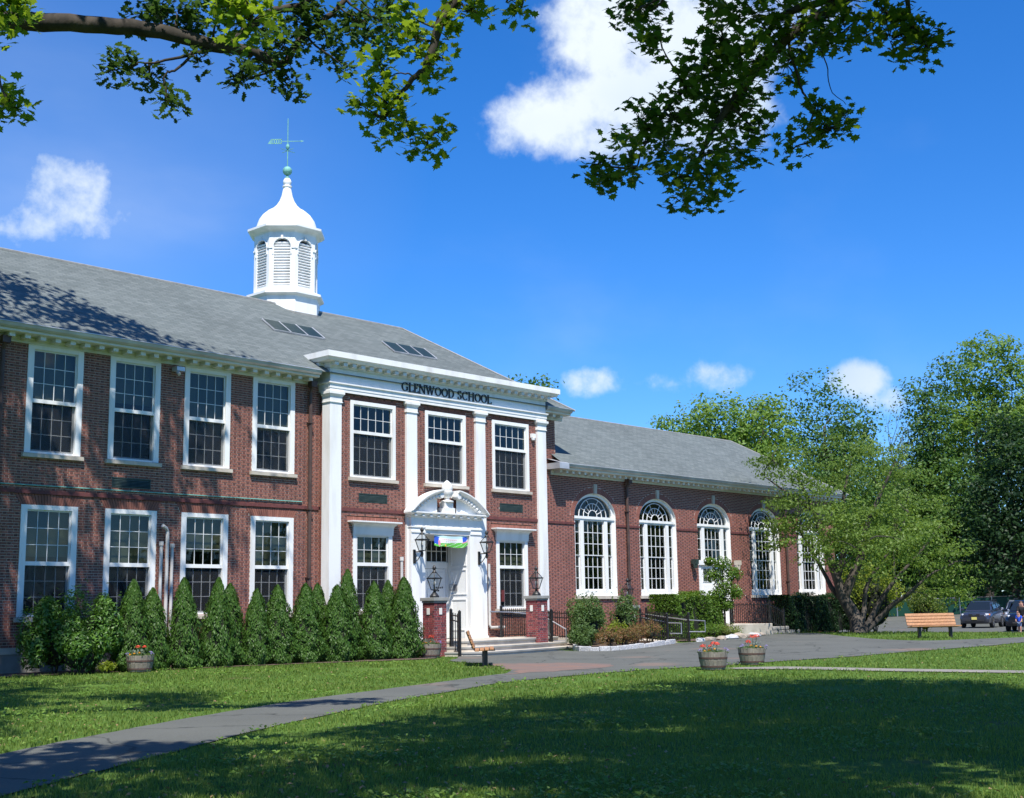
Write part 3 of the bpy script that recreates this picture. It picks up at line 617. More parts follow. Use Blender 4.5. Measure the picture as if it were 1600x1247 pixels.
# cupola
cx, cy_ = 27.43, 4.75
CUP = link('cupola', MB().lathe([(1.27, 11.3), (1.27, 12.62), (1.42, 12.70), (1.42, 12.78), (1.20, 12.86)], 8, cx, cy_, rot=PI/8).mesh('cupola', M['white'], org(school)), school)
R8 = 1.17
core = MB().lathe([(1.02, 12.8), (1.02, 14.95)], 8, cx, cy_, rot=PI/8).build('cupola_core', surf('louvre_dark', (.10, .10, .12), None, rough=.9), CUP)
post = MB(); ca = math.cos(PI/8)
for k in range(8):
    a = k*PI/4; nx, ny = math.cos(a), math.sin(a); tx, ty = -ny, nx; ap = R8*ca; half = R8*math.sin(PI/8)
    def fp(u, d, z): return (cx+nx*(ap+d)+tx*u, cy_+ny*(ap+d)+ty*u, z)
    def fbox(b, u0, u1, d0, d1, z0, z1):
        b.add([fp(u0,d0,z0), fp(u1,d0,z0), fp(u1,d1,z0), fp(u0,d1,z0), fp(u0,d0,z1), fp(u1,d0,z1), fp(u1,d1,z1), fp(u0,d1,z1)], [(0,1,2,3),(7,6,5,4),(0,4,5,1),(1,5,6,2),(2,6,7,3),(3,7,4,0)])
    ow = .29                                    # half width of the louvred opening
    fbox(post, -half, -ow, -.12, 0, 12.86, 14.95); fbox(post, ow, half, -.12, 0, 12.86, 14.95); fbox(post, -ow, ow, -.12, 0, 12.86, 13.0)
    # arched head: spandrel strips
    zs = 14.42; n = 10
    for j in range(n):
        u0 = -ow+2*ow*j/n; u1 = -ow+2*ow*(j+1)/n; um = (u0+u1)/2
        fbox(post, u0, u1, -.12, 0, zs+math.sqrt(max(ow*ow-um*um, 0)), 14.95)
    pts = [fp(math.cos(t)*(ow+.03), .015, zs+math.sin(t)*(ow+.03)) for t in np.linspace(0, PI, 11)]
    post.tube([fp(ow+.03, .015, 14.15)]+pts+[fp(-ow-.03, .015, 14.15)], .022, 5)
    fbox(post, -.04, .04, 0, .05, zs+ow-.01, zs+ow+.13)
    fbox(post, -half, -ow-.02, 0, .03, 14.36, 14.42); fbox(post, ow+.02, half, 0, .03, 14.36, 14.42)
    if k in (3, 4, 5, 6, 7, 0, 2):
        for j in range(16):
            z = 13.04+j*.1; w = ow if z < zs else math.sqrt(max(ow*ow-(z-zs)**2, .003))
            b = MB(); o_ = fp(0, -.06, z+.03)
            b.obox(o_, (tx*w, ty*w, 0), (nx*.035, ny*.035, -.028), (nx*.010, ny*.010, .024))
            b.build('louvre', M['white'], CUP)
post.build('belfry', M['white'], CUP)
MB().lathe([(1.17, 14.95), (1.22, 15.0), (1.30, 15.03), (1.42, 15.12), (1.42, 15.20), (1.12, 15.27)], 8, cx, cy_, rot=PI/8).build('cupola_cornice', M['white'], CUP)
dome = MB().lathe([(1.10, 15.25), (1.07, 15.45), (1.00, 15.65), (.88, 15.83), (.70, 15.99), (.52, 16.10), (.38, 16.24), (.27, 16.42), (.20, 16.62), (.155, 16.85), (.13, 16.92)], 32, cx, cy_).build('dome', M['white'], CUP); smooth_by_angle(dome, 50)
fin = MB().lathe([(.11, 16.90), (.17, 16.96), (.17, 17.0), (.11, 17.03), (.15, 17.10), (.155, 17.18), (.11, 17.27), (.06, 17.31)], 16, cx, cy_).build('finial', M['white'], CUP); smooth_by_angle(fin, 40)
v = MB().lathe([(.10, 17.30), (.045, 17.38), (.045, 17.42)], 12, cx, cy_)
v.lathe([(.17*math.sin(t)+.002, 17.58-.17*math.cos(t)) for t in np.linspace(0, PI, 11)], 16, cx, cy_)
v.lathe([(.022, 17.7), (.018, 19.55), (.004, 19.62)], 6, cx, cy_); v.lathe([(.05, 18.42), (.07, 18.5), (.05, 18.6)], 8, cx, cy_)
wd = Vector((cR.x, cR.y, 0)).normalized(); c0 = Vector((cx, cy_, 18.72)); up = Vector((0, 0, 1)); th = Vector((wd.y, -wd.x, 0))*.008
v.obox(c0+wd*.25, wd*.25, th, up*.012); v.obox(c0-wd*.12, wd*.12, th, up*.012)
for sg in (1, -1): v.obox(c0-wd*.42+up*.075*sg, wd*.2+up*0, th, up*.018)
for j in range(5): v.obox(c0-wd*(.24+j*.085), wd*.02, th, up*.08)
v.add([tuple(c0-wd*.62+up*.09), tuple(c0-wd*.74-up*.09), tuple(c0-wd*.62-up*.09)], [(0,1,2)])
v.add([tuple(c0+wd*.60), tuple(c0+wd*.48+up*.04), tuple(c0+wd*.48-up*.04)], [(0,1,2)])
for j in range(2):
    d = Vector((1, 0, 0)) if j else Vector((0, 1, 0)); v.tube([Vector((cx, cy_, 18.36))-d*.32, Vector((cx, cy_, 18.36))+d*.32], .012, 5)
v.build('weather_vane', M['copper'], CUP)
# lead flashing round the foot of the cupola follows the roof
fl = MB(); angs = [PI/8+k*PI/4 for k in range(8)]
for k in range(8):
    a0, a1 = angs[k], angs[(k+1) % 8]
    def rr(a, r): 
        x, y = cx+r*math.cos(a), cy_+r*math.sin(a); z = EZ+(y-EY)*SL if y < RY else EZ+(BY-y)*SL; return Vector((x, y, z))
    A, B = rr(a0, 1.29), rr(a1, 1.29); fl.bar(A+Vector((0,0,.03)), B+Vector((0,0,.03)), .03, .09)
fl.build('flashing', M['blue'], CUP)
# lettering GLENWOOD SCHOOL: serif capitals cut as strokes
def letters():
    H, T, t, s = .315, .052, .022, .05     # cap height, thick, thin, serif half-length
    G = {}
    def vert(x, w=T): return [('b', x, 0, x, H, w), ('s', x, 0), ('s', x, H)]
    def arc(cx_, cz, rx, rz, a0, a1, n=14): return [('a', cx_, cz, rx, rz, a0, a1, n)]
    G['L'] = (.20, vert(.045)+[('b', .045, .012, .19, .012, t), ('b', .185, 0, .195, .075, t)])
    G['E'] = (.20, vert(.045)+[('b', .045, .012, .18, .012, t), ('b', .045, H-.012, .17, H-.012, t), ('b', .045, .165, .13, .165, t), ('b', .178, 0, .188, .07, t), ('b', .166, H, .172, H-.065, t), ('b', .13, .135, .13, .195, t)])
    G['N'] = (.28, [('b', .035, 0, .035, H, t), ('b', .245, 0, .245, H, t), ('b', .035, H-.01, .24, .02, T), ('s', .035, 0), ('s', .035, H), ('s', .245, H)])
    G['W'] = (.38, [('b', .03, H, .115, .01, T), ('b', .115, .01, .19, H, t), ('b', .18, H, .265, .01, T), ('b', .265, .01, .35, H, t), ('s', .03, H), ('s', .35, H), ('s', .185, H)])
    G['O'] = (.28, arc(.14, H/2, .115, H/2-.012, 0, 2*PI, 26))
    G['D'] = (.265, vert(.045)+[('b', .045, .012, .12, .012, t), ('b', .045, H-.012, .12, H-.012, t)]+arc(.11, H/2, .125, H/2-.012, -PI/2, PI/2))
    G['G'] = (.28, arc(.14, H/2, .115, H/2-.012, .75, 2*PI-.5, 22)+[('b', .235, .04, .235, .145, T*.8), ('b', .185, .148, .27, .148, t), ('b', .228, H-.1, .238, H-.01, t)])
    G['C'] = (.26, arc(.14, H/2, .115, H/2-.012, .75, 2*PI-.75, 22)+[('b', .225, H-.1, .235, H-.01, t)])
    G['S'] = (.20, arc(.098, .232, .066, .070, .5, PI*1.5, 12)+arc(.098, .083, .074, .072, PI*.5, -PI*.88, 12)+[('b', .158, H-.09, .166, H-.01, t), ('b', .028, .012, .034, .09, t)])
    G['H'] = (.29, vert(.05)+vert(.24)+[('b', .05, .16, .24, .16, t)])
    words = 'GLENWOOD SCHOOL'; tot = sum(.13 if c == ' ' else G[c][0]+.022 for c in words)
    k = (32.54-28.22)/tot; x = 28.22; z0 = 8.835; y0, y1 = -.572, -.5405
    for c in words:
        if c == ' ': x += .13*k; continue
        w, st = G[c]; b = MB(); X = lambda u: x+u*k
        for q in st:
            if q[0] == 'b':
                _, xa, za, xb, zb, wd_ = q; d = Vector((X(xb)-X(xa), 0, zb-za)); nn = Vector((d.z, 0, -d.x)).normalized()*(wd_/2)
                A, B = Vector((X(xa), 0, z0+za)), Vector((X(xb), 0, z0+zb))
                pts = [A-nn, A+nn, B+nn, B-nn]; b.prism([(p.x, p.z) for p in pts][::-1], y0, y1)
            elif q[0] == 's':
                zz = z0+q[2]; b.box(X(q[1])-s*k, X(q[1])+s*k, y0+.001, y1, zz-(.016 if q[2] else 0), zz+(0 if q[2] else .016))
            else:
                _, cx_, cz, rx, rz, a0, a1, n = q
                th_ = [a0+(a1-a0)*i/n for i in range(n+1)]
                for p, r in zip(th_, th_[1:]):
                    def ww(a): return (t+(T-t)*abs(math.cos(a)))/2
                    P = [(X(cx_)+(rx*k+ww(p))*math.cos(p), z0+cz+(rz+ww(p)*.4)*math.sin(p)), (X(cx_)+(rx*k+ww(r))*math.cos(r), z0+cz+(rz+ww(r)*.4)*math.sin(r)),
                         (X(cx_)+(rx*k-ww(r))*math.cos(r), z0+cz+(rz-ww(r)*.9)*math.sin(r)), (X(cx_)+(rx*k-ww(p))*math.cos(p), z0+cz+(rz-ww(p)*.9)*math.sin(p))]
                    b.prism(P if a1 < a0 else P[::-1], y0, y1)
        b.build('letter', M['letter'], school); x += (w+.022)*k
letters()
# doorway: casings, deep panelled reveal, double door with transom light
DX0, DX1, DYF, DYB, PZ = 29.12, 31.22, -.70, .40, .68
pc = MB()
for a, b_ in ((28.50, DX0), (DX1, 31.78)):
    pc.box(a, b_, DYF, -.42, PZ, 4.33); pc.box(a-.03, b_+.03 if b_ > 30 else b_+.0, DYF-.03, -.42, PZ, PZ+.28)
    pc.box(a+.0, b_, DYF-.025, DYF, 4.16, 4.22)
pc.box(DX0, DX1, DYF+.02, -.42, 4.13, 4.33)
port = pc.build('portal_casing', M['white'], school)
rv = MB()
rv.quad((DX0, -.42, PZ), (DX0, DYB, PZ), (DX0, DYB, 4.13), (DX0, -.42, 4.13)); rv.quad((DX0, -.42, 4.13), (DX0, DYB, 4.13), (DX1, DYB, 4.13), (DX1, -.42, 4.13)); rv.quad((DX1, DYB, PZ), (DX1, -.42, PZ), (DX1, -.42, 4.13), (DX1, DYB, 4.13))
rvo = rv.build('door_reveal', M['white'], school)
for z0, z1 in ((.95, 2.0), (2.15, 3.0), (3.12, 4.0)):
    for side in (0, 1):
        x = DX1-.012 if side else DX0+.012; p = MB()
        for a, b_, c, d in ((-.52, -.49, z0, z1), (.20, .23, z0, z1), (-.49, .20, z0, z0+.03), (-.49, .20, z1-.03, z1)): p.box(x-.012, x+.012, a, b_, c, d)
        p.build('reveal_panel', M['white'], rvo)
df = MB(); df.box(DX0, DX1, DYB, DYB+.1, 3.05, 3.26); df.box(DX0, DX0+.07, DYB, DYB+.1, PZ, 3.05); df.box(DX1-.07, DX1, DYB, DYB+.1, PZ, 3.05); df.box(DX0, DX1, DYB, DYB+.1, 4.02, 4.13); df.box(30.125, 30.215, DYB+.01, DYB+.09, 3.26, 4.02)
dfo = df.build('door_frame', M['white'], school)
sash(dfo, DX0, 30.125, 3.26, 4.02, DYB+.03, 4, 2, fw=.03, name='transom_light'); sash(dfo, 30.215, DX1, 3.26, 4.02, DYB+.03, 4, 2, fw=.03, name='transom_light')
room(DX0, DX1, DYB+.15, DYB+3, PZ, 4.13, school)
for k, (a, b_) in enumerate(((DX0+.07, 30.16), (30.18, DX1-.07))):
    d = MB().box(a+.005, b_-.005, DYB+.04, DYB+.08, PZ+.02, 3.04); o = d.build('door', M['white'], school); w = b_-a
    for z0, z1 in ((.85, 1.45), (1.6, 2.35), (2.5, 2.92)):
        for u in (0, 1):
            xa = a+.1+u*(w/2-.03); p = MB().box(xa, xa+w/2-.16, DYB+.022, DYB+.04, z0, z1); bevel(p.build('door_panel', M['white'], o), .012)
    MB().tube([(b_-.1 if k == 0 else a+.1, DYB+.0, 1.55), (b_-.1 if k == 0 else a+.1, DYB+.0, 1.85)], .014, 6).build('door_handle', M['steel'], o)
# taped notice on the door leaf
sg = link('door_notice', MB().box(30.55, 31.05, DYB+.0165, DYB+.0195, 2.02, 2.50).mesh('door_notice', flat('notice_paper', (.78, .78, .76), .7), org(school)), school)
inkm = flat('ink', (.02, .02, .03), .6)
ink = MB(); yv = DYB+.0145
def pen(b, pts, w=.026):
    for p, q in zip(pts, pts[1:]):
        d = Vector((q[0]-p[0], 0, q[1]-p[1]));
        if d.length > 1e-5: b.obox(((p[0]+q[0])/2, yv, (p[1]+q[1])/2), d/2, (0, .0015, 0), Vector((d.z, 0, -d.x)).normalized()*(w/2))
for k in range(5): pen(ink, [(30.60+k*.085+.035*math.sin(t*1.3)+t*.008, 2.40+.035*math.cos(t*2.1+k)) for t in range(5)])
for k in range(3): pen(ink, [(30.63+k*.07+.03*math.sin(t*1.7)+t*.006, 2.30+.03*math.cos(t*2.4+k)) for t in range(5)])
ink.build('handwriting', inkm, sg)
MB().lathe([(.0, -.002), (.06, -.002), (.06, .001)], 16, 0, 0).build('sticker', flat('orange_sticker', (.75, .25, .06), .6), sg)
bpy.data.objects['sticker'].location = Vector((30.95, DYB+.0135, 2.10))-org(school); bpy.data.objects['sticker'].rotation_euler = (PI/2, 0, 0)
io = MB().box(DX1-.03, DX1-.0, .10, .30, 2.30, 2.52).build('intercom', M['steel'], school); MB().box(DX1-.034, DX1-.031, .13, .27, 2.33, 2.49).build('intercom_face', flat('pale_plate', (.6, .6, .58)), io)
MB().box(DX1-.05, DX1-.0, -.06, .06, 2.28, 2.50).build('call_box', flat('grey_box', (.16, .16, .17), .6), school)
# portal entablature, broken segmental pediment, urn
PC = 30.14
e = MB().box(28.50, 31.78, DYF-.0, -.42, 4.33, 4.68).box(28.48, 31.80, DYF-.03, -.42, 4.33, 4.37).box(DX0+.0, DX1, DYF-.045, DYF, 4.28, 4.325)
e.build('portal_frieze', M['white'], school)
e = MB(); ring(e, [(0, 4.66), (.04, 4.68), (.05, 4.73), (.12, 4.75), (.16, 4.78), (.19, 4.80), (.19, 4.845), (-.1, 4.86)], 28.50, 31.78, DYF, -.546)
e.quad((28.50, -.40, 4.86), (28.60, -.60, 4.86), (31.68, -.60, 4.86), (31.78, -.40, 4.86)); e.build('portal_cornice', M['white'], school)
e = MB()
for k in range(10): x = 28.58+k*.347; e.box(x-.05, x+.05, DYF-.15, DYF-.052, 4.70, 4.75)
e.build('dentils', M['white'], school, kind='stuff')
Rr = (1.82**2+.80**2)/(2*.80); zc = 4.85+.80-Rr
def arcp(x, r): return zc+math.sqrt(max(r*r-(x-PC)**2, 0))
pa, pb = MB(), MB()
for sgn in (-1, 1):
    xs = [PC+sgn*(1.82-(1.82-.36)*i/16) for i in range(17)]
    prof = [(Rr, DYF-.26), (Rr, -.546), (Rr-.10, -.546), (Rr-.24, -.546), (Rr-.24, DYF-.04), (Rr-.15, DYF-.10), (Rr-.10, DYF-.20), (Rr-.04, DYF-.26)]
    base = len(pa.v); n = len(prof)
    for i, x in enumerate(xs):
        th = math.asin(max(-1, min(1, (x-PC)/Rr)))
        for r, y in prof: pa.v.append((PC+r*math.sin(th), y, max(zc+r*math.cos(th), 4.847)))
    for i in range(16):
        for j in range(n):
            q = (base+i*n+j, base+(i+1)*n+j, base+(i+1)*n+(j+1) % n, base+i*n+(j+1) % n); pa.f.append(q if sgn > 0 else q[::-1]); pa.m.append(0)
    for i0 in (0, 16): pa.f.append(tuple(base+i0*n+j for j in range(n))); pa.m.append(0)
    # scroll at the broken end
    pa.lathe([(.09, -.05), (.11, 0), (.09, .05)], 14, 0, 0)
    for i in range(len(pa.v)-42, len(pa.v)):
        x, y, z = pa.v[i]; pa.v[i] = (PC+sgn*.40+x, DYF-.06+z*2.6, 5.42+y)
    for i in range(8):
        x = PC+sgn*(1.42-i*.13); th = (x-PC)/Rr; c = Vector((x, DYF-.10, arcp(x, Rr-.20))); t_ = Vector((math.cos(th), 0, -math.sin(th))); n_ = Vector((math.sin(th), 0, math.cos(th)))
        pb.obox(c, t_*.035, (0, .06, 0), n_*.035)
    # tympanum plate
    ys = DYF+.02; tp = [(PC+sgn*(1.60-(1.60-.45)*i/10)) for i in range(11)]
    for xa, xb in zip(tp, tp[1:]):
        a, b_ = sorted((xa, xb)); pa.quad((a, ys, 4.85), (b_, ys, 4.85), (b_, ys, max(arcp(b_, Rr-.2), 4.86)), (a, ys, max(arcp(a, Rr-.2), 4.86)))
pd = pa.build('pediment', M['white'], school); smooth_by_angle(pd, 35); pb.build('pediment_blocks', M['white'], school, kind='stuff')
u = MB().box(PC-.24, PC+.24, DYF-.14, DYF+.2, 4.85, 5.02).box(PC-.19, PC+.19, DYF-.10, DYF+.18, 5.02, 5.22)
u.lathe([(.22, 5.22), (.22, 5.26), (.09, 5.30), (.07, 5.34), (.16, 5.42), (.215, 5.52), (.22, 5.58), (.17, 5.60), (.19, 5.66), (.17, 5.78), (.11, 5.88), (.05, 5.94), (.005, 5.96)], 16, PC, DYF-.0)
uo = u.build('urn', M['white'], school); smooth_by_angle(uo, 40)
# small fittings on the walls
b = MB().tube([(19.60, -.12, .3), (19.60, -.12, 3.55)], .045, 8).tube([(19.60, -.12, 3.53), (19.60, -.12, 3.64)], .065, 8); b.build('vent_pipe', M['pvc'], school)
b = MB().tube([(19.95, -.12, .3), (19.95, -.12, 3.50)], .045, 8).tube([(19.95, -.12, 3.48), (19.95, -.12, 3.59)], .065, 8); b.build('vent_pipe', M['pvc'], school)
b = MB().tube([(19.79, -.12, .3), (19.79, -.12, 3.92), (19.74, -.14, 4.0), (19.58, -.2, 4.08)], .05, 8); b.build('vent_pipe', M['pvc'], school)
MB().tube([(28.24, -.52, .7), (28.24, -.52, 3.30)], .045, 8).tube([(28.24, -.52, 3.24), (28.24, -.52, 3.36)], .07, 8).build('vent_pipe', M['pvc'], school)
MB().tube([(32.32, -.52, 3.2), (32.32, -.52, 1.1), (32.36, -.54, 1.02), (33.0, -.56, 1.02)], .05, 8).build('vent_pipe', M['pvc'], school)
b = MB().box(19.84, 20.10, -.30, -.02, 8.50, 8.62).tube([(19.9, -.2, 8.5), (19.9, -.34, 8.38)], .05, 8); b.build('floodlight', M['metalgutter'], school)
b = MB().box(34.66, 34.84, PY-.12, PY, 7.84, 7.98).lathe([(.07, 7.74), (.09, 7.82), (.08, 7.85)], 10, 34.75, PY-.07); b.build('alarm_box', M['white'], school)
MB().box(33.0, 33.1, PY-.06, PY, 1.9, 2.3).build('call_box', flat('red_box', (.14, .03, .03), .6), school)
# ------------------------------------------------------------------ the hall wing
hall = thing('assembly_hall', (47, 0, .3), 'single-storey red brick hall with tall white arched windows and grey roof', 'hall building')
HXS = [38.88+4.076*i for i in range(5)]; AW, AB, SPZ, SIL = 1.268, .905, 5.14, 2.09
bk, mo = MB(), MB()
def arch_hole(xc, z0, a, b):
    def f(z):
        if z < z0: return None
        if z < SPZ: return (xc-AW, xc+AW)
        t = (z-SPZ)/b
        if t >= 1: return None
        w = a*math.sqrt(1-t*t); return (xc-w, xc+w)
    return f
RG = .235
hh = [arch_hole(x, .4 if i == 2 else SIL-.12, AW+RG, AB+RG) for i, x in enumerate(HXS)]+[rect(x-.10, x+.10, 6.05, 6.40) for x in HXS]
lay(bk, mo, 35.3, 57.5, .15, 4.79, 0, hh); lay(bk, mo, 35.3, 57.5, 4.87, 6.62, 0, hh)
lay(bk, mo, 0, 6.5, .15, 6.62, 0, [], ori=lambda u, d, z: (57.5-d, u, z))
for xc in HXS:
    n = 44
    for i in range(n):
        t0, t1 = PI*(i+.08)/n, PI*(i+.92)/n
        q = [(xc+AW*math.cos(t0), SPZ+AB*math.sin(t0)), (xc+(AW+RG-.012)*math.cos(t0), SPZ+(AB+RG-.012)*math.sin(t0)), (xc+(AW+RG-.012)*math.cos(t1), SPZ+(AB+RG-.012)*math.sin(t1)), (xc+AW*math.cos(t1), SPZ+AB*math.sin(t1))]
        if abs((q[0][0]+q[2][0])/2-xc) < .09: continue
        bk.add([(x, -.001, z) for x, z in q]+[(x, .0095, z) for x, z in q], [(0,1,2,3),(4,0,3,7),(1,5,6,2),(3,2,6,7),(4,5,1,0)], 0)
    for i in range(n):
        t0, t1 = PI*i/n, PI*(i+1)/n
        mo.quad((xc+AW*math.cos(t0), .0085, SPZ+AB*math.sin(t0)), (xc+(AW+RG+.02)*math.cos(t0), .0085, SPZ+(AB+RG+.02)*math.sin(t0)), (xc+(AW+RG+.02)*math.cos(t1), .0085, SPZ+(AB+RG+.02)*math.sin(t1)), (xc+AW*math.cos(t1), .0085, SPZ+AB*math.sin(t1)))
bk.build('brickwork', [M['hallbrick'], M['header']], hall, kind='stuff'); mo.build('mortar', M['mortar'], hall)
seg = [35.45]+[s for x in HXS for s in (x-AW, x+AW)]+[57.53]
for a, c in zip(seg[::2], seg[1::2]): MB().box(a, c, -.03, .01, 4.79, 4.87).build('belt_course', M['beltbrick'], hall)
for x in HXS: MB().prism([(x-.075, 6.03), (x+.075, 6.03), (x+.10, 6.40), (x-.10, 6.40)], -.05, .03).build('keystone', M['lime'], hall)
def arch_strip(b, xc, a0, b0, a1, b1, y0, y1, n=28):
    """band between two half-ellipses, front face at y0, with inner and outer edges to y1"""
    for i in range(n):
        t0, t1 = PI*i/n, PI*(i+1)/n
        P = lambda a, c, t, y: (xc+a*math.cos(t), y, SPZ+c*math.sin(t))
        b.quad(P(a0, b0, t0, y0), P(a1, b1, t0, y0), P(a1, b1, t1, y0), P(a0, b0, t1, y0))
        b.quad(P(a0, b0, t1, y0), P(a0, b0, t1, y1), P(a0, b0, t0, y1), P(a0, b0, t0, y0))
        b.quad(P(a1, b1, t0, y0), P(a1, b1, t0, y1), P(a1, b1, t1, y1), P(a1, b1, t1, y0))
def arch_window(xc, z0, door=False):
    YF = .10
    b = MB(); w = AW
    # casing ring, jambs, head bar
    arch_strip(b, xc, w-.12, AB-.115, w, AB, YF, YF+.12)
    arch_strip(b, xc, w-.002, AB-.002, w, AB, 0.004, YF+.12)
    zb = z0 if not door else 3.50
    for s in (-1, 1):
        x0, x1 = sorted((xc+s*w, xc+s*(w-.14))); b.box(x0, x1, YF, YF+.12, zb, 4.985)
        b.quad((xc+s*(w-.001), .004, zb), (xc+s*(w-.001), YF, zb), (xc+s*(w-.001), YF, SPZ), (xc+s*(w-.001), .004, SPZ))
        x0, x1 = sorted((xc+s*.83, xc+s*.63)); b.box(x0, x1, YF-.02, YF+.12, zb, 4.985)
    b.box(xc-w, xc+w, YF-.05, YF+.14, 5.04, SPZ); b.box(xc-w, xc+w, YF-.015, YF+.14, 4.985, 5.04)
    win = b.build('arched_window', M['white'], hall)
    zt = 4.985; zm = 3.63
    if not door:
        b2 = MB().box(xc-w+.14, xc+w-.14, YF+.0, YF+.10, z0, z0+.22); b2.build('bottom_rail', M['white'], win)
        sash(win, xc-.63, xc+.63, zm, zt, YF+.04, 4, 3, fw=.03, mw=.026, name='upper_sash'); sash(win, xc-.63, xc+.63, z0+.22, zm+.05, YF+.075, 4, 3, fw=.045, mw=.026, name='lower_sash')
        for s in (-1, 1):
            a, c = sorted((xc+s*.83, xc+s*1.128)); sash(win, a, c, zm, zt, YF+.04, 1, 3, fw=.018, name='side_sash'); sash(win, a, c, z0+.22, zm+.05, YF+.075, 1, 3, fw=.028, name='side_sash')
        MB().box(xc-w-.08, xc+w+.08, -.07, .12, z0-.12, z0).build('sill', M['lime'], win)
    else:
        sash(win, xc-.63, xc+.63, zb+.06, zt, YF+.04, 4, 3, fw=.03, mw=.026, name='upper_sash')
        for s in (-1, 1): a, c = sorted((xc+s*.83, xc+s*1.128)); sash(win, a, c, zb+.06, zt, YF+.04, 1, 3, fw=.018, name='side_sash')
        MB().box(xc-w, xc+w, YF-.06, YF+.14, zb-.12, zb+.06).box(xc-w, xc-.95, YF, YF+.14, .86, zb-.12).box(xc+.95, xc+w, YF, YF+.14, .86, zb-.12).build('door_surround', M['white'], win)
        for k, (a, c) in enumerate(((xc-.945, xc-.01), (xc+.01, xc+.945))):
            d = MB().box(a, c, YF+.04, YF+.09, .88, zb-.125).build('door', M['white'], hall)
            for z0_, z1_ in ((1.0, 1.75), (1.9, 2.55)):
                bevel(MB().box(a+.14, c-.14, YF+.022, YF+.04, z0_, z1_).build('door_panel', M['white'], d), .012)
            sash(d, a+.14, c-.14, 2.65, 3.25, YF+.02, 2, 2, fw=.025, d=.03, name='door_light')
    # fan light
    pn = MB(); ga, gb = w-.12, AB-.115; n = 24
    pn.add([(xc+ga*math.cos(PI*i/n), YF+.065, SPZ+gb*math.sin(PI*i/n)) for i in range(n+1)], [tuple(range(n+1))])
    pn.build('fan_glass', M['glass'], win)
    f = MB(); y = YF+.045
    def ell(a, c, t0=0, t1=PI, k=18, z=0): return [(xc+a*math.cos(t0+(t1-t0)*i/k), y, SPZ+z+c*math.sin(t0+(t1-t0)*i/k)) for i in range(k+1)]
    f.tube(ell(.27, .26), .017, 5); f.tube(ell(.56, .52), .017, 5); f.tube(ell(.84, .72), .019, 5)
    for i in range(1, 8):
        t = PI*i/8; f.tube([(xc+.27*math.cos(t), y, SPZ+.26*math.sin(t)), (xc+.56*math.cos(t), y, SPZ+.52*math.sin(t))], .015, 5)
    for t in (PI*.36, PI*.64, PI*.15, PI*.85): f.tube([(xc+.56*math.cos(t), y, SPZ+.52*math.sin(t)), (xc+.84*math.cos(t), y, SPZ+.72*math.sin(t))], .015, 5)
    f.build('fan_tracery', M['sash'], win)
for i, x in enumerate(HXS): arch_window(x, SIL, i == 2)
room(36.7, 57.3, .4, 6, .6, 6.5, hall)
mo2 = MB(); mo2.quad((57.4, 6.5, .1), (36.6, 6.5, .1), (36.6, 6.5, 6.6), (57.4, 6.5, 6.6)); mo2.build('rear_wall', M['mortar'], hall)
eave(hall, 36.25, 57.98, 6.62, False, sp=.36, mw=.12)
uvmesh('roof', [[(36.3, -.62, 6.99), (58.1, -.62, 6.99), (53.99, 3.46, 9.73), (36.5, 3.46, 9.73)], [(58.1, -.62, 6.99), (58.1, 7.54, 6.99), (53.99, 3.46, 9.73)], [(58.1, 7.54, 6.99), (36.3, 7.54, 6.99), (36.5, 3.46, 9.73), (53.99, 3.46, 9.73)]], M['shingle'], hall)
MB().tube([(36.6, 3.46, 9.73), (53.99, 3.46, 9.73), (58.1, -.62, 6.99)], .045, 6).build('ridge_cap', bpy.data.materials['ridge_cap'], hall)
MB().box(36.05, 36.6, -.66, .3, 6.80, 7.02).add([(36.05, -.66, 7.02), (36.6, -.66, 7.02), (36.6, .3, 7.3), (36.05, .3, 7.3)], [(0,1,2,3)]).build('gutter_end', M['metalgutter'], hall)
downspout(hall, 40.80, 0, 6.60, .4, 0); downspout(hall, 52.85, 0, 6.60, .4, 0)
for x in (45.25, 48.52):
    b = MB().box(x-.06, x+.06, -.08, 0, 3.30, 3.55).box(x-.11, x+.11, -.30, -.06, 3.40, 3.60).lathe([(.10, 3.22), (.13, 3.40)], 8, x, -.18); b.build('door_sconce', M['plaque'] if x < 46 else M['lime'], hall)

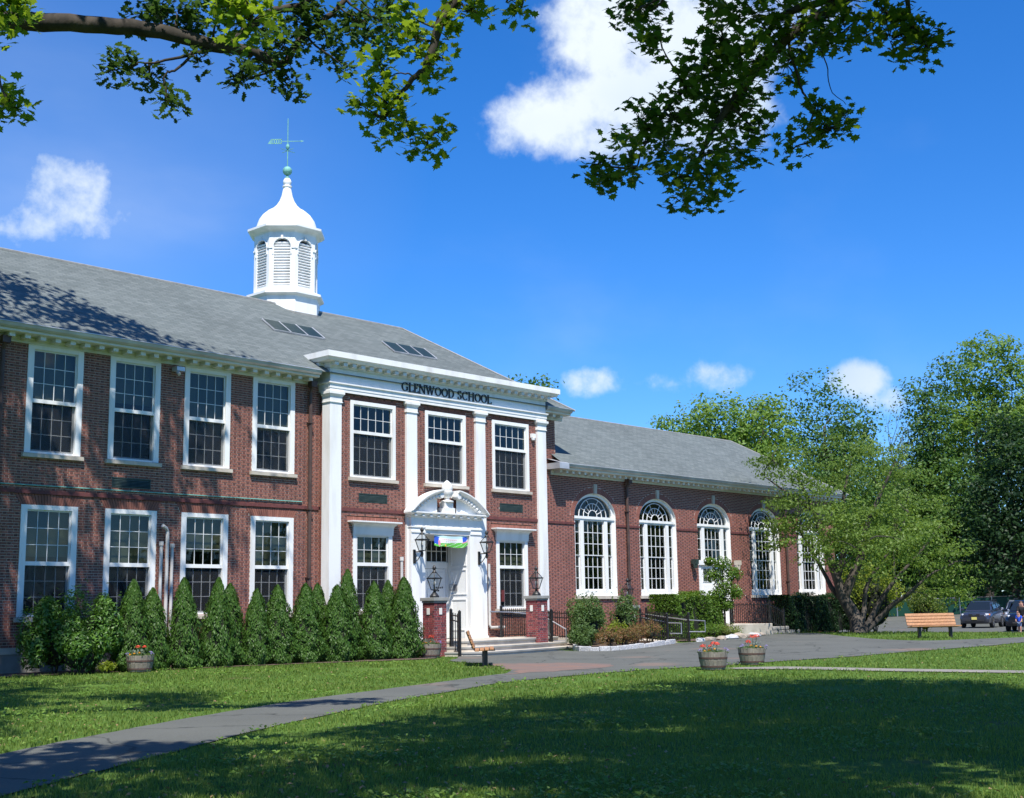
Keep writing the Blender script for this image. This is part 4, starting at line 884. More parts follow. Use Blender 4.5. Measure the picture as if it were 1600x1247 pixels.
# ------------------------------------------------------------------ front steps, piers, lanterns
def poly_slab(b, pts, z0, z1, m=0):
    n = len(pts); b.add([(x, y, z0) for x, y in pts]+[(x, y, z1) for x, y in pts], [tuple(range(n-1, -1, -1)), tuple(range(n, 2*n))]+[(i, (i+1) % n, (i+1) % n+n, i+n) for i in range(n)], m)
steps = thing('front_steps', (30.5, -2.5, .2), 'three bowed stone steps with dark nosings below the white school doorway', 'steps')
def bow(off):
    xs = np.linspace(27.75+off*.2, 34.35-off*.35, 16)
    f = lambda x: -3.72+off+1.05*max(0, (x-29.4)/5.0)**1.25+1.3*max(0, (28.75+off*.2-x)/1.0)**2
    return [(float(x), f(x)) for x in xs]
for k, (z0, z1) in enumerate(((.12, .36), (.30, .51), (.48, .68))):
    pts = bow(.34*k); b = MB(); poly_slab(b, pts+[(pts[-1][0], -.45), (pts[0][0], -.45)], z0, z1-.055); b.build('riser', M['conc'], steps)
    # tread slabs laid with joints
    cuts = [0, 4, 8, 12, 15]
    for a, c in zip(cuts, cuts[1:]):
        seg_ = pts[a:c+1]; out = [(x, y-.035) for x, y in seg_]; inn = [(x, (y+.45) if k < 2 else -.44) for x, y in seg_][::-1]
        out[0] = (out[0][0]+.004, out[0][1]); inn[-1] = (inn[-1][0]+.004, inn[-1][1])
        bb = MB(); poly_slab(bb, out+inn, z1-.055, z1+random.uniform(-.003, .003)); bevel(bb.build('tread', M['conc'], steps), .012)
        bb = MB(); poly_slab(bb, [(x, y-.037) for x, y in seg_]+[(x, y-.012) for x, y in seg_][::-1], z1-.062, z1-.012); bb.build('nosing', M['blue'], steps)
S_P = .52
def pier(cx_, cy__, z0, z1, label, plates=True):
    p = thing('brick_pier', (cx_, cy__, z0), label, 'pier', 'brick piers carrying lanterns beside the entrance')
    bk, mo = MB(), MB(); h = S_P/2; zt = z1-.16
    for ori in (lambda u, d, z: (cx_+u, cy__-h+d, z), lambda u, d, z: (cx_-h+d, cy__-u, z), lambda u, d, z: (cx_+h-d, cy__+u, z), lambda u, d, z: (cx_-u, cy__+h-d, z)):
        lay(bk, mo, -h, h, z0, zt-.10, 0, [], ori=ori)
        n = 8
        for i in range(n):
            a, c = -h+i*S_P/n+.006, -h+(i+1)*S_P/n-.006
            q = [ori(a, -.004, zt-.095), ori(c, -.004, zt-.095), ori(c, -.004, zt-.005), ori(a, -.004, zt-.005)]; r = [ori(a, .009, zt-.095), ori(c, .009, zt-.095), ori(c, .009, zt-.005), ori(a, .009, zt-.005)]
            bk.add(q+r, [(0,1,2,3),(4,0,3,7),(1,5,6,2),(3,2,6,7),(4,5,1,0)], 0)
        mo.quad(ori(-h, .008, zt-.1), ori(h, .008, zt-.1), ori(h, .008, zt), ori(-h, .008, zt))
    bk.build('brickwork', [M['pierbrick'], M['pierbrick']], p, kind='stuff'); mo.build('mortar', M['mortar'], p)
    bevel(MB().box(cx_-h-.02, cx_+h+.02, cy__-h-.02, cy__+h+.02, zt, zt+.06).box(cx_-h-.06, cx_+h+.06, cy__-h-.06, cy__+h+.06, zt+.06, z1).build('cap', M['blue'], p), .008)
    if plates:
        pm = flat('cream_plate', (.72, .70, .64), .5) if 'cream_plate' not in bpy.data.materials else bpy.data.materials['cream_plate']
        zz = z1-.52
        bevel(MB().box(cx_-.06, cx_+.06, cy__-h-.022, cy__-h, zz, zz+.20).build('light_plate', pm, p), .006); bevel(MB().box(cx_-h-.022, cx_-h, cy__-.06, cy__+.06, zz, zz+.20).build('light_plate', pm, p), .006)
    return p
pier(27.76, -2.55, .22, 2.02, 'brick pier with stone cap and two cream plates beside the red-flowered tub')
pier(32.78, -2.30, .30, 2.07, 'brick pier with stone cap at the foot of the ramp fence')
pier(37.75, -2.35, .30, 1.70, 'lower brick pier half hidden by shrubs before the arched windows')
def lantern_head(b, g, c, z0, s=1.0):
    """tapered glazed box with glazed hipped top; corner bars in b, panes in g"""
    x, y = c; r0, r1, r2 = .115*s, .245*s, .05*s; zA, zB, zC = z0, z0+.42*s, z0+.64*s
    sq = lambda r, z: [Vector((x+r*sx, y+r*sy, z)) for sx, sy in ((-1,-1),(1,-1),(1,1),(-1,1))]
    A, B, C = sq(r0*.75, zA), sq(r1*.75, zB), sq(r2, zC)
    for i in range(4):
        b.bar(A[i], B[i], .034*s); b.bar(B[i], C[i], .026*s); b.bar(A[i], A[(i+1) % 4], .03*s); b.bar(B[i], B[(i+1) % 4], .05*s)
        b.bar(B[i], B[i]+(B[i]-Vector((x, y, zB))).normalized()*.05*s, .02*s)
        g.quad(A[i], A[(i+1) % 4], B[(i+1) % 4], B[i]); g.quad(B[i], B[(i+1) % 4], C[(i+1) % 4], C[i])
    b.lathe([(.075*s, zC-.02), (.085*s, zC+.01), (.05*s, zC+.05), (.035*s, zC+.07), (.075*s, zC+.11), (.075*s, zC+.15), (.03*s, zC+.20), (.004, zC+.23)], 10, x, y)
    b.lathe([(.085*s, zA-.02), (.085*s, zA+.01)], 8, x, y)
    return zA
bulb = flat('frosted_bulb', (.75, .75, .72), .4)
def pier_lantern(cx_, cy__, z0, label):
    t = thing('pier_lantern', (cx_, cy__, z0), label, 'lantern', 'black lanterns on the piers'); b, g = MB(), MB()
    b.lathe([(.15, z0), (.15, z0+.05), (.12, z0+.09), (.055, z0+.16), (.035, z0+.20), (.05, z0+.23)], 12, cx_, cy__); fr = lantern_head(b, g, (cx_, cy__), z0+.24, .84)
    b.build('frame', M['black'], t); g.build('glass', M['lampglass'], t)
    MB().lathe([(.02, z0+.25), (.022, z0+.36), (.034, z0+.39), (.04, z0+.46), (.02, z0+.51)], 10, cx_, cy__).build('bulb', bulb, t, smooth=True)
pier_lantern(27.76, -2.55, 2.02, 'black glazed lantern on the brick pier beside the red-flowered tub')
pier_lantern(32.78, -2.30, 2.07, 'black glazed lantern on the brick pier by the ramp fence')
pier_lantern(37.75, -2.35, 1.70, 'black glazed lantern on the low pier behind the shrubs')
def wall_lantern(x, z, label):
    y = DYF-.38; t = thing('wall_lantern', (x, DYF, z-.3), label, 'lantern', 'black bracket lanterns on the doorway'); b, g = MB(), MB()
    lantern_head(b, g, (x, y), z, .84)
    b.box(x-.05, x+.05, DYF-.03, DYF, z-.40, z+.05); b.bar((x, DYF-.02, z-.03), (x, y, z-.03), .035)
    pts = [(x, DYF-.02, z-.36), (x, DYF-.16, z-.30), (x, DYF-.30, z-.16), (x, y, z-.03)]; b.tube(pts, .016, 6)
    b.tube([(x, DYF-.05-.06*math.sin(a), z-.16-.07*math.cos(a)) for a in np.linspace(0, 5, 10)], .012, 5)
    b.lathe([(.03, z-.20), (.05, z-.10), (.03, z-.02)], 8, x, y)
    b.build('frame', M['black'], t); g.build('glass', M['lampglass'], t)
    MB().lathe([(.02, z+.02), (.025, z+.08), (.04, z+.15), (.04, z+.25), (.02, z+.30)], 10, x, y).build('bulb', bulb, t, smooth=True)
wall_lantern(28.62, 3.55, 'black bracket lantern left of the school door')
wall_lantern(31.64, 3.55, 'black bracket lantern right of the school door')
# banner across the doorway
def banner():
    t = thing('door_banner', (30.42, -.62, 3.9), 'white blue and green printed banner strung across the doorway', 'banner')
    cols = [flat('banner_white', (.80, .82, .80), .7), flat('banner_blue', (.03, .10, .55), .7), flat('banner_green', (.12, .50, .06), .7), flat('banner_pink', (.75, .28, .36), .7), flat('banner_sky', (.55, .78, .80), .7), flat('banner_yellow', (.8, .5, .05), .7), flat('banner_grey', (.45, .45, .48), .7), flat('banner_red', (.75, .45, .45), .7)]
    b = MB(); n, k = 52, 20; x0, x1 = 29.60, 31.16
    def pt(i, j):
        u, v = i/n, j/k; x = x0+(x1-x0)*u; top = 4.13-.05*math.sin(PI*u); bot = 3.72+.02*math.sin(7*u)+.22*max(0, u-.82)**1.0*2+.10*max(0, .08-u)*6
        return (x+.03*v*math.sin(3*u), -.63-.05*math.sin(PI*u)-.03*v*math.sin(9*u), top+(bot-top)*v)
    for i in range(n):
        for j in range(k):
            u, v = (i+.5)/n, (j+.5)/k; m = 4 if v < .22 else 0
            gr = .63+.07*math.sin(5*u+1); 
            if v > gr: m = 2
            if v > gr and (i*7+j*3) % 11 == 0: m = 0
            if .26 < u < .31 and v > .82: m = 5
            if u < .13-.02*v and .15 < v < .80 and u < .02+.22*(.85-abs(v-.5)): m = 1
            if .10 < u < .15 and .45 < v < .9: m = 3
            if u > .83 and .12 < v < .55 and (u-.83) < .3*(.6-abs(v-.3)): m = 1
            if u > .80 and .55 <= v < .63: m = 3
            if .22 < u < .64 and .32 < v < .42 and (i*5+j) % 3: m = 7
            if .28 < u < .62 and .50 < v < .55 and i % 3: m = 6
            b.quad(pt(i, j), pt(i+1, j), pt(i+1, j+1), pt(i, j+1), m)
    b.build('cloth', cols, t)
    c = MB()
    for u in (0, n): c.tube([pt(u, 0), (pt(u, 0)[0]+(-.35 if u == 0 else .12), -.70, 4.16)], .006, 4)
    c.build('cord', M['black'], t)
banner()
# ------------------------------------------------------------------ iron fences, gates, hand rails
def fence(name, pts, label, h=.95, sp=.115, posts=True, top2=True, group=None, cat='fence', rail=None):
    p0 = pts[0]; t = thing(name, (p0[0], p0[1], p0[2]), label, cat, group)
    rl = MB()
    for a, b_ in zip(pts, pts[1:]):
        A, B = Vector(a), Vector(b_); L = (B-A).length; n = max(2, int(L/sp)); up = Vector((0,0,1))
        for z in ((.10, h-.06, h-.22) if top2 else (.10, h-.06)): rl.bar(A+up*z, B+up*z, .03, .035)
        for i in range(1, n):
            P = A.lerp(B, i/n); MB().bar(P+up*.04, P+up*(h+.02), .021).build('picket', M['black'], t)
    rl.build('rails', M['black'], t)
    if posts:
        for a in pts: A = Vector(a); MB().box(A.x-.035, A.x+.035, A.y-.035, A.y+.035, A.z-.05, A.z+h+.08).lathe([(.05, A.z+h+.08), (.05, A.z+h+.10), (.01, A.z+h+.14)], 8, A.x, A.y).build('post', M['black'], t)
    if rail: MB().tube(rail, .024, 8).build('hand_rail', M['steel'], t)
    return t
fence('iron_gate', [(28.30, -2.72, .30), (28.12, -3.28, .24)], 'open black iron gate beside the pier with the red-flowered tub', h=1.25, sp=.13, cat='gate', rail=[(28.12, -3.25, 1.06), (29.0, -2.4, .98), (29.25, -1.75, .95), (29.25, -1.75, .62), (28.75, -1.75, .62)])
fence('iron_gate', [(33.62, -1.85, .40), (33.40, -2.40, .30)], 'open black iron gate where the granite kerb meets the steps', h=1.20, sp=.13, cat='gate')
fence('ramp_fence', [(32.45, -.95, .66), (33.75, -1.02, .66)], 'black iron fence beside the white doorway with steel hand rail', h=.98, sp=.10, rail=[(31.9, -.95, 1.56), (32.9, -1.05, 1.52), (33.9, -1.5, 1.42), (34.1, -2.45, .92), (34.1, -2.45, .52), (33.7, -2.25, .52)])
fence('ramp_fence', [(33.95, -1.02, .62), (37.1, -1.3, .45)], 'black iron fence behind the shrubs of the ramp bed', h=.98, sp=.11)
fence('ramp_fence', [(37.95, -2.75, .50), (38.00, -3.90, .33)], 'black iron fence on the shrub side of the ramp', h=.95, sp=.10, rail=[(37.98, -2.8, 1.26), (38.05, -3.9, 1.06), (38.1, -4.45, 1.04), (38.1, -4.45, .68), (38.03, -4.0, .68)])
fence('ramp_fence', [(39.3, -2.0, .55), (39.05, -4.10, .34)], 'black iron fence on the hedge side of the ramp', h=.95, sp=.10, rail=[(39.25, -2.0, 1.36), (39.05, -4.1, 1.14), (39.15, -4.75, 1.10), (39.15, -4.75, .72), (38.95, -4.2, .72)])
rp_ = MB(); rp_.add([(34.4, -.02, .66), (34.4, -1.05, .66), (37.2, -1.35, .50), (37.2, -.02, .50)], [(0,1,2,3)]); rp_.add([(37.2, -.02, .50), (37.2, -1.35, .50), (38.1, -4.1, .32), (39.0, -4.15, .32), (39.35, -2, .45), (39.0, -.02, .5)], [(0,1,2,3,4,5)])
rp_.add([(34.4, -1.05, .66), (34.4, -1.05, .1), (37.2, -1.35, .1), (37.2, -1.35, .5)], [(0,1,2,3)]); rp_.add([(37.2, -1.35, .5), (37.2, -1.35, .1), (38.1, -4.1, .1), (38.1, -4.1, .32)], [(0,1,2,3)])
tag(rp_.build('access_ramp', M['conc'], None), kind='structure')
# side-door stoop, stone steps, railing
st = thing('side_stoop', (47, -.8, .38), 'concrete stoop with rough stone steps at the white side door of the hall', 'steps')
bevel(MB().box(45.4, 48.6, -1.75, 0, .2, .86).build('landing', M['conc'], st), .02)
for k in range(3):
    xs = 48.62; L = 3.4-.9*k
    n = int(L/.45); 
    for i in range(n):
        a = xs+i*.45; 
        for r in range(1):
            bb = MB().box(a+.012, a+.44, -1.75+.004*k, -1.35, .22+.17*k, .22+.17*(k+1)-.012); bevel(bb.build('stone_block', M['fieldstone'], st), .03)
    bevel(MB().box(xs, xs+L-.05, -1.34, -.02, .2+.17*k, .2+.17*(k+1)-.01).build('step', M['conc'], st), .015)
fence('stoop_railing', [(45.5, -1.68, .86), (48.55, -1.68, .86), (49.6, -1.72, .50)], 'thin black railing round the side door stoop', h=.86, sp=.14, top2=False, cat='railing')
# granite kerb round the planting bed
kp = [(34.45, -2.55), (33.5, -3.35), (32.95, -4.10), (32.95, -4.70), (33.5, -5.02), (35.06, -4.95), (36.4, -4.65), (37.5, -4.35), (37.98, -4.2)]
kerb = thing('granite_kerb', (34.5, -4.5, .22), 'pale granite block kerb curving round the shrub bed', 'kerb')
acc = 0; P = [Vector((x, y, 0)) for x, y in kp]; tot = sum((b_-a).length for a, b_ in zip(P, P[1:]))
def along(s):
    for a, b_ in zip(P, P[1:]):
        L = (b_-a).length
        if s <= L: return a.lerp(b_, s/L)
        s -= L
    return P[-1]
nk = int(tot/.36)
for i in range(nk):
    a, b_ = along(i*tot/nk+.008), along((i+1)*tot/nk-.008); c = (a+b_)/2; d = (b_-a)/2; nrm = Vector((-d.y, d.x, 0)).normalized(); z = zg(c.x, c.y)
    hgt = .105+random.uniform(-.012, .015); bevel(MB().obox((c.x+random.uniform(-.01, .01), c.y+random.uniform(-.015, .015), z+hgt-.06), d, nrm*.075, (0, 0, hgt)).build('kerb_stone', M['granite'], kerb), .018)
rk = [(39.3, -4.45, .2), (39.8, -4.5, .24), (40.5, -4.55, .22), (41.3, -4.4, .3), (42.3, -4.15, .33), (43.3, -3.85, .26), (44.3, -3.45, .3), (45.3, -2.95, .26), (46.2, -2.6, .22)]
for i, (x, y, r) in enumerate(rk):
    bm = bmesh.new(); bmesh.ops.create_icosphere(bm, subdivisions=2, radius=1)
    ph_ = [random.uniform(0, 6) for _ in range(6)]
    for v_ in bm.verts:
        c = v_.co; k = 1+.16*math.sin(3*c.x+ph_[0])+.14*math.sin(4*c.y+ph_[1])+.1*math.sin(5*c.z+ph_[2]); v_.co = Vector((c.x*r*k*1.1, c.y*r*k*.8, c.z*r*k*.5))
    me = bpy.data.meshes.new('edging_rock'); bm.to_mesh(me); bm.free(); me.materials.append(M['tanrock'] if i % 3 else M['granite'])
    o = link('edging_rock', me, None, (x, y, zg(x, y)+.05)); tag(o, 'rounded tan edging rock in the row before the side stoop', 'rock', 'edging rocks along the drive')
# ------------------------------------------------------------------ ground, drive, paths
def ground_sheet():
    xs = sorted(set([-700, -400, -200, -100, -60, -40, -30]+list(range(-24, 112, 2))+[33, 41, 101, 120, 150, 200, 300, 450, 700])); ys = sorted(set([-700, -400, -200, -100, -70, -50, -44, -40, -36.4]+list(range(-34, 30, 2))+[-31.6, -7.6, 35, 45, 60, 90, 150, 250, 400, 700]))
    v = [(x, y, zg(x, y)) for y in ys for x in xs]; nx = len(xs)
    f = [(j*nx+i, j*nx+i+1, (j+1)*nx+i+1, (j+1)*nx+i) for j in range(len(ys)-1) for i in range(nx-1)]
    me = bpy.data.meshes.new('ground'); me.from_pydata(v, [], f); me.materials.append(M['ground']); return tag(link('ground', me), kind='structure')
ground_sheet()
def smoothline(pts, n=5):
    """Catmull-Rom through the points"""
    out = []; P = [np.array(p, float) for p in pts]
    for i in range(len(P)-1):
        p0, p1, p2, p3 = P[max(i-1, 0)], P[i], P[i+1], P[min(i+2, len(P)-1)]
        for k in range(n):
            t = k/n; out.append(.5*((2*p1)+(-p0+p2)*t+(2*p0-5*p1+4*p2-p3)*t*t+(-p0+3*p1-3*p2+p3)*t**3))
    out.append(P[-1]); return [tuple(p) for p in out]
def rough(pts, a=.05):
    return [(x+a*(math.sin(7.1*x+3*y)+.6*math.sin(17*y-5*x)), y+a*(math.sin(6.3*y-4*x)+.6*math.sin(19*x+2*y))) for x, y in pts]
DRAPED = []
def drape(name, outline, mat, dz, step=1.5, skirt=True):
    O = [Vector(p) for p in outline]; n = len(O); xs = [p.x for p in O]; ys = [p.y for p in O]
    pts = list(O)
    for x in np.arange(min(xs)+step/2, max(xs), step):
        for y in np.arange(min(ys)+step/2, max(ys), step): pts.append(Vector((x, y)))
    edges = [(i, (i+1) % n) for i in range(n)]
    V, E, F, *_ = delaunay_2d_cdt(pts, edges, [], 2, 1e-4) if False else delaunay_2d_cdt(pts, edges, [tuple(range(n))], 1, 1e-4)
    b = MB(); b.v = [(p.x, p.y, zg(p.x, p.y)+dz) for p in V]; b.f = [tuple(f) for f in F]; b.m = [0]*len(F)
    DRAPED.append([(p.x, p.y) for p in O])
    return tag(b.build(name, mat, None), kind='structure')
up_ = smoothline([(-6, -24.6), (0, -21.5), (4, -19.2), (6.79, -17.6), (8.53, -16.55), (10.72, -15.33), (12.74, -14.43), (14.72, -13.62), (17.26, -12.83), (19.44, -12.06), (21.55, -11.37)])
wedge = smoothline([(22.45, -10.7), (23.6, -9.3), (24.54, -7.88), (25.0, -6.6), (25.6, -5.4), (26.9, -4.4), (27.7, -3.6)])
right_up = [(28.4, -3.1), (33.2, -2.5), (32.9, -4.1), (33.4, -4.9), (35.06, -4.85), (37.04, -4.40), (38.2, -4.2)]+smoothline([(39.2, -4.5), (41.0, -4.6), (43.0, -4.1), (45.2, -3.2), (47.0, -2.2), (49.6, -1.9), (50.4, -2.6), (48.6, -4.3), (45.98, -6.4), (43.6, -8.6), (42.0, -10.6), (41.9, -12.0), (43.99, -12.6), (46.83, -13.3), (52, -14.4), (60, -16)])
low_r = smoothline([(60, -18.4), (52, -17.2), (46.0, -15.9), (41.6, -15.4), (39.01, -15.06), (35.62, -14.24), (32.86, -13.75), (29.23, -13.5), (26.45, -13.35), (24.27, -13.1), (21.86, -13.18), (19.42, -13.54), (17.72, -14.13), (15.11, -15.18), (13.2, -16.09), (10.7, -17.34), (8.56, -18.64), (6.8, -19.75), (5.35, -20.62), (3, -22.2), (-1, -24.6), (-6, -27.4)])
drape('asphalt_drive', rough(up_, .025)+wedge+right_up+rough(low_r, .025), M['asphalt'], .014)
drape('worn_earth', rough(smoothline([(21.3, -11.6), (22.3, -10.9), (23.5, -9.4), (24.4, -8.2), (25.3, -8.6), (26.2, -9.8), (25.6, -11.2), (23.6, -11.8), (21.3, -11.6)]), .12), surf('worn_red_earth', (.20, .12, .09), (.15, .115, .10), 2.5, rough=1, bump=.4), .018, 1.0)
drape('concrete_path', smoothline([(26.0, -14.3), (26.75, -14.6), (27.46, -15.44), (27.89, -17.68), (28.65, -20.31), (30.2, -25)])+smoothline([(29.1, -25.4), (27.71, -20.68), (26.93, -18.15), (26.49, -16.01), (25.85, -14.7)]), surf('pale_concrete', (.27, .25, .21), (.2, .185, .16), 2, rough=.9, bump=.2), .020)
drape('parking_lot', [(58, -1.5), (61, -8), (58, -13), (59.5, -16), (59.5, -19), (110, -30), (118, 20), (98, 24), (80, 14), (62, 6)], M['asphalt'], .02, 4)
drape('planting_bed', rough(smoothline([(9, .3), (9, -1.2), (13, -1.7), (17.4, -2.1), (19.8, -2.45), (22.5, -2.9), (24.6, -3.6), (26.2, -3.9), (27.4, -3.2), (27.7, -2.3), (27.7, -.4), (25.2, -.1), (15, .1), (9, .3)]), .06), M['mulch'], .02)
drape('planting_bed', [(34.4, -.1), (34.4, -2.6), (33.1, -4.1), (33.4, -4.9), (35.06, -4.85), (37.04, -4.40), (38.0, -4.2), (37.6, -1.5), (37.2, -1.2), (36, -.1)], M['mulch'], .10)
drape('planting_bed', smoothline([(39.2, -.1), (39.3, -4.3), (40.6, -4.5), (43, -4.0), (45.6, -2.8), (45.4, -.1)], 3), M['mulch'], .03)
drape('planting_bed', smoothline([(48.6, -.1), (49, -1.3), (52, -1.6), (57, -1.5), (58, -.3), (57.5, -.1)], 3), M['mulch'], .035)
# painted stall lines
for i, x in enumerate((66.5, 74.5, 82.5)):
    b = MB(); a = Vector((x, -9+i*2.6, 0)); d = Vector((.93, .36, 0)); nrm = Vector((-d.y, d.x, 0))*.06
    q = [a-nrm, a+nrm, a+d*5+nrm, a+d*5-nrm]; b.add([(p.x, p.y, zg(p.x, p.y)+.03) for p in q], [(0,3,2,1)]); tag(b.build('painted_line', M['white'], None), kind='structure')
b = MB()
for i in range(30):
    t = i/30; x0, y0 = 80+24*t, 14.0+9.5*t; x1, y1 = 80+24*(i+.97)/30, 14.0+9.5*(i+.97)/30
    b.add([(x0, y0, zg(x0, y0)+.12), (x1, y1, zg(x1, y1)+.12), (x1-.1, y1+.3, zg(x1, y1)+.12), (x0-.1, y0+.3, zg(x0, y0)+.12), (x0, y0, zg(x0, y0)-.02), (x1, y1, zg(x1, y1)-.02)], [(0,1,2,3),(4,5,1,0)])
tag(b.build('lot_kerb', M['conc'], None), kind='structure')
# ------------------------------------------------------------------ small leaf helper
def leaf_mesh(name, pos, nrm, size, mat, shape='quad', parent=None, kind='stuff', curl=.25, roll=None, asp=1.0, droop=None):
    """one mesh of many separate blades; pos, nrm: (n,3), size: (n,)"""
    pos = np.asarray(pos, float); nrm = np.asarray(nrm, float); size = np.asarray(size, float); n = len(pos)
    nrm = nrm/(np.linalg.norm(nrm, axis=1, keepdims=True)+1e-9)
    if droop is None: t = RNG.normal(size=(n, 3))
    else: t = np.asarray(droop, float)+RNG.normal(scale=.35, size=(n, 3))
    t = t-(t*nrm).sum(1, keepdims=True)*nrm; t /= np.linalg.norm(t, axis=1, keepdims=True)+1e-9
    s = np.cross(nrm, t)
    T = SHAPES[shape]; tv, tf = T
    k = len(tv); tv = np.array(tv, float)
    V = (pos[:, None, :] + size[:, None, None]*(tv[None, :, 0:1]*asp*s[:, None, :]+tv[None, :, 1:2]*t[:, None, :]+(curl*tv[None, :, 2:3])*nrm[:, None, :])).reshape(-1, 3)
    V -= np.array(org(parent))
    fl = np.array([len(f) for f in tf]); idx = np.concatenate([np.array(f) for f in tf])
    me = bpy.data.meshes.new(name); me.vertices.add(n*k); me.vertices.foreach_set('co', V.ravel().astype(np.float32))
    L = (idx[None, :]+(np.arange(n)*k)[:, None]).ravel(); me.loops.add(len(L)); me.loops.foreach_set('vertex_index', L.astype(np.int32))
    tot = np.tile(fl, n); st = np.concatenate([[0], np.cumsum(tot)[:-1]]); me.polygons.add(len(tot)); me.polygons.foreach_set('loop_start', st.astype(np.int32)); me.polygons.foreach_set('loop_total', tot.astype(np.int32))
    me.materials.append(mat); me.update(calc_edges=True); 
    o = link(name, me, parent)
    if kind: o['kind'] = kind
    return o
mp_ = [(0, 0), (.16, .12), (.42, .02), (.36, .26), (.54, .42), (.30, .50), (.28, .68), (.12, .62), (0, .98)]
maple = [(x, y-.45, -.6*abs(x)-.25*max(0, y-.5)) for x, y in mp_]+[(-x, y-.45, -.6*abs(x)-.25*max(0, y-.5)) for x, y in mp_[-2:0:-1]]
ok_ = [(0, 0), (.08, .1), (.22, .18), (.13, .3), (.32, .44), (.17, .52), (.30, .74), (.14, .78), (0, 1.0)]
oak = [(x, y-.5, -.5*abs(x)-.2*y) for x, y in ok_]+[(-x, y-.5, -.5*abs(x)-.2*y) for x, y in ok_[-2:0:-1]]
SHAPES = {
    'quad': ([(0, -.5, 0), (.3, -.05, -.3), (0, .5, -.2), (-.3, -.05, -.3)], [(0, 1, 2, 3)]),
    'fold': ([(0, -.5, 0), (.28, 0, .35), (0, .5, -.3), (-.28, 0, .35), (0, 0, 0)], [(0, 1, 4), (1, 2, 4), (2, 3, 4), (3, 0, 4)]),
    'maple': (maple, [tuple(range(len(maple)))]), 'oak': (oak, [tuple(range(len(oak)))]),
    'lance': ([(0, -.5, 0), (.17, -.1, .1), (.13, .2, 0), (0, .5, -.35), (-.13, .2, 0), (-.17, -.1, .1)], [(0, 1, 2, 3, 4, 5)]),
    'spray': ([(0, -.5, 0), (.22, -.1, .1), (.12, .05, 0), (.26, .3, .1), (0, .55, -.2), (-.26, .3, .1), (-.12, .05, 0), (-.22, -.1, .1)], [(0, 1, 2, 3, 4, 5, 6, 7)]),
}
def rdir(n):
    v = RNG.normal(size=(n, 3)); return v/np.linalg.norm(v, axis=1, keepdims=True)
# ------------------------------------------------------------------ flower tubs
def tub(x, y, label, seed, reds, flip=1, lean=.0):
    z = zg(x, y)+.02; t = thing('flower_tub', (x, y, z), label, 'flower tub', 'half-barrel flower tubs'); R = random.Random(seed)
    b = MB(); n = 20; h = .40; r0, r1 = .275, .345
    for i in range(n):
        a0, a1 = 2*PI*(i+.02)/n, 2*PI*(i+.98)/n; dr = R.uniform(-.004, .004)
        P = lambda a, r, zz: (x+(r+dr)*math.cos(a), y+(r+dr)*math.sin(a), z+zz)
        hh = h+R.uniform(-.008, .006); rings = [(r0, 0), ((r0+r1)/2+.012, h*.5), (r1, hh), (r1-.03, hh), (r1-.05, h-.12)]
        vs_ = [P(a, r, zz) for r, zz in rings for a in (a0, a1)]
        b.add(vs_, [(2*k, 2*k+1, 2*k+3, 2*k+2) for k in range(len(rings)-1)])
    b.build('staves', M['barrel'], t, kind='stuff')
    for zz, w in ((.235, .045), (.045, .04)):
        r = r0+(r1-r0)*zz/h+.014; MB().lathe([(r-.02, z+zz), (r+.002, z+zz), (r+.006+.01*w, z+zz+w), (r-.02, z+zz+w)], 28, x, y).build('hoop', M['hoop'], t)
    MB().lathe([(.01, z+.33), (.31, z+.325)], 20, x, y).build('soil', M['soil'], t)
    k = 420; a = RNG.uniform(0, 2*PI, k); rr = .33*np.sqrt(RNG.uniform(0, 1, k))*RNG.uniform(.9, 1.12, k); zz = z+.36+RNG.uniform(0, .11, k)*(1-.5*rr/.33)
    leaf_mesh('foliage', np.stack([x+rr*np.cos(a), y+rr*np.sin(a), zz], 1), rdir(k)+[0, 0, 1.0], RNG.uniform(.03, .06, k), M['leaf_green'], 'fold', t)
    k = 90; a = RNG.uniform(0, 2*PI, k); rr = .2*np.sqrt(RNG.uniform(0, 1, k)); leaf_mesh('silver_foliage', np.stack([x-.05*flip+rr*np.cos(a), y+rr*np.sin(a), z+.42+RNG.uniform(0, .12, k)], 1), rdir(k), RNG.uniform(.04, .08, k), M['leaf_silver'], 'lance', t)
    def head(px, py, pz, r, mt, name, k=60, sz=.035):
        d = rdir(k); d[:, 2] = np.abs(d[:, 2])*.8-.15; leaf_mesh(name, np.array([px, py, pz])+d*r, d, np.full(k, sz), mt, 'quad', t)
        MB().tube([(px, py, z+.36), (px+.01, py, pz)], .006, 4).build('stem', M['leaf_green'], t)
    R_ = Vector((cR.x, cR.y, 0)).normalized()
    for u, v, hz, r in reds:
        px, py = x+R_.x*u, y+R_.y*u; head(px, py, z+hz, r, M['geranium'], 'geranium')
    for u, hz in ((-.10*flip, .44), (.03*flip, .46), (-.2*flip, .42)): head(x+R_.x*u-.12, y+R_.y*u-.1, z+hz, .035, M['marigold'], 'marigold', 18, .03)
    for u, hz in ((.26*flip, .47), (.30*flip, .43), (-.33*flip, .44), (-.3*flip, .38)): head(x+R_.x*u-.05, y+R_.y*u-.08, z+hz, .05, M['violet'], 'lobelia', 26, .025)
    return t
tub(17.58, -2.55, 'grey half-barrel tub with orange and violet flowers before the arborvitae hedge', 1, [(-.06, 0, .60, .07), (.10, 0, .60, .055)])
tub(27.0, -3.15, 'half-barrel tub with one red geranium beside the brick pier', 2, [(.03, 0, .60, .10)])
tub(25.44, -14.35, 'half-barrel tub with spread red geraniums at the end of the concrete path', 3, [(-.22, 0, .52, .085), (.02, 0, .58, .075), (.10, 0, .57, .075), (-.06, .1, .52, .05)])
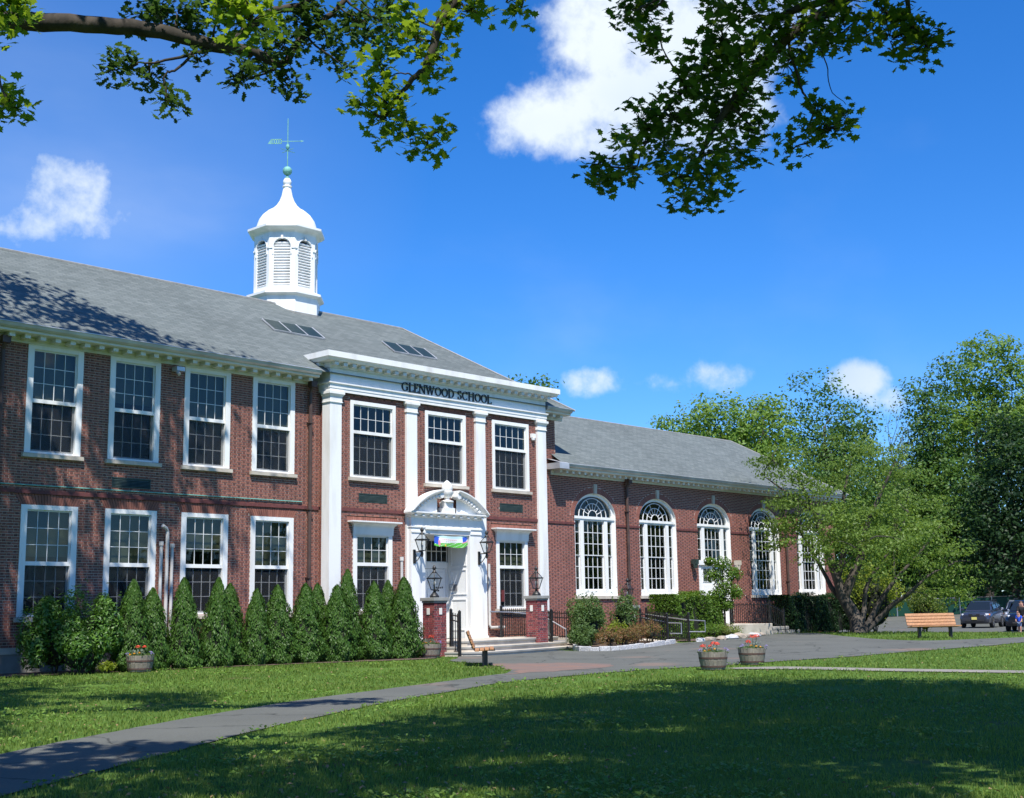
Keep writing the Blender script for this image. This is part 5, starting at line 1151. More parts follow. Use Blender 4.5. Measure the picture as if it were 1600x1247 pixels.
tub(27.88, -13.85, 'half-barrel tub with tall red geraniums and marigolds beside the drive', 4, [(.03, 0, .66, .10), (.13, 0, .68, .09), (-.08, 0, .54, .08)], -1)
# ------------------------------------------------------------------ benches
def bench(c, F, L, label):
    z = zg(c[0], c[1]); F = Vector((F[0], F[1], 0)).normalized(); L = Vector((L[0], L[1], 0)).normalized(); U = Vector((0, 0, 1)); o = Vector((c[0], c[1], z))
    t = thing('park_bench', tuple(o), label, 'bench', 'wooden park benches on black pedestals'); hl = .92
    for i in range(4):
        p = o+F*(-.20+i*.125)+U*(.43-.012*(3-i)); bevel(MB().obox(p, L*hl, F*.054, U*.020).build('seat_slat', M['slat'], t), .008)
    bd = (U*.93-F*.37).normalized(); bn = (F*.93+U*.37).normalized()
    for i in range(4):
        p = o-F*.29+U*.50+bd*(i*.118); bevel(MB().obox(p, L*hl, bd*.050, bn*.020).build('back_slat', M['slat'], t), .008)
    for s in (-1, 1):
        q = o+L*(s*.58); b = MB().obox(q+U*.19, L*.045, F*.07, U*.21).obox(q+U*.395, L*.03, F*.26, U*.016); b.bar(q-F*.24+U*.38, q-F*.31-bn*.03+U*.50+bd*.0, .06, .03); b.bar(q-F*.27-bn*.035+U*.45, q-F*.29+U*.50+bd*.40-bn*.035, .06, .025)
        b.build('pedestal', M['black'], t)
bench((24.15, -8.2), (.697, -.717), (.717, .697), 'wooden slatted bench seen end on beside the asphalt drive')
bench((44.95, -10.75), (-.676, -.73), (.73, -.676), 'wooden slatted bench in dappled shade by the multi-stemmed tree')
# ------------------------------------------------------------------ far fence with green screen and grey stand
ff = thing('chain_link_fence', (97, 15, .9), 'green screened chain-link fence beyond the parking lot', 'fence')
scr = leaf_mat('green_screen', [(.012, .07, .045), (.014, .08, .05)], (.02, .12, .07), tf=.3)
A, B = Vector((91.5, 27.0, 0)), Vector((104.5, -1.0, 0)); NP = 13
for i in range(NP+1):
    p = A.lerp(B, i/NP); z = zg(p.x, p.y)
    MB().tube([(p.x, p.y, z-.1), (p.x, p.y, z+1.32)], .045, 6).build('post', M['steel'], ff)
    if i < NP:
        q = A.lerp(B, (i+1)/NP); zq = zg(q.x, q.y); MB().box(0, 1, 0, 1, 0, 1)
        b = MB().add([(p.x, p.y+.02, z+.05), (q.x, q.y+.02, zq+.05), (q.x, q.y+.02, zq+1.25), (p.x, p.y+.02, z+1.25), (p.x+.02, p.y+.03, z+.05), (q.x+.02, q.y+.03, zq+.05), (q.x+.02, q.y+.03, zq+1.25), (p.x+.02, p.y+.03, z+1.25)], [(0,1,2,3),(7,6,5,4),(3,2,6,7),(0,4,5,1)]); b.build('screen_panel', scr, ff)
        MB().tube([(p.x, p.y, z+1.30), (q.x, q.y, zq+1.30)], .03, 5).build('top_rail', M['steel'], ff)
g = thing('grey_stand', (95.2, 13.4, zg(95.2, 13.4)), 'pale grey arched stand on the grass before the green fence', 'stand'); z = zg(95.2, 13.4)
d = Vector((.418, -.908, 0)); b = MB()
for s in (-1, 1): b.bar(Vector((95.2, 13.4, z))+d*.42*s, Vector((95.2, 13.4, z+.62))+d*.26*s, .20, .22)
b.obox((95.2, 13.4, z+.72), d*.42, Vector((.908, .418, 0))*.16, (0, 0, .14)); bevel(b.build('arch', M['conc'], g), .03)
# ------------------------------------------------------------------ parked cars
def suv(loc, heading, paint, label, plate=True):
    """nose along local +x"""
    t = thing('parked_car', loc, label, 'car', 'cars in the parking lot', rz=heading)
    pm = new_mat('car_paint')[0]; pb_ = pm.node_tree.nodes['Principled BSDF']; pb_.inputs['Base Color'].default_value = rgba(paint); setin(pb_, rough=.28, metal=.5, coat=1.0, coatr=.04)
    trim_ = flat('car_trim', (.015, .015, .016), .55); gl = flat('car_glass', (.012, .016, .018), .04, .7); chrome = flat('chrome', (.7, .7, .72), .12, .5, 1.0); lens = flat('lamp_lens', (.72, .74, .78), .08, .8); amber = flat('amber_lens', (.8, .25, .05), .15, .6)
    tyre = flat('tyre_rubber', (.015, .015, .015), .8); rim = flat('alloy', (.6, .6, .62), .25, .5, .9)
    def loft(secs, mats, name, par, cap=True):
        b = MB(); n = len(secs[0])
        for s in secs: b.v += s
        for i in range(len(secs)-1):
            for j in range(n): b.f.append((i*n+j, i*n+(j+1) % n, (i+1)*n+(j+1) % n, (i+1)*n+j)); b.m.append(0)
        if cap: b.f.append(tuple(range(n-1, -1, -1))); b.f.append(tuple((len(secs)-1)*n+j for j in range(n))); b.m += [0, 0]
        o = b.build(name, mats, par); smooth_by_angle(o, 38); return o
    def sec(x, wb, wm, wt, zb, zm, zt):      # half widths at bottom, middle, top
        r = [(wb*.9, zb), (wb, zb+.06), (wm, zm-.12), (wm, zm), (wt, zt-.06), (wt-.09, zt)]
        pts = [(y, z) for y, z in r]+[(-y, z) for y, z in r[::-1]]
        return [(x, y, z) for y, z in pts]
    body = loft([sec(2.33, .70, .74, .66, .38, .62, .80), sec(2.22, .84, .88, .74, .30, .68, .90), sec(1.95, .90, .92, .78, .26, .74, .98), sec(1.2, .92, .94, .82, .26, .80, 1.05), sec(.85, .92, .94, .84, .26, .84, 1.10), sec(-.5, .92, .945, .86, .26, .86, 1.12), sec(-1.9, .92, .935, .85, .28, .88, 1.13), sec(-2.2, .88, .91, .82, .34, .88, 1.12), sec(-2.32, .78, .86, .74, .42, .84, 1.08)], pm, 'body', t)
    def gs(x, w, wt, z0, z1): return [(x, w, z0), (x, wt+.02, z1-.10), (x, wt-.08, z1), (x, -wt+.08, z1), (x, -wt-.02, z1-.10), (x, -w, z0)]
    cab = loft([[(1.05, .80, 1.06), (1.03, .79, 1.08), (1.02, .77, 1.09), (1.02, -.77, 1.09), (1.03, -.79, 1.08), (1.05, -.80, 1.06)], gs(.25, .84, .66, 1.08, 1.62), gs(-.3, .85, .67, 1.09, 1.70), gs(-1.5, .84, .66, 1.1, 1.69), gs(-1.95, .82, .63, 1.1, 1.60), [(-2.22, .78, 1.1), (-2.21, .77, 1.12), (-2.2, .75, 1.13), (-2.2, -.75, 1.13), (-2.21, -.77, 1.12), (-2.22, -.78, 1.1)]], pm, 'cabin', t)
    MB().add([(1.00, .72, 1.115), (1.00, -.72, 1.115), (.27, -.58, 1.615), (.27, .58, 1.615)], [(0,1,2,3)]).build('windscreen', gl, t)
    for s in (1, -1):
        q = lambda x, y, z: (x, s*(y+.012), z)
        for xs_ in (((.70, .36, -.42, -.42), 0), ((-.50, -.50, -1.22, -1.22), 0), ((-1.30, -1.30, -1.78, -1.98), 0)):
            a, b_, c, d = xs_[0]; MB().add([q(a, .835, 1.15), q(b_ if b_ != a else b_, .715, 1.52), q(c if c == d else c, .70, 1.55), q(d, .835, 1.16)], [(0,1,2,3) if s > 0 else (3,2,1,0)]).build('side_window', gl, t)
        bb = MB().obox((.62, s*1.04, 1.14), (.06, .02*s, 0), (0, .10, 0), (0, 0, .075)); bevel(bb.build('wing_mirror', pm, t), .03)
        MB().tube([(.1, s*.62, 1.70), (-.2, s*.62, 1.745), (-1.6, s*.60, 1.745), (-1.85, s*.60, 1.68)], .02, 6).build('roof_rail', trim_, t)
        for xw in (1.42, -1.38):
            w = thing_wheel(t, xw, s*.86, .36, tyre, rim, s); 
        hl = MB().obox((2.14, s*.62, .80), (.10, -.05*s, 0), (.03*s, .17, 0), (0, 0, .085)); bevel(hl.build('headlight', lens, t), .03)
        bevel(MB().obox((2.03, s*.80, .80), (.09, -.06*s, 0), (.02, .04, 0), (0, 0, .07)).build('side_lamp', amber, t), .02)
        bevel(MB().obox((2.25, s*.55, .47), (.03, -.02*s, 0), (.0, .10, 0), (0, 0, .05)).build('fog_lamp', lens, t), .02)
        MB().box(-.48, -.30, s*.955-.015, s*.955+.015, .93, .965).build('door_handle', pm, t)
    bevel(MB().obox((2.29, 0, .80), (.05, 0, 0), (0, .34, 0), (0, 0, .09)).build('grille', trim_, t), .03)
    bevel(MB().obox((2.345, 0, .80), (.012, 0, 0), (0, .12, 0), (0, 0, .035)).build('badge_bar', chrome, t), .01)
    bevel(MB().obox((2.30, 0, .44), (.05, 0, 0), (0, .56, 0), (0, 0, .07)).build('lower_grille', trim_, t), .03)
    if plate: MB().box(2.37, 2.385, -.16, .16, .52, .68).build('number_plate', flat('plate_yellow', (.62, .55, .14), .5), t)
    return t
def thing_wheel(par, x, y, r, tyre, rim, s):
    b = MB(); n = 20; prof = [(r*.62, -.10), (r*.9, -.11), (r, -.07), (r, .07), (r*.9, .11), (r*.62, .10)]
    b.lathe([(a, z) for a, z in prof], n, 0, 0); b.v = [(x+vx, y+vz, r+vy) for vx, vy, vz in b.v]; o = b.build('wheel', tyre, par)
    b = MB(); yo = y+s*.085
    b.lathe([(.03, -.02), (r*.64, -.02), (r*.64, .0), (.03, .0)], n, 0, 0); b.v = [(x+vx, yo+vz, r+vy) for vx, vy, vz in b.v]
    for k in range(5):
        a = 2*PI*k/5; b.obox((x+math.cos(a)*r*.34, yo+s*.02, r+math.sin(a)*r*.34), (math.cos(a)*r*.28, 0, math.sin(a)*r*.28), (0, .015, 0), (-math.sin(a)*.035, 0, math.cos(a)*.035))
    b.build('rim', rim, o); return o
def face_cam(x, y, turn): return math.atan2(CAM.y-y, CAM.x-x)+turn
def put(px_az, rng): return (CAM.x+rng*math.sin(px_az), CAM.y+rng*math.cos(px_az))
for az_, rg_, turn, paint, lab in ((1.1690, 88, -.20, (.055, .06, .085), 'dark grey parked sport utility car with round badge bar and yellow plate'),
                                   (1.1995, 76.5, -.10, (.012, .016, .035), 'navy black parked sport utility car behind the walking people'),
                                   (1.1945, 92, -.05, (.34, .37, .42), 'silver parked car showing its roof above the navy black car')):
    x, y = put(az_, rg_); suv((x, y, zg(x, y)+.02), face_cam(x, y, turn), paint, lab)
# ------------------------------------------------------------------ people
def skinned(name, pts, edges, radii, mat, parent, root=0, sub=2):
    me = bpy.data.meshes.new(name); me.from_pydata(pts, edges, []); me.materials.append(mat)
    o = link(name, me, parent); sk = o.modifiers.new('skin', 'SKIN'); sk.use_smooth_shade = True
    for i, r in enumerate(radii):
        me.skin_vertices[0].data[i].radius = (r, r) if not isinstance(r, tuple) else r
    me.skin_vertices[0].data[root].use_root = True
    s = o.modifiers.new('sub', 'SUBSURF'); s.levels = sub; s.render_levels = sub
    return o
def person(loc, rz, H, label, top, bottom, shoe, hair, lean, stride, arms, shorts):
    t = thing('person', loc, label, 'person', rz=rz); h = H
    skin = flat('skin', (.50, .27, .19), .5)
    fx = lambda f, s, z: (f*h, s*h, z*h)      # forward, left, up
    hip = fx(0, 0, .52); ch = fx(lean*.6, 0, .72); nk = fx(lean, 0, .825); hd = fx(lean+.02, 0, .87); tp = fx(lean+.03, 0, .965)
    pts = [hip, ch, nk, hd, tp]; ed = [(0, 1), (1, 2), (2, 3), (3, 4)]; rd = [.070*h, .075*h, .032*h, .058*h, .050*h]
    legs = {}; arm = {}
    for s, st in ((1, stride), (-1, -stride)):
        i = len(pts); pts += [fx(.0, .05*s, .48), fx(.02+st*.45, .055*s, .27), fx(st-.02, .055*s, .05), fx(st+.08, .06*s, .02)]; ed += [(0, i), (i, i+1), (i+1, i+2), (i+2, i+3)]; rd += [.055*h, .038*h, .024*h, .020*h]; legs[s] = pts[i:i+4]
        i = len(pts); el, wr, ha = arms[s]; pts += [fx(lean*.9, .105*s, .79), fx(lean+el[0], el[1]*s, el[2]), fx(lean+wr[0], wr[1]*s, wr[2]), fx(lean+ha[0], ha[1]*s, ha[2])]; ed += [(2, i), (i, i+1), (i+1, i+2), (i+2, i+3)]; rd += [.036*h, .026*h, .018*h, .020*h]; arm[s] = pts[i:i+4]
    body = skinned('body', pts, ed, rd, skin, t)
    # fingers and thumb on each hand
    for s in (1, -1):
        w, ha = Vector(arm[s][2]), Vector(arm[s][3]); d = (ha-w).normalized(); sd = Vector((0, 1, 0)); up = d.cross(sd).normalized(); b = MB()
        for k, ln in enumerate((.85, 1.0, .95, .75)):
            o_ = ha+sd*((k-1.5)*.011*h); b.tube([o_, o_+d*.028*h*ln+up*.003*h, o_+d*.048*h*ln+up*.012*h], [.0055*h, .005*h, .004*h], 6)
        b.tube([w.lerp(ha, .5)+sd*.018*h*-s, ha+sd*.03*h*-s+d*.012*h], [.006*h, .005*h], 6); b.build('fingers', skin, body)
    # face
    f = MB(); hx = Vector(hd)+Vector((.0, 0, .045*h)); f.obox(hx+Vector((.060*h, 0, -.01*h)), (.010*h, 0, 0), (0, .008*h, 0), (0, 0, .014*h)); f.build('nose', skin, body)
    f = MB()
    for s in (1, -1): f.obox(hx+Vector((.054*h, .022*h*s, .008*h)), (.004*h, 0, 0), (0, .008*h, 0), (0, 0, .005*h))
    f.build('eyes', M['letter'], body)
    f = MB(); f.obox(hx+Vector((.053*h, 0, -.035*h)), (.004*h, 0, 0), (0, .016*h, 0), (0, 0, .004*h)); f.build('mouth', flat('lips', (.4, .15, .13)), body)
    f = MB()
    for s in (1, -1): f.obox(hx+Vector((-.005*h, .056*h*s, 0)), (.012*h, 0, 0), (0, .006*h, 0), (0, 0, .018*h))
    f.build('ears', skin, body)
    skinned('hair', [tuple(Vector(hd)+Vector((-.02*h, 0, .02*h))), tuple(Vector(tp)+Vector((-.012*h, 0, .004*h))), tuple(Vector(tp)+Vector((.022*h, 0, .012*h)))], [(0, 1), (1, 2)], [.052*h, .056*h, .035*h], hair, body)
    # clothes a little outside the body
    P = [fx(0, 0, .50), ch, fx(lean*.95, 0, .80)]; E = [(0, 1), (1, 2)]; R = [.085*h, .088*h, .055*h]
    for s in (1, -1):
        a = arm[s]; i = len(P); m_ = tuple(Vector(a[0]).lerp(Vector(a[1]), .75)); P += [a[0], m_]; E += [(2, i), (i, i+1)]; R += [.046*h, .040*h]
    skinned('shirt', P, E, R, top, body)
    P = [fx(0, 0, .53)]; E = []; R = [.080*h]
    for s in (1, -1):
        l = legs[s]; i = len(P); end = l[1] if shorts else l[2]; P += [l[0], tuple(Vector(l[0]).lerp(Vector(l[1]), .9))]+([] if shorts else [tuple(Vector(l[2])+Vector((0, 0, .02*h)))]); E += [(0, i), (i, i+1)]+([] if shorts else [(i+1, i+2)]); R += [.064*h, .050*h]+([] if shorts else [.036*h])
    skinned('trousers', P, E, R, bottom, body)
    for s in (1, -1):
        l = legs[s]; c = (Vector(l[2])+Vector(l[3]))/2; bb = MB().obox((c.x+.01*h, c.y, .024*h), (.075*h, 0, 0), (0, .030*h, 0), (0, 0, .024*h)); o = bb.build('shoe', shoe, body); bevel(o, .015*h, 3)
x, y = put(1.1958, 73.0)
person((x, y, zg(x, y)+.02), math.radians(205), 1.62, 'adult in black top and dark trousers with white shoes leaning forward', flat('black_cloth', (.02, .02, .022), .8), flat('navy_cloth', (.025, .028, .04), .8), flat('white_shoe', (.7, .7, .7), .5), flat('brown_hair', (.10, .05, .03), .6), .10, .17, {1: ((.06, .13, .62), (.16, .12, .56), (.20, .11, .54)), -1: ((.02, .13, .62), (.08, .14, .50), (.10, .14, .47))}, False)
x, y = put(1.1938, 71.0)
person((x, y, zg(x, y)+.02), math.radians(195), 1.08, 'small child in blue shirt and denim shorts with orange shoes walking', flat('blue_cloth', (.02, .09, .60), .8), flat('denim', (.12, .17, .28), .8), flat('orange_shoe', (.8, .2, .06), .5), flat('dark_hair', (.06, .03, .02), .6), .05, .12, {1: ((.04, .13, .62), (.14, .11, .55), (.18, .10, .54)), -1: ((-.02, .14, .63), (.10, .12, .55), (.15, .11, .55))}, True)
# ------------------------------------------------------------------ planting and trees
def at(px, py, rng):
    """point at a horizontal distance along a line of sight (photograph pixels)"""
    x = (px-800)/FPX; y = -(py-623.5)/FPX; d = cF+cR*x+cU*y; k = rng/math.hypot(d.x, d.y); return CAM+d*k
def ell_pts(n, c, r, shell=.55):
    d = rdir(n); k = RNG.uniform(shell, 1.0, (n, 1))**.7; return np.array(c)+d*k*np.array(r), d
def shrub(name, label, cat, x, y, h, r, mat, n, size, shape='fold', group=None, lumps=10, z0=None, ry=None, stems=True, flat_top=False):
    z = (zg(x, y) if z0 is None else z0)+.02; t = thing(name, (x, y, z), label, cat, group); ry = ry or r
    P, D = [], []
    lump = [((x, y, z+h*.45), (r*.72, ry*.72, h*.45))]
    for k in range(lumps):
        a = RNG.uniform(0, 2*PI); e = RNG.uniform(-.3, .9); c = (x+math.cos(a)*r*.72*math.cos(e), y+math.sin(a)*ry*.72*math.cos(e), z+h*(.45+.42*math.sin(e))); s = RNG.uniform(.24, .46)
        lump.append((c, (r*s, ry*s, h*s*.75)))
    for c, rr in lump:
        p, d = ell_pts(int(n/len(lump)), c, rr); P.append(p); D.append(d)
    for k in range(22):                       # loose shoots standing out of the mass
        a = RNG.uniform(0, 2*PI); e = RNG.uniform(.1, 1.45); d = np.array([math.cos(a)*math.cos(e)*r, math.sin(a)*math.cos(e)*ry, math.sin(e)*h*.55]); u = np.linspace(.7, RNG.uniform(1.05, 1.3), 11)[:, None]
        P.append(np.array([x, y, z+h*.47])+d*u+rdir(11)*size*.55); D.append(rdir(11))
    P = np.concatenate(P); D = np.concatenate(D); 
    if flat_top: P[:, 2] = np.minimum(P[:, 2], z+h+RNG.normal(0, .02, len(P)))
    k = P[:, 2] > z+.02; P, D = P[k], D[k]
    leaf_mesh('foliage', P, D*.8+rdir(len(P))*.7+[0, 0, .45], RNG.uniform(.7, 1.25, len(P))*size, mat, shape, t)
    bm = bmesh.new(); bmesh.ops.create_icosphere(bm, subdivisions=2, radius=1); kk = .5 if h > 1 else .3
    for v_ in bm.verts: v_.co = Vector((v_.co.x*r*kk, v_.co.y*ry*kk, h*.38+v_.co.z*h*.6*kk))
    me = bpy.data.meshes.new('shade_core'); bm.to_mesh(me); bm.free(); me.materials.append(M['inner']); g_ = link('shade_core', me, t); g_.location = (0, 0, 0)  # added dark solid, painted shade for the depth of the shrub
    if stems:
        b = MB()
        for k in range(6):
            a = RNG.uniform(0, 2*PI); e = (x+math.cos(a)*r*.55, y+math.sin(a)*ry*.55, z+h*.75); b.tube([(x+.06*math.cos(a), y+.06*math.sin(a), z-.05), ((x+e[0])/2+.03, (y+e[1])/2, z+h*.4), e], [.022, .015, .006], 5)
        b.build('stems', M['bark'], t, kind='stuff')
    return t
# arborvitae: one cone, then copies
def arborvitae(x, y, h, r):
    z = zg(x, y); t = thing('arborvitae', (x, y, z), 'dense green cone-shaped arborvitae in the row below the windows', 'arborvitae', 'arborvitae row along the school wall')
    n = 9000; u = RNG.uniform(0, 1, n)**1.25; a = RNG.uniform(0, 2*PI, n)
    prof = np.minimum(1.0, (u+.25)/.33)*np.power(np.maximum(1-u, 0), .58)
    lob = 1+.10*np.sin(5*a+u*9)+.08*np.sin(9*a-u*15+1)+.09*np.sin(3*a+u*23)
    rad_ = r*prof*lob*RNG.uniform(.80, 1.07, n); zz = z+.04+u*h*(1+.02*np.sin(4*a))
    P = np.stack([x+rad_*np.cos(a), y+rad_*np.sin(a), zz], 1); D = np.stack([np.cos(a), np.sin(a), np.full(n, .25)], 1)
    leaf_mesh('foliage', P, D+rdir(n)*.6, RNG.uniform(.05, .085, n), M['leaf_arb'], 'spray', t, droop=np.tile([0, 0, 1.0], (n, 1)))
    MB().tube([(x, y, z-.05), (x, y, z+h*.9)], [.05, .01], 6).build('trunk', M['bark'], t)
    MB().lathe([(r*.55, z+.06), (r*.72, z+.3*h), (r*.5, z+.6*h), (r*.12, z+.9*h)], 10, x, y).build('shade_core', M['inner'], t)  # added dark cone standing in for shade behind the sprays
    return t
arb = [(17.72, -1.9, 2.42), (18.38, -1.75, 2.22), (19.3, -1.9, 2.48), (20.24, -1.9, 2.48), (20.78, -1.65, 2.34), (21.46, -2.0, 2.20), (22.27, -2.0, 2.30), (23.16, -2.1, 2.34), (23.85, -1.75, 2.36), (24.05, -2.4, 2.30), (24.55, -2.2, 2.74), (25.35, -2.55, 2.40), (26.15, -2.2, 2.44), (26.4, -2.65, 2.52)]
protos = [arborvitae(*arb[0][:2], arb[0][2]-.2, .58), arborvitae(*arb[1][:2], arb[1][2]-.2, .56)]
protos[0]['label'] = 'arborvitae next to the laurels, behind the orange-flowered tub'; protos[1]['label'] = 'dense cone-shaped arborvitae in the middle of the row below the windows'
for i, (x, y, zt) in enumerate(arb):
    if i < 2: continue
    c = copy_tree(protos[i % 2]); c['label'] = {10: 'tallest pointed arborvitae, below the left window of the pavilion', 13: 'last arborvitae of the row, beside the white doorway casing'}.get(i, 'dense cone-shaped arborvitae in the middle of the row below the windows'); c.location = (x, y, zg(x, y)); h0 = arb[i % 2][2]-.2; s = (zt-.2)/h0; w = RNG.uniform(.86, 1.12); c.scale = (w, w, s); c.rotation_euler = (RNG.normal(0, .025), RNG.normal(0, .025), RNG.uniform(0, 6.28))
shrub('laurel_shrub', 'broad-leaved glossy green laurel at the corner downspout', 'shrub', 15.95, -1.35, 1.85, .85, M['leaf_laurel'], 7500, .105, 'lance')
shrub('laurel_shrub', 'tall broad-leaved glossy laurel next to the first arborvitae', 'shrub', 16.85, -1.45, 2.05, .85, M['leaf_laurel'], 7500, .105, 'lance')
shrub('laurel_shrub', 'low dark glossy laurel in front of the taller laurels', 'shrub', 16.2, -2.05, 1.1, .75, M['leaf_laurel'], 4500, .10, 'lance')
shrub('yellow_weed', 'small yellowing plant at the foot of the laurels', 'plant', 16.75, -2.45, .22, .22, M['leaf_yellow'], 90, .09, 'lance', stems=False)
bedg = 'shrubs in the kerbed bed beside the steps'
shrub('bed_shrub', 'tall grey-green open shrub beside the open iron gate', 'shrub', 34.85, -2.75, 1.75, .85, M['leaf_green'], 4600, .085, group=bedg)
shrub('bed_shrub', 'yellow-green shrub behind the tall grey-green one', 'shrub', 36.2, -1.75, 1.55, .65, M['leaf_hedge'], 2200, .085, group=bedg)
shrub('bed_shrub', 'upright green shrub in front of the low brick pier', 'shrub', 36.85, -2.75, 1.85, .6, M['leaf_green'], 3400, .08, group=bedg)
shrub('bed_shrub', 'small golden shrub in the middle of the bed', 'shrub', 35.55, -3.6, .85, .42, M['leaf_yellow'], 1100, .07, group=bedg)
shrub('bed_shrub', 'dark green low shrub at the kerb near the steps', 'shrub', 33.75, -3.55, .75, .55, M['leaf_green'], 1400, .08, group=bedg)
for x, y, h, r, lab in ((34.1, -4.35, .55, .48, 'low russet shrub at the curve of the granite kerb'), (35.0, -4.3, .62, .52, 'low russet shrub in front of the golden shrub'), (35.95, -4.05, .68, .55, 'low russet shrub between golden shrub and ramp fence'), (37.0, -3.85, .78, .58, 'orange-tipped low shrub against the ramp fence')):
    shrub('russet_shrub', lab, 'shrub', x, y, h, r, M['leaf_red'], 1500, .055, group=bedg, z0=.34)
def hedge(name, label, pts, h, w, mat, n, size):
    x, y = pts[0]; t = thing(name, (x, y, zg(x, y)), label, 'hedge'); A, B = Vector((*pts[0], 0)), Vector((*pts[1], 0)); L = (B-A).length; d = (B-A).normalized(); nn = Vector((-d.y, d.x, 0))
    u = RNG.uniform(-.02, 1.02, n); face = RNG.integers(0, 4, n); v = RNG.uniform(-1, 1, n); en = RNG.uniform(0, 1, n) < .9*w/(L+w); u = np.where(en, np.where(RNG.uniform(0, 1, n) < .5, -.01, 1.01), u); q = RNG.uniform(0, 1, n)
    off = np.where((face == 0) | en, v, np.where(face == 1, 1, -1))*w/2; zz = np.where(face == 0, 1, q)*h
    bump = .11*np.sin(u*L*2.3+zz*2)+.07*np.sin(u*L*6.3+1); inn = RNG.uniform(-.16, .02, n)
    off = off*(1+(bump+inn)/(w/2)*(face > 0)); zz = zz+np.where(face == 0, bump+inn*.6, 0)
    P = np.array(A)[None, :]+np.outer(u*L, np.array(d))+np.outer(off, np.array(nn)); P[:, 2] = zz+zg(x, y)+.02
    D = np.where((face == 0)[:, None], [0, 0, 1.], np.sign(off)[:, None]*np.array(nn)[None, :])
    leaf_mesh('foliage', P, D+rdir(n)*.8, RNG.uniform(.7, 1.3, n)*size, mat, 'fold', t)
    c_ = A.lerp(B, .5); MB().obox((c_.x, c_.y, zg(x, y)+h*.48), d*(L/2-.08), nn*(w/2-.14), (0, 0, h*.44)).build('shade_core', M['inner'], t)  # added dark box, painted shade between the hedge leaves
    b = MB()
    for k in range(int(L/.6)+1): p = A+d*min(k*.6, L); b.tube([(p.x, p.y, zg(p.x, p.y)), (p.x+.05, p.y, zg(p.x, p.y)+h*.7)], [.03, .012], 5)
    b.build('stems', M['bark'], t, kind='stuff')
hedge('clipped_hedge', 'bright green clipped hedge under the second arched window', [(39.9, -2.35), (43.6, -2.15)], 1.66, 1.15, M['leaf_hedge'], 15000, .09)
hedge('clipped_hedge', 'dark green clipped hedge right of the side stoop', [(50.3, -1.15), (56.6, -1.15)], 1.6, 1.0, M['leaf_fardark'], 15000, .10)
shrub('bed_shrub', 'low green shrub below the bright hedge', 'shrub', 41.2, -3.6, .55, .6, M['leaf_hedge'], 1300, .06); shrub('bed_shrub', 'low olive shrub among the edging rocks', 'shrub', 42.7, -3.3, .5, .6, M['leaf_olive'], 1200, .06)
shrub('round_conifer', 'rounded olive conifer behind the park bench tree', 'shrub', 57.2, -4.6, 2.1, 1.0, M['leaf_olive'], 3800, .10, 'spray'); shrub('golden_bush', 'yellow-green bush glowing behind the leaning trunk', 'shrub', 56.2, -2.6, 3.4, 1.5, M['leaf_yellow'], 3600, .12); shrub('dark_bush', 'dark upright bush at the corner of the hall', 'shrub', 56.8, -1.9, 2.9, .9, M['leaf_fardark'], 2600, .1)
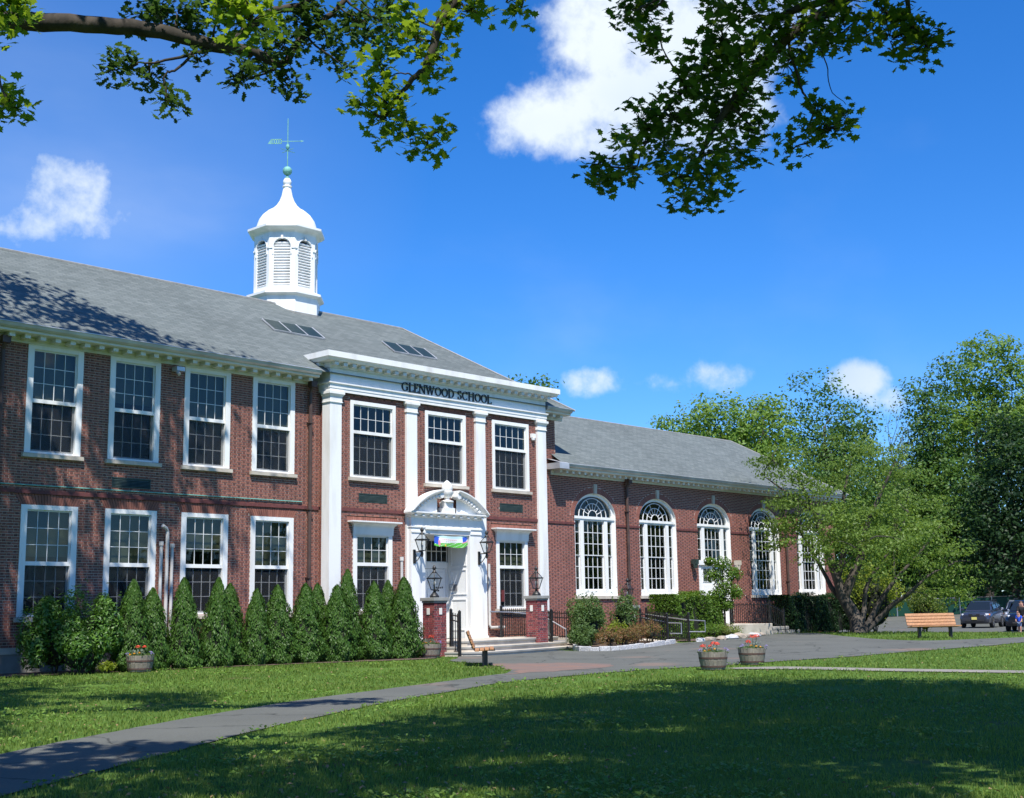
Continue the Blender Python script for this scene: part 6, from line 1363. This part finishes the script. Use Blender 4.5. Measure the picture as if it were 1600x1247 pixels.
# --- trees
def curve_pts(a, b, sag, n=6, wob=.0):
    a, b = Vector(a), Vector(b); L = (b-a).length; out = []
    side = Vector((random.gauss(0, 1), random.gauss(0, 1), random.gauss(0, .5))).normalized()
    for i in range(n+1):
        t = i/n; out.append(a.lerp(b, t)+Vector((0, 0, sag*L*math.sin(PI*t)))+side*(wob*L*math.sin(2*PI*t)))
    return out
def tree(name, label, cat_group, base, trunk_top, tr, lobes, nl, lsize, mat, bark, shape='quad', nlimb=14, clump=1.0, cull=False, extra=None, density=26, group=None, leaves=True):
    """tapered trunk and limbs; leaves in clumps round the limb ends inside the lobes (centre, radii)"""
    t = thing(name, base, label, 'tree', group); bx, by, bz = base
    b = MB(); top = Vector(trunk_top); n = 8
    tp = curve_pts((bx, by, bz-.2), top, 0, n, .02); rr = [tr*(1.35 if i == 0 else 1-.75*i/n) for i in range(n+1)]; b.tube(tp, rr, 10)
    vol = np.array([r[0]*r[1]*r[2] for c, r in lobes]); vol = vol/vol.sum()
    C = []
    for k in range(nlimb):
        c, r = lobes[RNG.choice(len(lobes), p=vol)]; p, _ = ell_pts(1, c, np.array(r)*.8, .55); e = Vector(p[0])
        f = RNG.uniform(.35, .98); s = Vector(tp[0]).lerp(top, f); r0 = tr*(1-.7*f)*.6
        pts = curve_pts(s, e, .08, 6, .06)
        if cull and any(in_frame(q) for q in pts[1:]): continue
        b.tube(pts, [r0*(1-.85*i/6) for i in range(7)], 6); C.append(e)
        for m_ in range(3):
            g = pts[random.randint(3, 5)]; e2 = g+Vector(rdir(1)[0])*Vector(r).length*.28
            if cull and in_frame(e2): continue
            b.tube(curve_pts(g, e2, .05, 3, .05), [r0*.3, r0*.2, r0*.12, r0*.05], 5); C.append(e2)
    (b.build('trunk', bark, t)).data.polygons.foreach_set('use_smooth', [True]*len(b.f))
    nc = max(8, nl//density); P, D = [], []
    for c, r in zip(*[list(x) for x in zip(*lobes)]):
        m_ = int(nc*(r[0]*r[1]*r[2])/sum(q[1][0]*q[1][1]*q[1][2] for q in lobes))+2
        p, d = ell_pts(m_, c, r, .35); P.append(p); D.append(d)
    cen = np.concatenate(P); cd = np.concatenate(D); k = int(nl/len(cen))+1
    idx = np.repeat(np.arange(len(cen)), k); off = rdir(len(idx))*(RNG.uniform(0, 1, (len(idx), 1))**.5)*clump*np.array([1, 1, .62]); P = cen[idx]+off; D = cd[idx]*.4+off*.5
    if cull:
        Q = P-np.array(CAM); w = Q@np.array(cF); X = Q@np.array(cR)/np.maximum(w, .01)*FPX/1600; Yv = Q@np.array(cU)/np.maximum(w, .01)*FPX/1600
        inside = (w > .2) & (np.abs(X) < .53) & (np.abs(Yv) < .42); P, D = P[~inside], D[~inside]
    leaf_mesh('crown', P, D+rdir(len(P))*.8+[0, 0, .6], RNG.uniform(.65, 1.3, len(P))*lsize, mat, shape, t)
    return t
def far(px, rng): 
    p = at(px, 940, rng); return (p.x, p.y, zg(p.x, p.y)-.1)
def ztop(px, py, rng): return at(px, py, rng).z
def fartree(label, px, rng, lobes_px, mat, nl=11000, ls=.30, tr=.3, clump=1.1, name='background_tree', nlimb=16, density=26):
    """lobes given as (px, py, half-width px, half-height px, depth shift m) at that range"""
    base = far(px, rng); L = []
    for x, y, w, h, dz in lobes_px:
        p = at(x, y, rng+dz); k = rng/FPX; L.append(((p.x, p.y, p.z), (w*k, w*k, h*k)))
    zt = sum(c[2] for c, r in L)/len(L); return tree(name, label, None, base, (base[0]+.3, base[1], zt), tr, L, nl, ls, mat, M['bark'], 'fold', nlimb, clump, group='trees behind the school grounds', density=density)
fartree('light green round-topped tree rising above the hall roof', 1140, 92, [(1120, 665, 62, 50, 0), (1185, 680, 65, 62, 1), (1075, 690, 40, 38, 0), (1205, 640, 30, 30, 2), (1150, 740, 90, 60, 0)], M['leaf_farlight'], 15000, .30)
fartree('open dark green tree with three upright plumes of foliage', 1300, 104, [(1258, 620, 24, 40, 0), (1293, 612, 22, 42, 1), (1335, 650, 36, 34, 0), (1290, 690, 70, 45, 2), (1330, 760, 80, 70, 0)], M['leaf_far'], 13000, .30)
fartree('small pale sprig of a tree beside the hall roof', 1036, 96, [(1036, 664, 16, 12, 0), (1030, 720, 30, 40, 0)], M['leaf_farlight'], 2600, .28)
fartree('tree top showing over the right end of the entrance cornice', 828, 78, [(828, 606, 34, 20, 0), (828, 690, 60, 70, 0)], M['leaf_far'], 7000, .26)
fartree('tall dark green tree with two narrow pointed tops', 1462, 118, [(1440, 640, 30, 62, 0), (1472, 600, 24, 46, 1), (1455, 690, 40, 70, 0), (1470, 780, 70, 100, 2), (1430, 760, 50, 60, 0)], M['leaf_far'], 17000, .34)
fartree('very tall light green tree with a broad rounded crown', 1545, 122, [(1545, 580, 60, 56, 0), (1500, 640, 40, 60, 2), (1590, 620, 52, 66, 1), (1545, 690, 90, 70, 0), (1630, 680, 70, 70, 0)], M['leaf_farlight'], 20000, .36, .4)
fartree('massive dark green tree standing behind the parked cars', 1590, 108, [(1572, 730, 62, 90, 0), (1620, 760, 90, 110, 2), (1560, 830, 66, 95, 0), (1610, 870, 90, 66, 0), (1690, 760, 80, 120, 0)], M['leaf_fardark'], 26000, .34, .45)
fartree('mid green rounded tree between the bench tree and the dark tree', 1500, 116, [(1500, 790, 45, 70, 0), (1470, 850, 60, 66, 0), (1515, 880, 50, 40, 1)], M['leaf_far'], 13000, .32)
fartree('mid green bushy tree behind the bench tree', 1400, 120, [(1400, 800, 80, 80, 0), (1360, 860, 70, 66, 1), (1440, 870, 70, 60, 0)], M['leaf_far'], 13000, .34)
fartree('soft green tree behind the end of the hall', 1290, 112, [(1290, 800, 80, 80, 0), (1220, 790, 60, 60, 0), (1330, 860, 60, 60, 0)], M['leaf_farlight'], 11000, .34)
fartree('thin half-bare tree with sparse pale twigs', 1404, 110, [(1404, 660, 24, 48, 0), (1390, 720, 34, 30, 0)], M['leaf_olive'], 420, .22, .12, .8, nlimb=26, density=6)
# woods closing the view all round the far side
wd_ = thing('woodland', (120, 30, .9), 'continuous wall of distant green woodland beyond the grounds', 'woodland'); wd_['kind'] = 'stuff'
n = 75000; azs = RNG.uniform(.35, 2.4, n); rg = RNG.uniform(140, 165, n); hh = 9+3*np.sin(azs*23)+2.2*np.sin(azs*51+1)+1.5*np.sin(azs*97); zz = .6+RNG.uniform(0, 1, n)*hh
P = np.stack([rg*np.sin(azs), CAM.y+rg*np.cos(azs), zz], 1); leaf_mesh('crowns', P, rdir(n)+[0, 0, .6]-np.stack([np.sin(azs), np.cos(azs), 0*azs], 1)*.5, RNG.uniform(.8, 1.6, n), M['leaf_fardark'], 'fold', wd_)
# multi-stemmed crab apple beside the drive
def crab():
    B = Vector((50.0, -5.0, zg(50, -5))); t = thing('crabapple_tree', tuple(B), 'low spreading multi-stemmed tree with leaning trunk beside the drive', 'tree'); b = MB()
    k = 57.2/FPX; T = lambda px, py, d=0: at(px, py, 57.2+d)
    def limb(pts, r): b.tube([Vector(p) for p in smooth3(pts)], np.linspace(r[0], r[1], len(smooth3(pts))).tolist(), 9)
    def smooth3(pts): return [Vector(p) for p in smoothline([tuple(p) for p in pts], 4)]
    base = B+Vector((0, 0, -.15))
    limb([base, T(1336, 965), T(1318, 935), T(1308, 905), T(1292, 862), T(1272, 800), T(1245, 745)], (.34, .05)); limb([T(1340, 985), T(1326, 950, .2), T(1302, 922, .4), T(1290, 900, .5), T(1262, 850, .6), T(1230, 800)], (.17, .03))
    limb([T(1318, 935), T(1330, 905), T(1345, 870), T(1352, 830), T(1372, 780), T(1400, 720)], (.24, .04)); limb([base, T(1350, 955), T(1352, 925), T(1362, 900), T(1390, 860), T(1420, 800)], (.14, .03))
    limb([base, T(1362, 965), T(1378, 935), T(1400, 905), T(1440, 860), T(1470, 820)], (.15, .03)); limb([base, T(1368, 972), T(1395, 945, -.3), T(1420, 928, -.6), T(1450, 900, -.6), T(1490, 880)], (.15, .03))
    limb([T(1308, 905), T(1322, 840), T(1318, 780), T(1330, 720)], (.16, .03)); limb([T(1272, 800), T(1230, 770), T(1195, 745)], (.09, .02))
    lob = [(1345, 790, 95, 75, 0), (1270, 790, 70, 60, -1), (1430, 800, 75, 70, 1), (1350, 720, 75, 50, 0), (1240, 730, 55, 40, -1), (1300, 830, 85, 55, -2.5), (1410, 850, 80, 60, -2.5), (1470, 870, 50, 55, 0), (1225, 820, 40, 40, 0), (1350, 860, 90, 40, -3), (1205, 720, 25, 18, 0), (1490, 920, 34, 28, 0)]
    L = [(tuple(T(x, y, d)), (w*k, w*k*.9, h*k)) for x, y, w, h, d in lob]
    for c, r in L:
        for _ in range(3):
            p, _d = ell_pts(1, c, r, .4); s = min((Vector(v_) for v_ in b.v[::9]), key=lambda q: (q-Vector(p[0])).length+.8*max(0, q.z-p[0][2])); b.tube(curve_pts(s, p[0], .1, 4, .08), [.032, .025, .018, .012, .005], 5)
    tr_ = b.build('trunk', M['bark2'], t); smooth_by_angle(tr_, 60)
    P, D = [], []
    for c, r in L:
        n = int(3300*r[0]*r[2]/8)+350; m_ = n//70+3; cen, d = ell_pts(m_, c, r, .2); idx = np.repeat(np.arange(m_), 70); off = rdir(len(idx))*(RNG.uniform(0, 1, (len(idx), 1))**.45)*np.array([1.0, 1.0, .3])*RNG.uniform(.5, 1.15, (m_, 1))[idx]; P.append(cen[idx]+off); D.append(d[idx]*.3+off)
    P = np.concatenate(P); D = np.concatenate(D); leaf_mesh('crown', P, D+rdir(len(P))*.9+[0, 0, .5], RNG.uniform(.10, .18, len(P)), M['leaf_crab'], 'fold', t)
crab()
# small flowering tree before the side door
def smalltree():
    x, y = 43.5, -2.7; z = zg(x, y); t = thing('young_tree', (x, y, z), 'slim young tree with white blossom before the white side door', 'tree'); b = MB().tube([(x, y, z-.1), (x+.03, y, z+.9), (x-.02, y, z+1.7), (x+.03, y, z+2.9)], [.05, .04, .03, .01], 7); P, D = [], []
    for dx, dz, r in ((0, 2.9, .45), (-.4, 2.45, .42), (.4, 2.5, .42), (.1, 2.0, .5), (-.25, 1.7, .4), (.45, 1.75, .42), (.05, 1.3, .38), (-.5, 3.0, .25)):
        c = (x+dx*cR.x, y+dx*cR.y, z+dz); b.tube(curve_pts((x, y, z+dz*.7), c, .05, 3, .05), [.018, .014, .01, .005], 5); p, d = ell_pts(480, c, (r, r, r*.7), .2); P.append(p); D.append(d)
    P = np.concatenate(P); D = np.concatenate(D); b.build('trunk', M['bark'], t); leaf_mesh('crown', P, D+rdir(len(P))+[0, 0, .4], RNG.uniform(.07, .13, len(P)), M['leaf_hedge'], 'fold', t)
    k = RNG.choice(len(P), 150); leaf_mesh('blossom', P[k]*1.0+D[k]*.04, rdir(150)+D[k], np.full(150, .07), M['white'], 'fold', t)
smalltree()
# --- shade trees whose boughs hang into view
def bough_tree(name, label, base, top, tr, lobes, nl, lsize, mat, shape, limbs, clusters, lrange, bark, seed_leaf=260, mult=1.7, cf=2.1):
    t = tree(name, label, None, base, top, tr, lobes, nl, lsize*cf, mat, bark, 'quad', 12, .62, cull=True, density=60)
    b = MB()
    for pts, r0, r1 in limbs:
        q = [Vector(p) for p in smoothline([tuple(p) for p in pts], 5)]; b.tube([p+Vector(rdir(1)[0])*.012 for p in q], np.linspace(r0, r1, len(q)).tolist(), 8)
    tips = [Vector(v_) for v_ in b.v[::8]]
    P, D, DR = [], [], []
    for px, py, w, h, n, dr in clusters:
        c = at(px, py, lrange+dr); k = (lrange+dr)/FPX
        near_ = min(tips, key=lambda q: (q-c).length); b.tube(curve_pts(near_, c, -.04, 6, .05), [.022, .018, .014, .012, .009, .007, .003], 5)
        m_ = max(3, int(n*mult)//9)
        for j in range(m_):
            d = rdir(1)[0]; o_ = Vector(c)+cR*(d[0]*w*k*.85)+cU*(d[2]*h*k*.85)+cF*(d[1]*w*k*.6); b.tube([c.lerp(o_, .15), c.lerp(o_, .6)+Vector((0, 0, .04)), o_], [.007, .005, .002], 4)
            q = np.array(o_)+rdir(9)*RNG.uniform(.06, .2, (9, 1)); P.append(q); D.append(rdir(9)*.55+[0, 0, .75]); DR.append((q-np.array(o_))*2+[0, 0, -.5])
    bo = b.build('boughs', bark, t); bo.data.polygons.foreach_set('use_smooth', [True]*len(b.f))
    P, D, DR = np.concatenate(P), np.concatenate(D), np.concatenate(DR); n = len(P); sz = RNG.uniform(.75, 1.25, n)*lsize
    pick = RNG.choice(n, min(seed_leaf, n//2), replace=False); mask = np.ones(n, bool); mask[pick] = False
    leaf_mesh('leaves', P[mask], D[mask], sz[mask], mat, shape, t, droop=DR[mask])
    tv, tf = SHAPES[shape]; me = bpy.data.meshes.new('leaf'); me.from_pydata([(x, y, z*.25) for x, y, z in tv], [], tf); me.materials.append(mat)
    for i in pick:
        q = Vector(D[i]).normalized().to_track_quat('Z', 'Y').to_euler(); link('leaf', me, t, P[i], (q.x, q.y, RNG.uniform(0, 6.28)), (sz[i],)*3)
    return t
LR = 16
oak_limbs = [([Vector((1.6, -15.2, 6.9)), Vector((3.6, -15.9, 8.0)), at(-150, 12, LR), at(0, 32, LR), at(110, 36, LR), at(230, 46, LR), at(330, 70, LR), at(395, 80, LR)], .165, .075), ([at(395, 80, LR), at(440, 100, LR), at(470, 60, LR), at(520, 20, LR), at(560, -30, LR)], .06, .03), ([at(350, 75, LR), at(420, 20, LR), at(470, 8, LR), at(500, -30, LR)], .06, .04),
             ([at(330, 75, LR), at(300, 85, LR), at(250, 96, LR), at(215, 98, LR)], .028, .01), ([at(300, 85, LR), at(275, 108, LR), at(260, 115, LR), at(255, 135, LR)], .022, .008), ([at(440, 100, LR), at(420, 112, LR), at(395, 120, LR)], .02, .01)]
oc = [(190, 105, 26, 30, 60, 0), (172, 112, 14, 14, 22, 0), (235, 128, 22, 26, 50, .3), (262, 158, 18, 20, 40, 0), (310, 95, 16, 14, 30, 0), (225, 30, 30, 26, 60, .4), (275, 18, 40, 24, 80, 0), (340, 12, 36, 22, 70, -.3), (300, 45, 28, 18, 50, .2), (380, 125, 26, 30, 60, 0), (412, 95, 28, 26, 60, .3), (455, 125, 24, 28, 60, 0), (440, 75, 30, 26, 60, -.2), (480, 50, 34, 28, 80, 0), (520, 75, 24, 34, 60, .4), (560, 35, 40, 34, 110, 0), (470, 15, 40, 26, 80, 0), (590, 20, 36, 30, 80, .3), (535, 105, 14, 16, 22, 0), (615, 45, 24, 26, 40, 0), (250, 8, 30, 16, 40, 0), (420, 40, 30, 26, 60, .2)]
bough_tree('oak_tree', 'spreading oak whose thick dark limb hangs over the lawn toward the roof', (1.2, -14.8, zg(1, -15)), (1.8, -15.4, 11.5), .42, [((1, -26.3, 11.5), (2.4, 1.7, 1.6)), ((1, -26.3, 11.5), (2.4, 1.7, 1.6)), ((2.9, -24.6, 11.8), (1.9, 1.3, 1.3)), ((2.9, -24.6, 11.8), (1.9, 1.3, 1.3)), ((0, -19, 13), (4, 4, 3)), ((2, -14, 14), (5, 4, 3.5)), ((6.2, -18, 13.5), (2.4, 1.8, 1.4))], 34000, .125, M['leaf_oak'], 'oak', oak_limbs, oc, LR, M['bark'])
MR = 13
mc = [(590, 100, 26, 26, 50, 0), (585, 145, 30, 30, 70, 0), (605, 185, 30, 28, 60, 0), (640, 215, 26, 20, 44, 0), (668, 234, 16, 10, 18, 0), (688, 205, 14, 16, 24, 0), (650, 60, 30, 32, 60, 0), (640, 25, 30, 24, 40, 0), (690, 90, 22, 18, 34, 0), (668, 120, 16, 16, 26, 0), (735, 18, 36, 20, 50, 0), (690, 40, 24, 22, 36, 0), (812, 22, 12, 22, 18, 0), (790, 4, 24, 10, 18, 0), (390, 35, 56, 34, 120, -1), (355, 10, 40, 20, 50, -1), (12, 165, 28, 34, 60, -1), (18, 25, 30, 30, 60, -1), (5, 8, 30, 20, 40, -1), (565, 165, 14, 16, 20, 0), (625, 160, 18, 20, 30, 0)]
maple_l = [([Vector((-1.5, -27.5, 9.0)), Vector((3.0, -25.0, 9.6)), at(700, -160, MR), at(720, -30, MR), at(690, 30, MR), at(668, 100, MR), at(650, 118, MR), at(625, 150, MR), at(600, 185, MR)], .09, .012), ([at(650, 118, MR), at(632, 115, MR), at(610, 118, MR)], .01, .006), ([at(625, 165, MR), at(640, 195, MR), at(665, 206, MR), at(668, 222, MR)], .010, .004), ([at(700, -160, MR), at(760, -50, MR), at(815, 0, MR)], .03, .01), ([Vector((3.0, -25.0, 9.6)), at(380, -140, MR-1), at(385, 0, MR-1)], .05, .015), ([Vector((1.0, -25.4, 9.2)), at(-60, 60, MR-1), at(0, 120, MR-1)], .04, .012)]
bough_tree('maple_tree', 'sugar maple with bright sunlit leaves on a hanging twig beside the cupola', (-2.2, -29, 0), (-1.8, -28, 9.5), .32, [((-2.5, -30, 10), (3.5, 3.5, 3.2)), ((1.2, -28.6, 10.8), (1.8, 1.6, 1.4))], 2200, .10, M['leaf_maple_sun'], 'maple', maple_l, mc, MR, M['bark'])
rc_ = []
for px, py, w, h, n in ((1010, 22, 44, 38, 120), (1030, 60, 30, 24, 60), (985, 15, 30, 26, 60), (1110, 10, 30, 18, 50), (1180, 20, 50, 36, 140), (1250, 40, 56, 40, 170), (1320, 45, 50, 34, 150), (1390, 60, 50, 34, 150), (1450, 75, 34, 28, 90), (1130, 60, 44, 36, 130), (1100, 105, 44, 34, 130), (1180, 90, 48, 36, 150), (1230, 100, 40, 32, 110), (1060, 140, 36, 26, 90), (1130, 130, 46, 34, 140), (1000, 185, 36, 24, 90), (1050, 185, 40, 30, 110), (1110, 180, 44, 32, 120), (1170, 165, 40, 34, 110), (970, 210, 26, 20, 50), (935, 255, 24, 22, 60), (965, 275, 26, 22, 60), (985, 250, 18, 26, 44), (1045, 235, 34, 30, 100), (1100, 235, 40, 32, 120), (1160, 245, 34, 24, 80), (1060, 275, 34, 26, 90), (1120, 280, 32, 26, 80), (1065, 315, 18, 12, 30), (1105, 305, 22, 18, 44), (1275, 170, 22, 22, 44), (1300, 205, 36, 20, 60), (1260, 205, 22, 16, 36), (1320, 185, 20, 14, 30), (1230, 240, 12, 8, 14), (1185, 205, 26, 26, 60), (1380, 20, 50, 20, 90), (1300, 5, 50, 18, 90), (1220, 5, 40, 16, 60)): rc_.append((px, py, w, h, n, random.uniform(-.8, .8)))
maple_r = [([Vector((13.8, -30.8, 6.6)), Vector((13.2, -28.2, 8.6)), at(1420, -120, 14), at(1330, -10, 14), at(1230, 60, 14), at(1150, 150, 14), at(1110, 210, 14), at(1085, 260, 14)], .13, .015), ([at(1330, -10, 14), at(1230, 20, 14), at(1190, 60, 14), at(1120, 110, 14), at(1060, 150, 14), at(1010, 220, 14), at(995, 262, 14)], .05, .008), ([at(1420, -120, 14), at(1420, 30, 14), at(1470, 70, 14)], .04, .01), ([at(1230, 60, 14), at(1250, 130, 14), at(1265, 160, 14), at(1290, 200, 14)], .02, .006), ([at(1270, 60, 14), at(1292, 100, 14), at(1298, 140, 14), at(1322, 162, 14)], .009, .003), ([at(1250, -100, 14), at(1100, -40, 14), at(1010, 10, 14)], .04, .01)]
bough_tree('maple_tree', 'large shade maple with a dense dark bough hanging over the drive', (14.0, -31.5, .02), (13.4, -29.6, 11), .42, [((10.5, -28.2, 13), (7.5, 4.6, 3.8)), ((15, -27, 13.5), (4.5, 4, 3.5)), ((5.5, -28.5, 11.5), (3.6, 2.8, 2.6)), ((7.5, -31.5, 10), (5, 3.2, 2.2)), ((4.2, -30.2, 11.2), (3.2, 2.4, 2.0)), ((13, -30, 10.5), (5, 3.5, 2.5)), ((16.5, -26.5, 11), (3.2, 3, 2.2)), ((11.5, -24.6, 12.5), (2.6, 2.2, 1.6)), ((14.5, -25.2, 12.5), (2.6, 2.2, 1.6))], 82000, .105, M['leaf_maple'], 'maple', maple_r, rc_, 14, M['bark'], 290, 1.25)
tree('shade_tree', 'tall shade tree left of the school casting dappled shadow on wall and roof', None, (9.0, -7.8, zg(9, -8)), (10.5, -6.6, 17), .38, [((11.8, -5.2, 18.5), (3.8, 3.6, 3.2)), ((8, -7, 17), (4, 4, 4)), ((13.2, -4.2, 20.0), (2.4, 2.4, 2.2)), ((14.6, -5.8, 18.8), (2.2, 2.0, 1.6)), ((10.2, -5.5, 15), (2.6, 2.6, 3)), ((16.6, -6.6, 19.6), (1.8, 1.8, 1.2)), ((8, -12, 12.5), (2.2, 2.4, 2.0))], 8000, .30, M['leaf_oak'], M['bark'], 'quad', 16, .8, cull=True, density=30)
# ------------------------------------------------------------------ grass
def in_poly(x, y, poly):
    c = np.zeros(len(x), bool); n = len(poly); j = n-1
    for i in range(n):
        xi, yi = poly[i]; xj, yj = poly[j]
        k = ((yi > y) != (yj > y)) & (x < (xj-xi)*(y-yi)/((yj-yi) if abs(yj-yi) > 1e-9 else 1e-9)+xi); c ^= k; j = i
    return c
def sample_lawn(n, r0, r1, a0=.22, a1=1.42):
    r = r0*(r1/r0)**RNG.uniform(0, 1, n); a = RNG.uniform(a0, a1, n); x = r*np.sin(a); y = CAM.y+r*np.cos(a)
    k = (y < .1) & (x < 62)
    for p in DRAPED: k &= ~in_poly(x, y, p)
    k &= ~((x > 27.7) & (x < 34.4) & (y > -3.7))
    return x[k], y[k], r[k]
def vn(x, y, s, o=0):
    return np.sin(x*s+o)+np.sin(y*s*1.3+o*2+.7*np.sin(x*s*.6))+.6*np.sin((x+y)*s*2.1+o)
def grass():
    x, y, r = sample_lawn(300000, 8.5, 60); n = len(x); z = .22*np.clip((y+31.6)/24, -.2, 1)+np.interp(x, XS, ZS)
    pat = vn(x, y, .9, 1)+.8*vn(x, y, 3.1, 2); bare = vn(x, y, .75, 4.4)+.5*vn(x, y, 2.7, 1.2); keep = RNG.uniform(0, 1, n) < np.clip(1.25-.38*np.maximum(bare-.9, 0)*1.6, .05, 1); x, y, r, z, pat = x[keep], y[keep], r[keep], z[keep], pat[keep]; n = len(x)
    h = (.028+.022*RNG.uniform(0, 1, n)+.009*np.clip(pat, -1, 1.5))*(1+r/70); w = .0032*(r/10)**.9*RNG.uniform(.7, 1.3, n)+.001
    a = RNG.uniform(0, 2*PI, n); lean = RNG.uniform(.1, .75, n); b = RNG.uniform(0, 2*PI, n)
    sx, sy = np.cos(a)*w, np.sin(a)*w; lx, ly = np.cos(b)*lean*h, np.sin(b)*lean*h
    V = np.empty((n, 5, 3)); z0 = z-.006
    V[:, 0] = np.stack([x-sx, y-sy, z0], 1); V[:, 1] = np.stack([x+sx, y+sy, z0], 1)
    V[:, 2] = np.stack([x+sx*.75+lx*.35, y+sy*.75+ly*.35, z0+h*.6], 1); V[:, 3] = np.stack([x-sx*.75+lx*.35, y-sy*.75+ly*.35, z0+h*.6], 1); V[:, 4] = np.stack([x+lx, y+ly, z0+h], 1)
    me = bpy.data.meshes.new('lawn_grass'); me.vertices.add(n*5); me.vertices.foreach_set('co', V.reshape(-1).astype(np.float32))
    f = np.array([0, 1, 2, 3, 3, 2, 4]); L = (f[None]+(np.arange(n)*5)[:, None]).ravel(); me.loops.add(len(L)); me.loops.foreach_set('vertex_index', L.astype(np.int32))
    tot = np.tile([4, 3], n); st = np.concatenate([[0], np.cumsum(tot)[:-1]]); me.polygons.add(2*n); me.polygons.foreach_set('loop_start', st.astype(np.int32)); me.polygons.foreach_set('loop_total', tot.astype(np.int32))
    me.materials.append(M['grass']); me.update(calc_edges=True); o = link('lawn_grass', me); tag(o, 'short green lawn grass covering the school grounds', 'grass', kind='stuff')
grass()
def weeds():
    x, y, r = sample_lawn(26000, 9, 45); p = vn(x, y, 1.3, 2.5)+.7*vn(x, y, 4.3, .4)+RNG.normal(0, .5, len(x)); k = p > 1.0; x, y, r = x[k], y[k], r[k]; m_ = len(x); k = 3
    X = np.repeat(x, k)+RNG.normal(0, .035, m_*k); Y = np.repeat(y, k)+RNG.normal(0, .035, m_*k); Z = .22*np.clip((Y+31.6)/24, -.2, 1)+np.interp(X, XS, ZS)+RNG.uniform(.035, .075, m_*k)
    o = leaf_mesh('lawn_weeds', np.stack([X, Y, Z], 1), rdir(m_*k)*.6+[0, 0, 1], RNG.uniform(.03, .06, m_*k)*(1+np.repeat(r, k)/60), M['clover'], 'fold'); tag(o, 'broad-leaved weeds and clover scattered through the lawn', 'weeds', kind='stuff')
weeds()
x, y, r = sample_lawn(9000, 9, 40); k = RNG.uniform(0, 1, len(x)) < .3+.25*np.clip(vn(x, y, .6, 3), -1, 2); x, y = x[k], y[k]
tag(leaf_mesh('lawn_litter', np.stack([x, y, .22*np.clip((y+31.6)/24, -.2, 1)+np.interp(x, XS, ZS)+.03], 1), rdir(len(x))*.6+[0, 0, 1], RNG.uniform(.03, .07, len(x)), M['litter'], 'fold'), 'scattered dry brown leaves and twigs lying on the lawn', 'leaf litter', kind='stuff')
